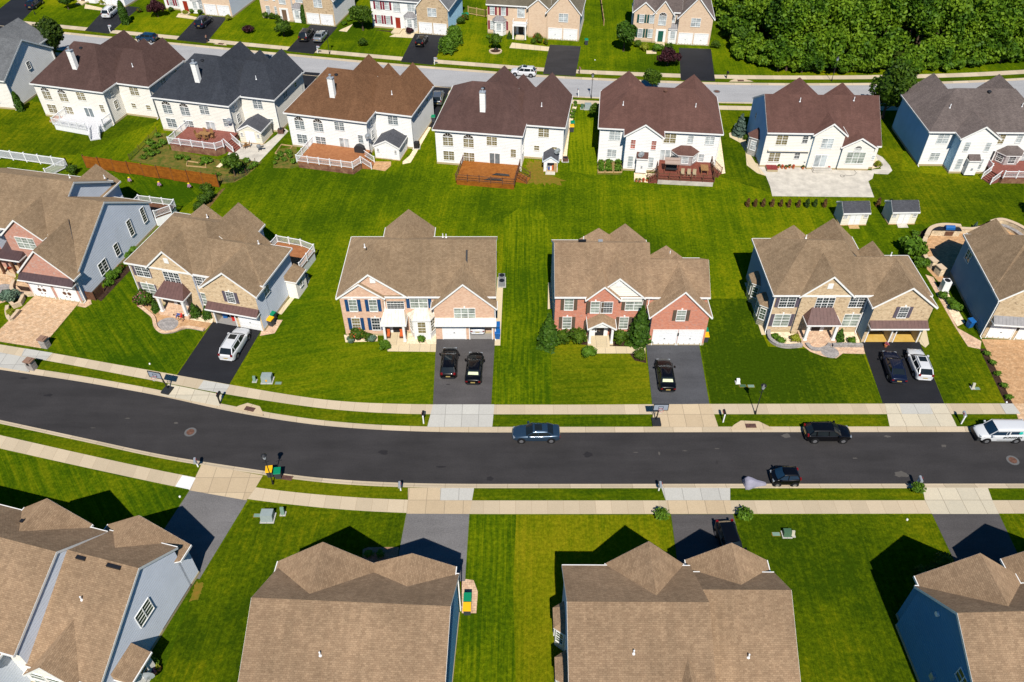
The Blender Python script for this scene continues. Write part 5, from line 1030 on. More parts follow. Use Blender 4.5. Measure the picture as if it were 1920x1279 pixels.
# covered heap
t0 = G(1415, 908); m = MB(); N = 12; prof = [(-1.05, .55, .85), (-.75, .62, 1.12), (-.3, .50, .95), (.15, .36, .62), (.6, .28, .42), (1.0, .2, .26), (1.15, .1, .08)]; rings = []
for x, w, h in prof: rings.append([(x+.03*math.sin(5*a+x*3), w*math.cos(a)*(1+.12*math.sin(6*a+x*4)), max(0, h*math.sin(a)*(1+.08*math.sin(7*a)))) for a in [math.pi*k/N for k in range(N+1)]])
for a, b in zip(rings[:-1], rings[1:]):
    for i in range(N): m.face([a[i], b[i], b[i+1], a[i+1]])
m.face(rings[0]); o = m.build('covered_trailer', 'grey_cover', None, smooth=True, loc=(t0.x, t0.y, ZR+.005), rz=R(4)); tag(o, 'lumpy lilac grey tarpaulin heap in front of the tiny black car', 'tarpaulin')

# ================================================================ STREET FURNITURE
def make_lamp():
    t = thing('street_lamp', 'black street lamp on the lawn strip, right of the red brick house', 'street lamp', G(1416, 776, .02), 0, 'street lamps')
    m = MB(); m.cyl((0, 0, 0), (0, 0, .5), .12, .07, 10); m.cyl((0, 0, .5), (0, 0, 3.75), .05, .04, 8); m.build('pole', 'black_metal', t)
    m = MB(); m.bar((-.3, 0, 3.3), (.3, 0, 3.3), .03); m.build('ladder_rest', 'black_metal', t)
    m = MB(); m.cyl((0, 0, 3.75), (0, 0, 4.25), .13, .24, 8); g = m.build('lantern', 'lamp_glass', t); m = MB(); m.cyl((0, 0, 4.25), (0, 0, 4.45), .30, .08, 8); m.cyl((0, 0, 3.68), (0, 0, 3.76), .16, .14, 8); m.build('lamp_cap', 'black_metal', g)
    return remember(t)
LP = make_lamp()
for q, l in (((512, 907), 'black street lamp standing over the two kerbside bins'), ((618, 101), 'black street lamp beside the silver saloon drive in the far row'), ((1108.5, 184), 'black street lamp between the plum and the red brown roofs'), ((1559, 152), 'black street lamp in front of the wood'), ((66, 27), 'black street lamp at the very top left beside a dark car')):
    dup(LP, G(*q, .02), .3, l)
def mailbox(px, py, label, rz=0., post='white_vinyl', box='galvanized', cap=None):
    t = thing('mailbox', label, 'mailbox', G(px, py, .02), rz, 'mailboxes on posts'); m = MB(); m.box(-.06, .06, -.06, .06, 0, 1.25); m.bar((0, 0, .75), (0, -.35, 1.0), .05); m.bar((0, .1, 1.05), (0, -.5, 1.05), .07); m.build('post', post, t)
    m = MB(); N = 8; p = [(-.13, 1.09), (.13, 1.09)]+[(.13*math.cos(a), 1.25+.13*math.sin(a)) for a in [math.pi*k/N for k in range(N+1)]]
    m.face([(x, -.58, z) for x, z in p]); m.face([(x, .05, z) for x, z in p][::-1])
    for i in range(len(p)): a, b = p[i], p[(i+1) % len(p)]; m.face([(a[0], -.58, a[1]), (b[0], -.58, b[1]), (b[0], .05, b[1]), (a[0], .05, a[1])][::-1])
    m.build('box', box, t); m = MB(); m.box(.13, .15, -.3, -.1, 1.2, 1.4); m.build('flag', 'flag_red', t); return t
for a in ((413, 757, 'black mailbox beside the drain at the bend', 3.0, 'black_metal', 'black_metal'), (794.5, 794, 'white posted mailbox left of the grey apron below the blue shutter house', 3.14, 'white_vinyl', 'black_metal'), (1355.5, 791.5, 'white and black mailbox left of the drain on the straight', 3.14, 'white_vinyl', 'black_metal'), (1802, 794.5, 'white posted mailbox on the lawn strip beside the van', 3.0),
          (371.5, 875, 'white mailbox at the lower curb of the bend', .3), (751.5, 919.5, 'white mailbox at the lower curb left of the two-tone apron', .1), (1235, 919.5, 'white mailbox at the lower curb in the middle of the picture', 0), (1717, 909, 'white mailbox rising from a bush at the lower curb', -.1), (207, 60, 'white mailbox at the white minivan drive', 1.6), (596, 99.5, 'white mailbox at the silver saloon drive', 1.2), (815, 121, 'white mailbox at the weeping tree drive', 1.2), (1361.7, 147, 'dark mailbox near the far drain', .2, 'black_metal', 'black_metal'), (1084, 182, 'white mailbox on the near side of the far street', 3.2), (1086, 139, 'brown mailbox with a planted ring at its foot', .2, 'brown_wood', 'brown_stone'), (389, 79, 'brown mailbox near the dark navy minivan', .2, 'brown_wood', 'brown_stone')):
    mailbox(a[0], a[1], a[2], *a[3:])
def hoop(px, py, label, rz):
    t = thing('basketball_hoop', label, 'basketball hoop', G(px, py, .03), rz, 'portable basketball hoops')
    m = MB(); m.box(-.45, .45, -.2, .85, 0, .22); m.build('base', 'dark_plastic', t); m = MB(); m.bar((0, .55, .2), (0, .1, 3.0), .1); m.bar((-.0, .8, .25), (0, .2, 1.6), .05); m.bar((0, .1, 2.4), (0, -.35, 2.9), .05); m.bar((0, .12, 2.95), (0, -.35, 3.3), .05); m.build('pole', 'black_metal', t)
    m = MB(); m.box(-.72, .72, -.44, -.40, 2.75, 3.55); m.box(-.76, -.7, -.46, -.38, 2.7, 3.6, 1); m.box(.7, .76, -.46, -.38, 2.7, 3.6, 1); m.box(-.7, .7, -.46, -.38, 3.54, 3.6, 1); m.box(-.7, .7, -.46, -.38, 2.7, 2.76, 1); m.box(-.25, .25, -.455, -.44, 2.95, 2.99, 1); m.box(-.25, .25, -.455, -.44, 3.26, 3.30, 1); m.box(-.25, -.21, -.455, -.44, 2.99, 3.26, 1); m.box(.21, .25, -.455, -.44, 2.99, 3.26, 1)
    b = m.build('backboard', ['backboard_clear', 'black_metal'], t)
    m = MB(); N = 14
    for k in range(N):
        a, c = 2*math.pi*k/N, 2*math.pi*(k+1)/N; m.bar((.23*math.cos(a), -.70+.23*math.sin(a), 3.0), (.23*math.cos(c), -.70+.23*math.sin(c), 3.0), .02)
    m.build('rim', 'red_paint', b); m = MB()
    for k in range(N): a = 2*math.pi*k/N; m.bar((.23*math.cos(a), -.70+.23*math.sin(a), 3.0), (.13*math.cos(a+.4), -.70+.13*math.sin(a+.4), 2.6), .012)
    m.build('net', 'white_vinyl', b)
plain('backboard_clear', (.30, .34, .40), .15, .6)
hoop(311, 737, 'portable basketball hoop on the verge at the bend', R(-14)); hoop(1231, 797, 'portable basketball hoop at the tan apron of the red brick house', 0)
# brick pillars at the left drive
for q, l, pot in (((62, 691), 'squat stone mailbox pillar beside the street at the left edge', 0), ((87, 650), 'squat stone pillar at the corner of the paver drive', 1)):
    t = thing('stone_pillar', l, 'pillar', G(*q, 0), R(-14)); m = MB(); m.box(-.4, .4, -.35, .35, 0, 1.2); m.build('shaft', 'grey_wall_blocks', t); m = MB(); m.box(-.48, .48, -.43, .43, 1.2, 1.32); m.box(-.3, .3, -.27, .27, 1.32, 1.42); m.build('cap', 'brown_stone', t)
    if not pot: m = MB(); m.box(-.15, .15, -.4, -.35, .8, 1.1); m.build('letter_slot', 'black_metal', t)
# utility boxes
def ubox(px, py, label, mat, w=.9, d=.8, h=.75, rz=0., sl=.15, name='utility_box', lab=True):
    t = thing(name, label, 'utility box', G(px, py, 0), rz, 'utility boxes on the lawns'); m = MB(); z0 = .08
    p = [(-w/2, -d/2, z0), (w/2, -d/2, z0), (w/2, d/2, z0), (-w/2, d/2, z0), (-w/2, -d/2+sl, h), (w/2, -d/2+sl, h), (w/2, d/2, h), (-w/2, d/2, h)]
    for f in ((4, 5, 6, 7), (0, 1, 5, 4), (1, 2, 6, 5), (2, 3, 7, 6), (3, 0, 4, 7)): m.face([p[i] for i in f])
    m.build('cabinet', mat, t); m = MB(); m.box(-w/2-.1, w/2+.1, -d/2-.1, d/2+.1, 0, z0); m.build('pad', 'apron_concrete_grey', t)
    if lab: m = MB(); m.box(-.1, .1, -d/2+.01, -d/2+.06, h*.35, h*.6); m.build('warning_sticker', 'bin_yellow', t)
    return t
ubox(502, 714, 'large grey green transformer box with yellow sticker on the upper lawn', 'utility_grey', 1.1, .9, .85); ubox(503, 972, 'large grey green transformer box on the lower left lawn', 'utility_grey', 1.1, .95, .85, lab=False)
ubox(478, 715, 'small pale green cable post left of the upper transformer', 'utility_green', .3, .3, .7, lab=False); ubox(531, 964, 'small pale green cable post right of the lower transformer', 'utility_green', .35, .3, .9, lab=False)
ubox(1383, 718, 'small white cable post near the street lamp', 'white_vinyl', .35, .35, .55, lab=False); ubox(1474.5, 1003, 'dark green cable box between a flat lid and a white post', 'utility_dark_green', .7, .6, .6, lab=False); ubox(1485.5, 1004, 'small white post beside the dark green cable box', 'utility_beige', .28, .28, .6, lab=False)
ubox(1823, 728, 'small beige cable post on the right lawn', 'utility_beige', .28, .28, .7, lab=False); ubox(1102, 204, 'grey transformer box behind the plum roofed house', 'utility_grey', 1.1, .9, .9, lab=False); ubox(1091.5, 204, 'dark green cable box left of the far transformer', 'utility_dark_green', .45, .5, .8, lab=False)
def lid(px, py, label, mat, w=.75, d=.45, rz=0.):
    t = thing('ground_lid', label, 'access lid', G(px, py, .005), rz, 'flat access lids in the lawns'); m = MB(); m.prism([(-w/2, -d/2), (w/2, -d/2), (w/2+.06, 0), (w/2, d/2), (-w/2, d/2), (-w/2-.06, 0)], 0, .04); m.build('rim', 'dry_grass', t); m = MB(); m.box(-w/2+.04, w/2-.04, -d/2+.04, d/2-.04, .04, .06); m.build('cover', mat, t)
for a in ((522, 719, 'flat green lid right of the upper transformer', 'utility_green'), (483, 967, 'flat green lid left of the lower transformer', 'utility_green'), (1392.5, 724, 'flat dark green lid near the street lamp', 'utility_dark_green'), (1408, 724.5, 'flat tan and green lid beside the lamp head shadow', 'utility_green'), (1830.5, 729, 'flat green lid beside the beige post', 'utility_green'), (1455, 1002, 'flat green lid left of the dark green cable box', 'utility_green')): lid(*a)
for q, l in (((281, 683), 'small white cap in the lawn left of the black drive'), ((337.5, 932), 'small white cap in the lawn beside the lower left drive'), ((1887, 755), 'small white cap at the lawn edge near the van'), ((1700.6, 975), 'small white cap in the lower right lawn'), ((1115.5, 113), 'small white cap in the lawn of the far row')):
    m = MB(); m.cyl((0, 0, 0), (0, 0, .12), .1, .09, 10); m.ball((0, 0, .12), .09, 8, 4, sz=.4); tag(m.build('drain_cap', 'white_vinyl', None, loc=G(*q, 0)), l, 'pipe cap', 'white pipe caps in the lawns')
def wbin(px, py, lid_, label, rz=0., world=None, body='bin_grey'):
    t = thing('wheelie_bin', label, 'wheelie bin', world or G(px, py, .01), rz, 'wheelie bins'); b = MB(); a, c = .27, .31; z0, z1 = .08, 1.0
    p = [(-a, -a, z0), (a, -a, z0), (a, a, z0), (-a, a, z0), (-c, -c-.05, z1), (c, -c-.05, z1), (c, c, z1), (-c, c, z1)]
    for f in ((0, 3, 2, 1), (0, 1, 5, 4), (1, 2, 6, 5), (2, 3, 7, 6), (3, 0, 4, 7)): b.face([p[i] for i in f])
    b.build('body', body, t); m = MB(); m.face([(-.34, -.42, 1.0), (.34, -.42, 1.0), (.34, -.38, 1.07), (-.34, -.38, 1.07)]); m.face([(-.34, -.38, 1.07), (.34, -.38, 1.07), (.33, .34, 1.15), (-.33, .34, 1.15)])
    for s_ in (-1, 1): m.face([(s_*.34, -.42, 1.0), (s_*.34, -.38, 1.07), (s_*.33, .34, 1.15), (s_*.33, .34, 1.0)])
    m.face([(-.33, .34, 1.0), (-.33, .34, 1.15), (.33, .34, 1.15), (.33, .34, 1.0)]); m.build('lid', lid_, t)
    m = MB(); m.cyl((-.3, .4, 1.02), (.3, .4, 1.02), .02, n=6); m.build('handle', 'black_metal', t)
    for s_ in (-1, 1): m = MB(); m.cyl((s_*.22, .28, .12), (s_*.3, .28, .12), .12, n=12); m.build('wheel', 'tyre', t)
for a in ((508.5, 892, 'bin_yellow', 'yellow lidded bin at the kerb under the lamp', .15), (523.5, 895, 'bin_green', 'green lidded bin at the kerb under the lamp', .1), (513.5, 600, 'bin_green', 'green lidded bin at the corner of the bend house', -.4), (510, 610, 'bin_yellow', 'yellow lidded bin at the corner of the bend house', -.4), (1321, 640, 'bin_yellow', 'yellow lidded bin at the corner of the red brick house', 0), (1320, 631, 'bin_green', 'green lidded bin behind the yellow one at the red brick house', 0),
          (933, 634, 'bin_blue', 'front blue bin beside the open garage', 0), (932.5, 620, 'bin_blue', 'rear blue bin beside the open garage', 0), (876.5, 1149, 'bin_yellow', 'yellow lidded bin on the curved pad of the bottom house', 0), (877.5, 1131, 'bin_green', 'green lidded bin on the curved pad of the bottom house', 0), (813, 229, 'bin_green', 'green and yellow lidded bin right of the warm brown roofed house', 0), (1072, 247, 'bin_yellow', 'yellow lidded bin right of the plum roofed house', 0), (1073, 240, 'bin_green', 'green lidded bin right of the plum roofed house', 0),
          (1099, 84, 'bin_green', 'dark green bin at the portico house garage corner', 0), (869, 36, 'bin_green', 'left teal bin at the far fence', 0), (876, 35, 'bin_green', 'right teal bin at the far fence', 0), (418, 28, 'bin_green', 'green bin at the far garage wall', 0), (167, 549, 'bin_green', 'green lidded bin in the brown slatted enclosure', -.2), (172.5, 542, 'bin_yellow', 'yellow lidded bin in the brown slatted enclosure', -.2)):
    wbin(*a, body='bin_blue' if a[2] == 'bin_blue' else 'bin_grey')
wbin(1816, 613, 'bin_blue', 'large bright blue bin beside the slate wall at the right', .3, body='bin_blue')
t = thing('bin_enclosure', 'brown slatted bin enclosure beside the ornate garage doors', 'enclosure', G(173, 556, 0), R(-12)); m = MB()
for a, b in (((-1.1, -.6), (.9, -.6)), ((.9, -.6), (.9, 1.1))):
    for k in range(9): z = .08+k*.14; m.bar((a[0], a[1], z), (b[0], b[1], z), .03, .11)
m.build('slats', 'brown_wood', t)
for x, y in ((-1.1, -.6), (.9, -.6), (.9, 1.1)): m = MB(); m.box(x-.05, x+.05, y-.05, y+.05, 0, 1.35); m.build('post', 'brown_wood', t)
def acunit(px, py, label, h=.8, w=.8, mat='grey_plastic', rz=0.):
    t = thing('air_conditioner', label, 'air conditioner', G(px, py, .0), rz, 'outdoor air conditioners'); m = MB(); m.box(-w/2, w/2, -w/2, w/2, .1, h); m.build('casing', mat, t); m = MB(); m.cyl((0, 0, h), (0, 0, h+.04), w*.42, n=16); m.build('fan_grille', 'black_metal', t); m = MB(); m.box(-w/2-.1, w/2+.1, -w/2-.1, w/2+.1, 0, .1); m.build('pad', 'apron_concrete_grey', t)
for a in ((572.5, 527, 'grey air conditioner at the side of the bend house'), (1768, 545, 'tall pale air conditioner tower beside the slate wall', 1.6, .85, 'white_vinyl'), (941, 525, 'rear air conditioner beside the blue shutter house', .75), (941, 535, 'front air conditioner beside the blue shutter house', .75), (528, 250, 'rusty air conditioner behind the navy roofed house', .8, .9, 'rust'), (782, 277, 'black air conditioner behind the warm brown roofed house', .95, .85, 'black_metal'), (1060, 302, 'rusty air conditioner behind the toy shed house', .6, .8, 'rust')): acunit(*a)

# ================================================================ DECKS, SHEDS, FENCES
def deck(label, O, rz, poly, z, floorm, skirtm, railm, gaps=(), post='white_vinyl', rail_h=1.0, skirt=True, name='deck', baluster=True):
    "poly: local corners of the deck floor, counter-clockwise; gaps: edge indices without railing"
    t = thing(name, label, 'deck', (O[0], O[1], 0), R(rz), 'decks behind the houses'); m = MB(); m.prism(poly, z-.14, z); m.build('deck_floor', floorm, t); n = len(poly)
    if skirt:
        m = MB(); c = Vector((sum(p[0] for p in poly)/n, sum(p[1] for p in poly)/n)); q = [(c.x+(p[0]-c.x)*.985, c.y+(p[1]-c.y)*.985) for p in poly]
        for i in range(n): a, b = q[i], q[(i+1) % n]; m.face([(a[0], a[1], 0), (b[0], b[1], 0), (b[0], b[1], z-.14), (a[0], a[1], z-.14)])
        m.build('skirting', skirtm, t)
    R_ = MB(); B = MB(); done = set()
    for i in range(n):
        if i in gaps: continue
        a, b = Vector(poly[i]), Vector(poly[(i+1) % n]); L = (b-a).length; k = max(1, round(L/1.8))
        for j in range(k+1):
            p = a.lerp(b, j/k); key = (round(p.x, 1), round(p.y, 1))
            if key in done: continue
            done.add(key); pm = MB(); pm.box(p.x-.06, p.x+.06, p.y-.06, p.y+.06, z-.1, z+rail_h+.08); pm.box(p.x-.09, p.x+.09, p.y-.09, p.y+.09, z+rail_h+.08, z+rail_h+.12); pm.build('railing_post', post, t)
        R_.bar((a.x, a.y, z+rail_h), (b.x, b.y, z+rail_h), .09, .06); R_.bar((a.x, a.y, z+.12), (b.x, b.y, z+.12), .05, .06); nb = int(L/.14)
        for j in range(1, nb): p = a.lerp(b, j/nb); R_.bar((p.x, p.y, z+.12), (p.x, p.y, z+rail_h), .03 if baluster else .012)
    if R_.f: R_.build('railing', railm, t)
    return t
def stairs(par, p, q, w, z, n, mat, railm=None):
    "flight from p (top, local xy at height z) to q (ground), width w"
    p, q = Vector(p), Vector(q); d = q-p; u = d.normalized(); s_ = Vector((-u.y, u.x))*w/2; m = MB()
    for k in range(n):
        a, b = p+d*k/n, p+d*(k+1)/n; zz = z*(1-(k+1)/(n+1)); m.prism([(a-s_)[:], (b-s_)[:], (b+s_)[:], (a+s_)[:]], 0, zz)
    st = m.build('stairs', mat, par)
    if railm:
        for sg in (-1, 1):
            m = MB(); a, b = p+s_*sg, q+s_*sg; m.bar((a.x, a.y, z+1.0), (b.x, b.y, 1.0), .08, .06); m.bar((a.x, a.y, z+.15), (b.x, b.y, .2), .05); m.bar((b.x, b.y, 0), (b.x, b.y, 1.15), .11)
            for j in range(1, 10): c = a.lerp(b, j/10); zz = z*(1-j/10); m.bar((c.x, c.y, zz+.15), (c.x, c.y, zz+1.0), .03)
            m.build('stair_railing', railm, st)
    return st
t = deck('white deck with white railing and corner stairs behind the dark brown roofed house', (-77.5, 122.7), -14.3, [(4.6, 0), (4.8, -3.7), (11.2, -4.1), (12.9, -2.2), (12.9, 0)], 1.0, 'white_deck', 'white_vinyl', 'white_vinyl', gaps=(2, 4)); stairs(t, (11.9, -3.1), (13.2, -5.1), 1.4, 1.0, 6, 'white_deck', 'white_vinyl')
t = deck('red deck with brown board skirting behind the navy roofed house', (-56.4, 117.8), -13.6, [(4.9, 0), (4.9, -5.6), (12.8, -5.6), (13.6, -4.5), (13.6, 0)], 1.2, 'red_deck', 'skirt_wood', 'white_vinyl', gaps=(3, 4)); stairs(t, (13.5, -3.0), (14.9, -3.2), 1.8, 1.2, 5, 'red_deck', 'white_vinyl')
t = deck('orange deck with white railing behind the warm brown roofed house', (-34.5, 112.6), -13.9, [(3.8, 0), (3.8, -5.8), (12.7, -5.7), (13.3, -4.0), (13.3, 0)], 1.05, 'orange_deck', 'skirt_wood', 'white_vinyl', gaps=(3, 4)); stairs(t, (13.2, -2.9), (14.6, -2.7), 1.9, 1.05, 5, 'orange_deck', 'white_vinyl')
t = deck('low amber wooden deck behind the plum roofed house', (-11.55, 107.3), -9, [(4.3, 0), (4.3, -5.5), (12.9, -5.5), (12.9, 0)], .85, 'amber_deck', 'fence_wood', 'brown_wood', gaps=(3,), post='brown_wood', baluster=False, rail_h=.85); stairs(t, (12.9, -2.6), (14.6, -2.9), 1.6, .85, 4, 'amber_deck', 'brown_wood')
t = deck('dark red deck with pale front skirting behind the red brown roofed house', (12.95, 107.8), -6.2, [(8.9, 0), (8.9, -5.5), (17.0, -5.4), (17.0, 0)], .9, 'dark_red_deck', 'patio_concrete', 'brown_wood', gaps=(3,), post='brown_wood', baluster=False, rail_h=.9); stairs(t, (8.9, -4.6), (7.6, -4.8), 1.3, .9, 4, 'dark_red_deck', 'brown_wood'); stairs(t, (17.0, -1.6), (18.2, -2.2), 1.3, .9, 4, 'dark_red_deck', 'brown_wood')
t = deck('red deck with white railing at the right edge of the photo', (61.2, 106.6), -1, [(9.4, 0), (9.5, -2.8), (10.4, -4.9), (18, -4.9), (18, 0)], 1.0, 'red_deck', 'skirt_wood', 'white_vinyl', gaps=(1, 4)); stairs(t, (9.8, -3.9), (8.5, -4.4), 1.7, 1.0, 5, 'red_deck', 'white_vinyl')
t = deck('small orange deck with white railing behind the bend house', (-45, 75), -14.2, [(11.5, 10.25), (17.0, 8.6), (17.1, 12.6), (15.0, 13.2), (11.6, 13.3)], 1.3, 'orange_deck', 'white_vinyl', 'white_vinyl', gaps=(0,))
t = deck('grey deck with white railing behind the large house at the left edge', (-62.55, 81.9), -12.1, [(8, 12.3), (12.2, 11.5), (13.6, 13.2), (13.4, 14.6), (8, 14.6)], 1.4, 'brown_wood', 'white_vinyl', 'white_vinyl', gaps=(0,))
def shed(label, O, rz, w, d, h, zr, ridge='y', wallm='shed_siding', roofm='shed_shingles', trimm='white_trim', doors='white_door', shutters=True, open_=False, ramp=None):
    W_, rr, tt = MB(), MB(), MB(); t = thing('garden_shed', label, 'garden shed', (O[0], O[1], 0), R(rz), 'garden sheds')
    wing_geo(wing(0, w, 0, d, h, zr, ridge, oh=.15, rk=.1, holes={'S': [(w/2-.55, w/2+.55, h-.35)]} if open_ else {}), W_, rr, tt, {}); W_.build('wall', wallm, t); r_ = rr.build('roof', [roofm, trimm], t); tt.build('fascia', trimm, r_)
    m = MB(); m.box(-.05, w+.05, -.05, d+.05, 0, .12); m.build('base', 'raw_wood', t); T = on(fr('S', 0, w/2)); dw = min(.85, w*.22)
    if open_:
        m = MB(); obox(m, T, -.55, -.5, .15, h-.35, 0, .55); m.build('open_door', trimm, t); m = MB(); obox(m, T, .5, .95, .15, h-.35, .03, .07); m.build('open_door', 'raw_wood', t)
        m = MB(); m.box(.15, w-.15, .8, .85, .13, h-.2); m.build('shed_interior', 'garage_dark', t)
        for k, (mt, x) in enumerate((('blue_cloth', -.25), ('white_vinyl', .05), ('orange_cushion', .3))): m = MB(); m.box(w/2+x-.12, w/2+x+.12, .3, .6, .13, .5+.15*k); m.build('stored_box', mt, t)
    else:
        for s_ in (-1, 1):
            m = MB(); obox(m, T, min(0, s_*dw)+.02, max(0, s_*dw)-.02, .15, h-.15, 0, .05); obox(m, T, min(0, s_*dw)+.1, max(0, s_*dw)-.1, .3, h*.45, .05, .07); obox(m, T, min(0, s_*dw)+.1, max(0, s_*dw)-.1, h*.52, h-.25, .05, .07); m.build('door', doors, t)
    if shutters:
        for s_ in (-1, 1): window(t, fr('S', 0, w/2+s_*(dw+.55)), h*.55, .3, .5, 1, 'dark_glass', (1, 2), fw=.05)
    if not shutters and not open_:
        for s_ in (-1, 1): window(t, fr('S', 0, w/2+s_*(w/2-.4)), h*.62, .42, .5, 1, 'dark_glass', (2, 2), fw=.06)
    if ramp: m = MB(); m.face([(w/2-.7, -.8, .01), (w/2+.7, -.8, .01), (w/2+.7, -.05, .13), (w/2-.7, -.05, .13)]); m.box(w/2-.7, w/2+.7, -.8, -.78, 0, .012); m.build('ramp', ramp, t)
    return t
def LW(O, rz, x, y, z=0.): a = R(rz); return Vector((O[0]+x*math.cos(a)-y*math.sin(a), O[1]+x*math.sin(a)+y*math.cos(a), z))
shed('cream shed with grey roof and white double doors behind the navy roofed house', LW((-56.4, 117.8), -13.6, 14.2, -.7), -12, 3.75, 3.6, 2.2, 3.2)
shed('white shed with grey roof and white double doors behind the warm brown roofed house', LW((-34.5, 112.6), -13.9, 14.1, -.35), -12.5, 3.9, 3.6, 2.2, 3.2, wallm='white_siding')
shed('small blue trimmed toy shed with its doors open, stuff inside', LW((-11.55, 107.3), -9, 16.45, .1), -4, 2.05, 2.4, 1.9, 2.6, wallm='white_siding', trimm='blue_white_trim', shutters=False, open_=True, ramp='patio_concrete')
c = G(1574.5, 423); shed('tan garden shed in the middle lawn, left of its twin', c, 1.5, 3.55, 2.6, 2.1, 3.0, 'x', shutters=False, ramp='raw_wood')
c = G(1665.5, 421); shed('tan garden shed in the middle lawn, right of its twin', c, 1, 3.55, 2.6, 2.1, 3.0, 'x', shutters=False, ramp='patio_concrete')
# brown board fence: overlapping panels
a, b = Vector((-64.0, 105.9)), Vector((-42.6, 100.4)); t = thing('board_fence', 'rust brown board fence of nine stepped panels behind the big left house', 'fence', (a.x, a.y, 0), math.atan2(b.y-a.y, b.x-a.x)); L = (b-a).length; n = 9
for k in range(n):
    o_ = .12 if k % 2 else 0; m = MB(); x0 = k*L/n; x1 = x0+L/n+.05
    nb = 12
    for j in range(nb): q0 = x0+(x1-x0)*j/nb; q1 = x0+(x1-x0)*(j+1)/nb-.015; m.box(q0, q1, o_-.015, o_+.015, .08, 2.05+.02*((k*7+j*3) % 3)); 
    m.box(x0, x1, o_-.05, o_+.05, 2.0, 2.04); m.box(x0, x1, o_-.04, o_-.015, .4, .5); m.box(x0, x1, o_-.04, o_-.015, 1.5, 1.6); m.build('fence_panel', 'fence_wood', t)
for k in range(n+1): m = MB(); x = k*L/n; m.box(x-.07, x+.07, .0, .14, 0, 2.2); m.build('post', 'brown_wood', t)
for q, l in (((184, 333), 'leftmost'), ((245.5, 340), 'second from the left'), ((301, 348), 'third from the left'), ((357, 351), 'rightmost')):
    t = thing('flower_ornament', l+' hanging yellow and pink flower ornament on the board fence', 'garden ornament', G(q[0], q[1]+5, 0), 0, 'flower ornaments along the board fence'); m = MB(); m.bar((0, 0, 0), (0, 0, 1.1), .03); m.build('stake', 'brown_wood', t)
    m = MB(); m.ball((0, 0, 1.05), .16, 8, 5, sz=.7); m.build('yellow_top', 'yellow_petal', t); m = MB(); [m.bar((.1*math.cos(k), .1*math.sin(k), 1.0), (.24*math.cos(k), .24*math.sin(k), .55), .07) for k in range(7)]; m.build('pink_petals', 'pink_petal', t)
def vinyl_fence(label, pts, h=1.5, name='white_fence', mat='white_vinyl', picket=False, cat='fence', group=None, span_=2.4):
    t = thing(name, label, cat, (pts[0][0], pts[0][1], 0), 0, group); o = Vector(pts[0][:2]); P_ = [Vector(p[:2])-o for p in pts]
    for a, b in zip(P_[:-1], P_[1:]):
        L = (b-a).length; k = max(1, round(L/span_)); m = MB()
        m.bar((*a, h), (*b, h), .07, .12); m.bar((*a, .25), (*b, .25), .05, .12)
        nb = int(L/(.16 if not picket else .3))
        for j in range(nb): p = a.lerp(b, (j+.5)/nb); q = a.lerp(b, (j+.5)/nb+.13/L*.85); m.bar((p.x, p.y, .25), (p.x, p.y, h), .12 if not picket else .05, .03, up=(b-a).normalized().to_3d()) 
        m.build('fence_panel', mat, t)
        for j in range(k+1): p = a.lerp(b, j/k); m = MB(); m.box(p.x-.07, p.x+.07, p.y-.07, p.y+.07, 0, h+.15); m.box(p.x-.1, p.x+.1, p.y-.1, p.y+.1, h+.15, h+.2); m.build('post', mat, t)
vinyl_fence('white vinyl fence entering from the left edge behind the big brick house', [(-90, 111.5), (-66.8, 106.0), (-68.6, 103.0)], 1.45)
vinyl_fence('low rail fence of weathered wood at the far row lawn', [G(1132, 48), G(1128, 20), G(1124, -10)], 1.1, 'rail_fence', 'raw_wood', True)
vinyl_fence('golden wooden fence with a gate between two far row houses', [G(878, 27), G(910, 33), G(926, 29)], 1.5, 'wooden_fence', 'raw_wood', True)
# net fence round the vegetable garden
plain('net_dark', (.05, .045, .04), .9); 
def netfence(label, pts, h=.8):
    t = thing('net_fence', label, 'fence', (pts[0].x, pts[0].y, 0), 0); o = pts[0]; m = MB()
    for a, b in zip(pts[:-1], pts[1:]):
        a, b = a-o, b-o; L = (b-a).length
        for z in (.05, .3, .55, h): m.bar((a.x, a.y, z), (b.x, b.y, z), .025)
        nb = int(L/.25)
        for j in range(nb): p = a.lerp(b, j/nb); m.bar((p.x, p.y, 0), (p.x, p.y, h), .02)
    m.build('net', 'net_dark', t)
    for p in pts: q = p-o; m = MB(); m.bar((q.x, q.y, 0), (q.x, q.y, h+.25), .06); m.build('stake', 'brown_wood', t)
netfence('dark net fence sloping down the left side of the vegetable garden', [G(295, 250), G(281, 264), G(262, 283), G(244, 300)]); netfence('dark net fence curving round the lower right corner of the vegetable garden', [G(415, 341), G(440, 340), G(462, 328), G(480, 308)])

# ================================================================ GARDENS AND PAVING
def blob(name, px, z, mat):
    "irregular patch: every edge of the outline is broken up at random"
    rr = random.Random(int(px[0][0])); out = []; n = len(px); cx = sum(p[0] for p in px)/n; cy = sum(p[1] for p in px)/n
    for i in range(n):
        a, b = px[i], px[(i+1) % n]; k = max(2, int(math.hypot(b[0]-a[0], b[1]-a[1])/3.5))
        for j in range(k): t = j/k; x = a[0]+(b[0]-a[0])*t; y = a[1]+(b[1]-a[1])*t; f = rr.uniform(.72, 1.08); out.append((cx+(x-cx)*f, cy+(y-cy)*f))
    return sheet(name, out, z, mat)
sheet('garden_bed', [(296, 250), (312, 250), (318, 280), (412, 300), (430, 292), (492, 303), (465, 328), (440, 342), (414, 345), (405, 330), (245, 302), (262, 284)], .007, 'garden_ground')
sheet('patio', [(449, 266), (497, 270), (534, 241), (541, 246), (486, 304), (425, 294), (432, 280)], .012, 'patio_concrete'); sheet('garden_path', [(424, 296), (431, 299), (412, 314), (405, 313)], .013, 'pale_gravel')
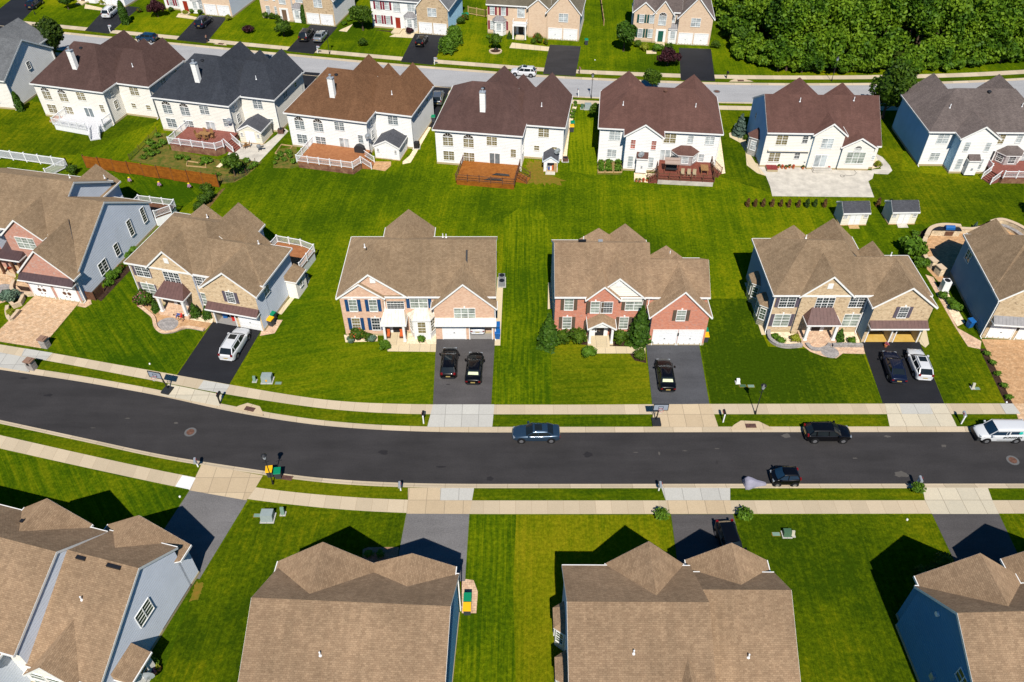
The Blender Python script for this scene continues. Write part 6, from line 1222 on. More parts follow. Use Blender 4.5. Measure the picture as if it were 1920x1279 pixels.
sheet('garden_bed', [(520, 280), (556, 274), (560, 312), (548, 316), (512, 315)], .007, 'garden_ground'); sheet('patio', [(697, 303), (733, 303), (733, 311), (722, 321), (690, 316)], .012, 'orange_pavers'); sheet('side_path', [(755, 303), (768, 292), (812, 222), (816, 226), (770, 305), (755, 308)], .011, 'pale_gravel')
blob('worn_lawn', [(986, 300), (1020, 298), (1020, 325), (1065, 340), (1050, 350), (985, 345), (990, 325)], .006, 'dry_grass'); sheet('garden_bed', [(1120, 303), (1167, 303), (1165, 328), (1120, 327)], .007, 'garden_ground'); sheet('patio', [(1189, 324), (1232, 325), (1229, 344), (1189, 340)], .012, 'pale_gravel')
sheet('side_path', [(1343, 250), (1350, 250), (1360, 325), (1342, 328), (1338, 300)], .011, 'pale_gravel'); sheet('side_path', [(1077, 190), (1085, 188), (1068, 245), (1062, 300), (1054, 300), (1062, 240)], .011, 'pale_gravel')
sheet('patio', [(1421, 311), (1640, 320), (1636, 335), (1628, 340), (1639, 370), (1448, 368), (1444, 350), (1436, 330)], .014, 'patio_concrete')
sheet('side_path', [(1367, 250), (1376, 246), (1398, 258), (1400, 278), (1416, 305), (1434, 315), (1436, 330), (1420, 325), (1400, 310), (1398, 285), (1388, 268), (1368, 257)], .012, 'walk_concrete'); sheet('side_path', [(1640, 287), (1655, 295), (1668, 310), (1673, 320), (1665, 327), (1640, 326), (1634, 318), (1652, 317), (1645, 300)], .012, 'patio_concrete')
sheet('gravel_bed', [(1638, 292), (1650, 298), (1655, 312), (1634, 317)], .01, 'pale_gravel')
# front gardens
sheet('side_path', [(1028, 530), (1035, 530), (1038, 578), (1027, 580)], .011, 'walk_concrete'); sheet('side_path', [(933, 520), (944, 520), (938, 648), (924, 648)], .011, 'walk_concrete')
sheet('walkway', [(719, 637), (818, 637), (817, 660), (727, 659)], .018, 'walk_concrete'); sheet('gravel_bed', [(762, 622), (818, 620), (818, 645), (762, 645)], .02, 'pale_gravel'); sheet('mulch_bed', [(645, 628), (708, 628), (708, 640), (648, 642)], .014, 'pale_gravel')
sheet('walkway', [(1112, 635), (1131, 636), (1132, 649), (1210, 651), (1210, 663), (1116, 663)], .018, 'walk_concrete'); sheet('mulch_bed', [(1094, 640), (1112, 641), (1112, 648), (1088, 646)], .014, 'mulch'); sheet('mulch_bed', [(1133, 640), (1210, 641), (1210, 650), (1133, 649)], .014, 'mulch'); sheet('mulch_bed', [(1180, 663), (1210, 663), (1212, 681), (1190, 676)], .014, 'mulch')
sheet('walkway', [(262, 560), (330, 590), (370, 600), (400, 603), (385, 620), (352, 616), (325, 623), (305, 625), (292, 613), (287, 594), (262, 577)], .016, 'orange_pavers'); sheet('gravel_bed', [(330, 570), (400, 598), (398, 606), (345, 598)], .02, 'pale_gravel'); sheet('side_path', [(492, 616), (500, 600), (530, 600), (515, 625), (487, 630)], .011, 'pink_pavers'); sheet('side_path', [(519, 588), (558, 541), (563, 545), (528, 590)], .011, 'walk_concrete')
sheet('patio', [(1503, 642), (1618, 646), (1622, 664), (1580, 663), (1568, 672), (1545, 669), (1520, 660), (1504, 648)], .016, 'pink_pavers'); sheet('gravel_bed', [(1440, 622), (1610, 622), (1612, 645), (1455, 648), (1440, 635)], .012, 'pale_gravel'); sheet('side_path', [(1722, 642), (1735, 610), (1742, 645), (1735, 652)], .011, 'walk_concrete'); sheet('side_path', [(1396, 530), (1402, 530), (1437, 628), (1428, 628)], .011, 'walk_concrete')
m = MB(); m.cyl((0, 0, 0), (0, 0, .004), 1.0, n=24); o = m.build('paver_circle', 'grey_pavers', None, loc=G(1556, 660, .022)); tag(o, kind='structure')
m = MB(); m.cyl((0, 0, 0), (0, 0, .004), 1.3, n=24); o = m.build('paver_circle', 'grey_pavers', None, loc=G(313, 609, .022)); tag(o, kind='structure'); m = MB(); m.cyl((0, 0, 0), (0, 0, .004), 1.6, n=24); o = m.build('paver_circle', 'grey_pavers', None, loc=G(3, 547, .03)); tag(o, kind='structure')
sheet('patio', [(-20, 500), (40, 505), (75, 545), (73, 552), (30, 560), (-20, 575)], .012, 'pink_pavers'); sheet('side_path', [(152, 562), (170, 562), (172, 570), (160, 577), (145, 574)], .011, 'pink_pavers'); sheet('mulch_bed', [(175, 558), (260, 478), (268, 482), (190, 565)], .011, 'mulch'); sheet('mulch_bed', [(30, 535), (60, 520), (73, 548), (40, 545)], .02, 'mulch')
sheet('mulch_bed', [(1836, 653), (1848, 655), (1901, 757), (1885, 757)], .012, 'mulch'); sheet('side_path', [(1735, 515), (1750, 520), (1795, 615), (1840, 640), (1838, 655), (1815, 650), (1790, 612)], .013, 'pink_pavers'); sheet('gravel_bed', [(1755, 545), (1775, 545), (1810, 605), (1795, 612)], .011, 'pale_gravel')
sheet('patio', [(1738, 505), (1733, 460), (1740, 430), (1760, 425), (1830, 428), (1920, 430), (1920, 500), (1770, 540)], .012, 'orange_pavers'); sheet('mulch_bed', [(1715, 440), (1735, 430), (1745, 440), (1735, 455), (1718, 450)], .012, 'mulch'); sheet('mulch_bed', [(1820, 428), (1850, 418), (1856, 424), (1830, 432)], .014, 'mulch')
sheet('mulch_bed', [(415, 355), (423, 352), (378, 408), (366, 405)], .009, 'brown_soil'); sheet('patio', [(680, 1030), (690, 1026), (748, 1026), (744, 1060), (680, 1060)], .012, 'border_pavers'); 
sheet('side_path', [(866, 1085), (888, 1088), (896, 1110), (893, 1150), (866, 1150)], .011, 'pink_pavers'); blob('worn_lawn', [(366, 1088), (384, 1092), (372, 1130), (355, 1128)], .006, 'dry_grass'); blob('worn_lawn', [(1358, 55), (1380, 60), (1378, 72), (1360, 68)], .006, 'dry_grass')
for q in ([(762, 52), (808, 60), (800, 73), (730, 69)], [(1155+0, 0), (0, 0), (0, 0)][:0], [(960, 80), (1030, 88), (1028, 96), (955, 90)], [(640, 55), (656, 48), (662, 45), (650, 60), (635, 58)], [(335, 25), (372, 33), (368, 37), (330, 32)], [(1212, 95), (1230, 95), (1231, 101), (1212, 101)], [(160, 8), (192, 15), (190, 20), (158, 16)]):
    if q: sheet('walkway', q, .012, 'walk_concrete')
sheet('mulch_bed', [(738, 58), (780, 62), (776, 66), (700, 56)], .010, 'mulch')
# ================================================================ PLANTS
def leaf_mesh(name, pts, nrm_, size, mat, seed=0, aspect=.7, jit=.7):
    rs = np.random.RandomState(seed); n = len(pts)
    N = nrm_+rs.normal(0, jit, (n, 3)); N /= np.linalg.norm(N, axis=1)[:, None]+1e-9
    A = np.cross(N, rs.normal(0, 1, (n, 3))); A /= np.linalg.norm(A, axis=1)[:, None]+1e-9; B = np.cross(N, A)
    sz = size*rs.uniform(.6, 1.35, (n, 1)); A = A*sz; B = B*sz*aspect
    V = np.stack([pts-A, pts-B, pts+A, pts+B], 1).reshape(-1, 3)
    me = bpy.data.meshes.new(name); me.vertices.add(4*n); me.vertices.foreach_set('co', V.ravel().astype('f'))
    me.loops.add(4*n); me.loops.foreach_set('vertex_index', np.arange(4*n, dtype='i')); me.polygons.add(n); me.polygons.foreach_set('loop_start', np.arange(0, 4*n, 4, dtype='i')); me.polygons.foreach_set('loop_total', np.full(n, 4, 'i'))
    me.update(); me.validate(); me.materials.append(MATS[mat]); return me
def crown_pts(kind, rx, ry, h, n, seed, clumps=14, z0=0., lo=.66):
    rs = np.random.RandomState(seed); P_, N_ = [], []
    if kind == 'round':
        C = []
        for k in range(clumps):
            d = rs.normal(0, 1, 3); d /= np.linalg.norm(d); d[2] = abs(d[2])*1.1-.35; r = rs.uniform(.45, .78); C.append((d*r, rs.uniform(.26, .46)))
        C.append((np.zeros(3), .6))
        w_ = np.array([c[1]**2 for c in C]); w_ /= w_.sum()
        for (c, r), k in zip(C, (w_*n).astype(int)):
            d = rs.normal(0, 1, (k, 3)); d /= np.linalg.norm(d, axis=1)[:, None]; q = c+d*r*rs.uniform(lo, 1.12, (k, 1)); P_.append(q); N_.append(d)
        P_ = np.concatenate(P_); N_ = np.concatenate(N_); P_ = P_*np.array([rx, ry, h/2])+np.array([0, 0, z0+h/2]); return P_, N_
    if kind == 'cone':
        t = rs.uniform(0, 1, n)**.8; t = 1-t; t = rs.beta(1, 1.6, n); ph = rs.uniform(0, 2*np.pi, n)
        lay = .85+.22*np.sin(t*38+ph*2)+.12*np.sin(ph*5+t*9); r = (1-t)**.85*lay*rs.uniform(.75, 1.05, n)
        P_ = np.stack([r*np.cos(ph)*rx, r*np.sin(ph)*ry, z0+t*h], 1); N_ = np.stack([np.cos(ph), np.sin(ph), np.full(n, .5)], 1); return P_, N_
    if kind == 'column':
        t = rs.uniform(0, 1, n); ph = rs.uniform(0, 2*np.pi, n); r = np.sin(np.pi*np.clip(t*.93+.07, 0, 1)**.6)**.5*(.85+.15*np.sin(ph*4+t*14))*rs.uniform(.8, 1.05, n)
        P_ = np.stack([r*np.cos(ph)*rx, r*np.sin(ph)*ry, z0+t*h], 1); N_ = np.stack([np.cos(ph), np.sin(ph), np.full(n, .4)], 1); return P_, N_
    if kind == 'weep':
        t = rs.uniform(0, 1, n); ph = rs.uniform(0, 2*np.pi, n); g_ = np.round(ph*3)/3; r = (.35+.65*np.sqrt(1-t**2))*rs.uniform(.55, 1.05, n)*(.8+.25*np.sin(g_*7))
        P_ = np.stack([r*np.cos(ph)*rx, r*np.sin(ph)*ry, z0+t*h], 1); N_ = np.stack([np.cos(ph), np.sin(ph), np.full(n, .2)], 1); return P_, N_
    if kind == 'tuft':
        ph = rs.uniform(0, 2*np.pi, n); t = rs.uniform(0, 1, n); lean = rs.uniform(.1, 1., n); r = lean*t; P_ = np.stack([r*np.cos(ph)*rx, r*np.sin(ph)*ry, z0+h*t*(1.1-.5*lean*t)], 1); N_ = np.stack([np.cos(ph), np.sin(ph), np.full(n, .6)], 1); return P_, N_
PROTO = {}
def plant_proto(key, name, cat, kind, rx, h, mat, n, leaf, seed=1, trunk=None, core=True, ry=None, flowers=None):
    ry = ry or rx; t = thing(name, '', cat, (0, 0, -500)); zt = trunk[1] if trunk else 0.0
    P_, N_ = crown_pts(kind, rx, ry, h-zt*.8, n, seed, z0=zt*.8)
    o = bpy.data.objects.new('crown' if trunk else 'foliage', leaf_mesh(key, P_, N_, leaf, mat, seed)); COL.objects.link(o); o.parent = t
    if core:
        m = MB(); rs = np.random.RandomState(seed+5); C = zt*.8+(h-zt*.8)*(.5 if kind != 'cone' else .3); a = .62 if kind == 'round' else .6
        if kind in ('round', 'weep'): m.ball((0, 0, C), rx*a, 10, 7, sz=(h-zt*.8)/2*a/(rx*a))
        elif kind == 'cone': m.cyl((0, 0, .1), (0, 0, h*.85), rx*.62, .03, 9)
        elif kind == 'column': m.cyl((0, 0, .1), (0, 0, h*.9), rx*.7, rx*.35, 9)
        if m.f:
            k = m.build('inner_foliage', mat, o)
    if trunk:
        m = MB(); r = trunk[0]; top = h*.6; m.cyl((0, 0, -.1), (.05, .03, zt), r*1.25, r*.8, 8); m.cyl((.05, .03, zt), (-.05, .05, top), r*.8, r*.25, 7)
        rr = random.Random(seed)
        for k in range(6): a = k*1.05+rr.random(); z = zt+(top-zt)*rr.uniform(.0, .6); m.cyl((0, 0, z), (rx*.6*math.cos(a), ry*.6*math.sin(a), z+h*.22), r*.4, r*.12, 5)
        m.build('trunk', 'bark', t)
    if flowers:
        Pf, Nf = crown_pts(kind, rx*1.03, ry*1.03, h*1.03, int(n*.14), seed+9); f = bpy.data.objects.new('flowers', leaf_mesh(key+'_fl', Pf, Nf, leaf*.7, flowers, seed+3)); COL.objects.link(f); f.parent = t
    remember(t); PROTO[key] = [t, False]; return t
def plant(key, px, py, label, s=1., group=None, rz=None, world=None, sz=None):
    t, used = PROTO[key]; loc = world or G(px, py, 0); rz = random.uniform(0, 6.28) if rz is None else rz; sc = (s, s, s*(sz or 1.))
    if not used: t.location = loc; t.rotation_euler.z = rz; t.scale = sc; t['label'] = label; PROTO[key][1] = True; o = t
    else: o = dup(t, loc, rz, label, None, sc); 
    if group: o['group'] = group
    elif 'group' in o: del o['group']
    return o
plant_proto('evergreen_big', 'evergreen_tree', 'tree', 'round', 2.9, 8.6, 'dark_leaves', 5200, .26, 3, (.2, .9))
plant_proto('broad_tree', 'broadleaf_tree', 'tree', 'round', 3.0, 8.8, 'oak_leaves', 7000, .22, 33, (.22, .8))
plant_proto('maple', 'leafy_tree', 'tree', 'round', 2.3, 5.2, 'oak_leaves', 3400, .22, 4, (.14, 1.0))
plant_proto('maple2', 'leafy_tree', 'tree', 'round', 2.3, 5.4, 'cedar_leaves', 3400, .22, 14, (.14, 1.0))
plant_proto('purple', 'purple_maple', 'tree', 'round', 1.9, 3.6, 'purple_leaves', 2600, .17, 5, (.12, .6))
plant_proto('purple_shrub', 'purple_shrub', 'shrub', 'round', 1.05, 1.6, 'purple_leaves', 1100, .12, 6)
plant_proto('weep', 'weeping_tree', 'tree', 'weep', 2.1, 4.2, 'bright_leaves', 2600, .2, 7, (.12, .6))
plant_proto('small_tree', 'young_tree', 'tree', 'round', 1.2, 3.4, 'oak_leaves', 1500, .16, 8, (.07, 1.0))
plant_proto('arbor', 'arborvitae', 'tree', 'column', .85, 4.0, 'cedar_leaves', 1600, .16, 9)
plant_proto('conical', 'conical_evergreen', 'tree', 'cone', 1.35, 4.6, 'cedar_leaves', 2600, .17, 10)
plant_proto('shrub', 'round_shrub', 'shrub', 'round', .8, 1.3, 'oak_leaves', 900, .10, 11)
plant_proto('shrub_bright', 'bright_shrub', 'shrub', 'round', .7, 1.0, 'bright_leaves', 800, .10, 12)
plant_proto('shrub_yellow', 'yellow_green_shrub', 'shrub', 'round', .7, 1.1, 'yellow_leaves', 800, .10, 13)
plant_proto('globe', 'pale_globe_shrub', 'shrub', 'round', .6, 1.0, 'pale_leaves', 700, .09, 14)
plant_proto('spruce', 'blue_spruce', 'tree', 'cone', 1.2, 3.6, 'blue_spruce_leaves', 2200, .16, 15)
plant_proto('brown_col', 'browned_arborvitae', 'shrub', 'column', .36, 1.5, 'brown_leaves', 420, .10, 16)
plant_proto('green_col', 'young_arborvitae', 'shrub', 'column', .4, 1.4, 'dark_leaves', 420, .10, 17)
plant_proto('tuft', 'ornamental_grass', 'ornamental grass', 'tuft', .95, 1.3, 'bright_leaves', 1100, .13, 18, core=False)
plant_proto('rose', 'flowering_shrub', 'shrub', 'round', .95, 1.8, 'oak_leaves', 1100, .11, 19, flowers='red_flowers')
plant_proto('pinkbush', 'flowering_shrub', 'shrub', 'round', 1.15, 2.3, 'oak_leaves', 1400, .12, 20, flowers='pink_flowers')
plant_proto('dwarf', 'dwarf_conifer', 'shrub', 'cone', .65, 1.7, 'cedar_leaves', 900, .11, 21)
plant_proto('mgrass', 'maroon_grass', 'ornamental grass', 'tuft', .8, 1.6, 'maroon_grass', 700, .12, 22, core=False)
plant_proto('pale_shrub', 'pale_shrub', 'shrub', 'round', .95, 1.8, 'pale_leaves', 1000, .12, 23)
plant_proto('veg', 'vegetable_plant', 'plant', 'tuft', .5, .5, 'bright_leaves', 220, .10, 24, core=False)
plant_proto('tiny', 'small_bush', 'shrub', 'round', .38, .55, 'bright_leaves', 260, .07, 25)
plant_proto('flower', 'flowering_plant', 'plant', 'round', .3, .4, 'oak_leaves', 160, .06, 26, flowers='red_flowers')
plant('evergreen_big', 108, 114, 'tall dark evergreen between the slate roof and the far street', 1.0, sz=1.0)
plant('broad_tree', 1654, 222, 'tall dark green tree between the red brown and grey brown roofs at the right', 1.22)
plant('maple', 681, 57, 'leafy tree in front of the red shuttered house', 1.05); plant('maple2', 1169, 96, 'magnolia with pale blossoms left of the green door house', 1.12); plant('maple', 1222, 170, 'green tree behind the red brown roof by the far street', .82)
plant('maple2', 129, 18, 'dark rounded tree at the top left between two drives', .75, sz=.9); plant('maple', 533, 68, 'low dark tree beside the dark purple minivan drive', .85, sz=.75); plant('purple', 297, 32, 'purple maple at the top left beside the white minivan drive', .95)
plant('purple', 1251, 124, 'purple maple left of the black far drive beside the green door house', 1.15, sz=.8); plant('purple_shrub', 467, 62, 'round purple bush alone in the far lawn', 1.1); plant('purple_shrub', 768, 63, 'round dark red bush in front of the red shuttered house', .8)
plant('weep', 840, 99, 'lower weeping tree beside the far black hatchback', .9, sz=.8); plant('weep', 853, 84, 'upper weeping tree beside the far black hatchback', .85); plant('small_tree', 929, 95, 'little tree in a tan ring on the portico house lawn', 1.0); plant('maple2', 1383, 95, 'dark tree at the left foot of the wood', .9)
plant('small_tree', 1117, 225, 'dark little tree in the shade beside the red brown roof', .95); plant('small_tree', 441, 330, 'young tree with yellow green leaves at the garden corner', 1.15, sz=1.0)
plant('arbor', 40, 208, 'narrow arborvitae in front of the left slate roofed house', .85); plant('arbor', 237, 45, 'tall narrow evergreen beside the white minivan', 1.15); plant('arbor', 555, 38, 'left of two narrow evergreens at the beige far house', .9); plant('arbor', 572, 43, 'right of two narrow evergreens at the beige far house', .9)
plant('shrub', 623+59, 86, 'small round bush on the far lawn beside the leafy tree', 1.2); plant('shrub', 389, 362, 'round green bush at the end of the board fence', 1.25); plant('shrub', 138, 326, 'dark round bush at the white fence corner', 1.2)
plant('conical', 1028, 645, 'left conical evergreen of the red brick house', 1.05, sz=.95); plant('conical', 1197, 640, 'right conical evergreen of the red brick house, beside its garage', 1.15, sz=1.0)
plant('shrub', 1053, 640, 'full bush beside the left conical evergreen of the red brick house', 1.3); plant('shrub', 1083, 641, 'wide bush left of the red brick porch', 1.45); plant('shrub', 1162, 640, 'round bush right of the red brick porch', 1.3)
plant('shrub_bright', 1103, 667, 'loose bush in the lawn before the red brick walkway', 1.3); plant('shrub', 1199, 672, 'round bush on mulch at the red brick drive', .95)
plant('shrub', 1394, 972, 'big tufty shrub right of the lower middle drive', .01) if 0 else None
plant('tuft', 1239, 972, 'tufted grass clump left of the lower middle drive', .9); plant('tuft', 1394, 972, 'tufted grass clump right of the lower middle drive', .95); plant('tuft', 1718, 922, 'tufted bush growing round the lower right mailbox', .85)
plant('rose', 672, 638, 'tall red flowering bush at the blue shutter house', 1.0); plant('shrub', 690, 636, 'green bush right of the red flowering bush', .75); plant('globe', 659, 642, 'left pale globe bush at the blue shutter house', .95); plant('globe', 699, 641, 'right pale globe bush at the blue shutter house', .95)
plant('shrub_bright', 721, 653, 'bright round bush at the porch walk of the blue shutter house', 1.1); plant('tiny', 790, 640, 'small bush in gravel below the bay window', 1.6); plant('pinkbush', 272, 574, 'tall pink flowering bush left of the bend house porch', 1.0); plant('dwarf', 294, 582, 'dwarf conifer left of the bend house porch', 1.0); plant('dwarf', 368, 592, 'dwarf conifer right of the bend house porch', 1.15); plant('dwarf', 390, 595, 'dwarf conifer beside the bend house garage', 1.05)
for a in ((1452, 635, 'tiny', 'leftmost small bush in the double garage house front bed', 1.5), (1463, 643, 'shrub_bright', 'low round bush in the double garage house front bed', .8), (1490, 640, 'shrub_yellow', 'yellow green bush left of the double garage house porch', .9), (1571, 639, 'dwarf', 'dwarf conifer right of the double garage house porch', 1.1), (1596, 643, 'shrub_bright', 'low bush before the double garage house right window', .8)): plant(a[2], a[0], a[1], a[3], a[4])
plant('shrub_bright', 1705, 477, 'broad light green tree like bush beside the stone patio', 2.6, sz=1.1); plant('shrub_bright', 1726, 500, 'lower lobe bush at the patio wall', 1.5); plant('spruce', 1385, 252, 'blue spruce in a stone ring left of the bare patio house', 1.0); plant('shrub', 1384+14, 262, 'dark low shrub behind the blue spruce', .7)
row = [(1401, 387, 0), (1415, 387, 0), (1430, 387, 0), (1447, 387, 0), (1463, 387, 0), (1478, 388, 0), (1496, 388, 0), (1512, 388, 1), (1527, 387, 1), (1545, 388, 0), (1645, 387, 0), (1668, 385, 1)]
for k, (x, y, g_) in enumerate(row): plant('green_col' if g_ else 'brown_col', x, y, ('young green' if g_ else 'browned')+' arborvitae in the planted row of the middle lawn', random.uniform(.7, .95), 'arborvitae row in the middle lawn'+(' still green' if g_ else ' turned brown'))
for k, (x, y) in enumerate([(1766, 552), (1779, 560), (1790, 575), (1784, 566)]): plant('shrub_bright', x, y+6, ('topmost', 'second', 'lowest and largest', 'middle')[k]+' bright bush in the gravel along the shaded side wall', (.9, .8, 1.1, .8)[k])
for k, (x, y) in enumerate([(1849, 666), (1860, 683), (1869, 704), (1881, 726), (1890, 748)]): plant('tiny', x, y, ('topmost', 'second', 'middle', 'fourth', 'lowest')[k]+' small bush in the mulch strip beside the right paver drive', 1.2)
for x, y, k, l, s_ in ((210, 524, 'shrub_bright', 'round bush at the grey side wall beside the bins', 1.25), (222, 512, 'shrub_bright', 'upper low bush along the grey side wall', .8), (205, 536, 'veg', 'leafy plant between bush and bin enclosure', 1.6), (240, 484, 'shrub_bright', 'bush near the top of the grey side wall', .9), (252, 474, 'shrub_bright', 'topmost bush along the grey side wall', 1.0), (228, 506, 'rose', 'flowering plant along the grey side wall', .5), (213, 500, 'pinkbush', 'pink flowering plant at the square window of the grey wall', .5), (42, 525, 'shrub_yellow', 'yellow green ball bush in the raised bed by the ornate garage', 1.0), (58, 535, 'mgrass', 'maroon grass in the raised bed by the ornate garage', 1.3),
                      (14, 492, 'shrub', 'green bush beside the left porch steps', 1.1), (8, 500, 'rose', 'red flowering plant beside the left porch steps', .6), (25, 568, 'pale_shrub', 'blue green cloud pruned shrub in the stone planter', 1.25), (22, 590, 'shrub_yellow', 'small yellow bush in the lower stone planter', .8), (375, 395, 'shrub', 'hedge bush at the lawn edge, lowest', 1.1), (384, 383, 'shrub', 'hedge bush at the lawn edge, middle', 1.3), (394, 373, 'shrub', 'hedge bush at the lawn edge, upper', 1.1)): plant(k, x, y, l, s_)
for x, y, k, l, s_ in ((1724, 1078, 'shrub', 'left of three round shrubs in the roof shadow', .95), (1748, 1070, 'shrub', 'middle small shrub in the roof shadow', .7), (1764, 1060, 'shrub', 'right of three round shrubs in the roof shadow', 1.1), (692, 1042, 'tiny', 'small bush at the shadowed walk of the bottom house', 1.3), (714, 1043, 'tiny', 'small bush right on the shadowed walk', 1.3), (283, 1250, 'shrub_bright', 'leafy bush among pots at the bottom left side porch', 1.0),
                      (1208, 95, 'shrub_yellow', 'yellow green ball left of the green door', 1.3), (1232, 96, 'shrub_bright', 'larger round bush right of the green door', 1.5), (1255, 94, 'shrub', 'bush below the bay window of the green door house', 1.1), (1195, 88, 'shrub', 'dark bush beside the magnolia', 1.1), (1262, 101, 'shrub_yellow', 'yellow low plant beside the far black drive', .6), (915, 72, 'tiny', 'small bush left in the portico bed', 1.3), (938, 73, 'tiny', 'small bush middle in the portico bed', 1.3), (955, 72, 'dwarf', 'small dark cone beside the portico', .9), (1008, 80, 'rose', 'red and green flower bed bush right of the portico', 1.1), (1000, 82, 'shrub', 'green flower bed bush right of the portico', .8), (1023, 84, 'rose', 'red flowers at the garage corner of the portico house', .6),
                      (500, 34, 'shrub', 'clipped hedge left end at the beige far house', 1.1), (512, 36, 'shrub', 'clipped hedge middle at the beige far house', 1.1), (524, 38, 'shrub', 'clipped hedge right end at the beige far house', 1.1), (646, 47, 'shrub_bright', 'small bush at the far brick garage wall', .9), (655, 40, 'shrub_bright', 'upper small bush at the far brick garage wall', .9), (348, 27, 'shrub_yellow', 'yellow flowers before the far white house', .9), (362, 24, 'shrub_bright', 'bush beside the far red door', 1.0), (376, 27, 'shrub', 'dark bush at the far garage', .8), (322, 22, 'shrub', 'bush under the far red shuttered windows', .8), (428, 38, 'shrub_yellow', 'loose yellow bush at the far drive', 1.1), (865, 45, 'shrub', 'brown green bush at the far blue side wall', 1.2), (872, 38, 'rose', 'reddish bush at the far blue side wall', .8), (195, 8, 'shrub_yellow', 'yellow green bush at the top edge by the white minivan', 1.3), (262, 24, 'rose', 'small flowering bush right of the tall narrow evergreen', .6), (1340, 90, 'shrub', 'dark bush at the right corner of the green door house', 1.2),
                      (1284, 166, 'shrub', 'small tree crown piece', .01))[:-1]: plant(k, x, y, l, s_)
for k, (x, y) in enumerate([(1079, 195), (1079, 200), (1076, 210), (1074, 216), (1073, 222)]): plant('tiny', x, y, 'small bush in the gravel strip beside the plum roofed house', 1.2, 'bushes in the gravel strip')
for x, y in [(298, 257), (303, 268), (283, 272), (290, 280), (300, 276), (308, 271), (275, 285), (284, 292), (270, 298), (296, 288)]: plant('veg', x, y, 'leafy vegetable plant left of the red deck', random.uniform(1.2, 1.9), 'vegetables left of the red deck')
for x, y in [(383, 303), (388, 307), (380, 309), (394, 304), (336, 299), (341, 296), (420, 307), (425, 311), (352, 301), (402, 333), (410, 330)]: plant('veg', x, y, 'leafy vegetable plant below the red deck', random.uniform(1.0, 1.6), 'vegetables below the red deck')
for x, y in [(520, 300), (525, 294), (533, 302), (541, 289), (545, 296), (516, 308), (528, 290), (550, 306)]: plant('veg', x, y, 'vegetable plant in the bed left of the orange deck', random.uniform(1.0, 1.5), 'vegetables left of the orange deck')
for x in (1127, 1141, 1158):
    for y in (307, 314, 320): plant('veg', x, y, 'vegetable plant in the raised beds before the red brown roofed house', random.uniform(1., 1.6), 'vegetables in the raised beds')
for x, y in [(455, 325), (470, 318), (452, 312), (462, 305), (478, 312)]: plant('veg', x, y, 'leafy plant around the young garden tree', 1.5, 'plants around the young garden tree')
plant('dwarf', 1912, 428, 'shrub at the right edge beyond the stone patio', .01) if 0 else None
plant('evergreen_big', 1962, 425, 'big tree mostly beyond the right edge, casting shade', .8)
plant('shrub_yellow', 1645, 312, 'small yellow green bush in the side gravel bed', .9); plant('shrub_bright', 1716, 441, 'bush in the mulch ring beside the stone patio', .8)
for x, y, l in ((1824, 437, 'left small bush before the patio wall'), (1838, 436, 'middle small bush before the patio wall'), (1862, 430, 'right small bush before the patio wall')): plant('tiny', x, y, l, 1.3)
plant('spruce', 1827, 428, 'tiny blue spruce behind the patio wall', .3)
for k, v in PROTO.items():
    if not v[1]:
        for c, p in CH[v[0].name]: bpy.data.objects.remove(c)
        bpy.data.objects.remove(v[0])
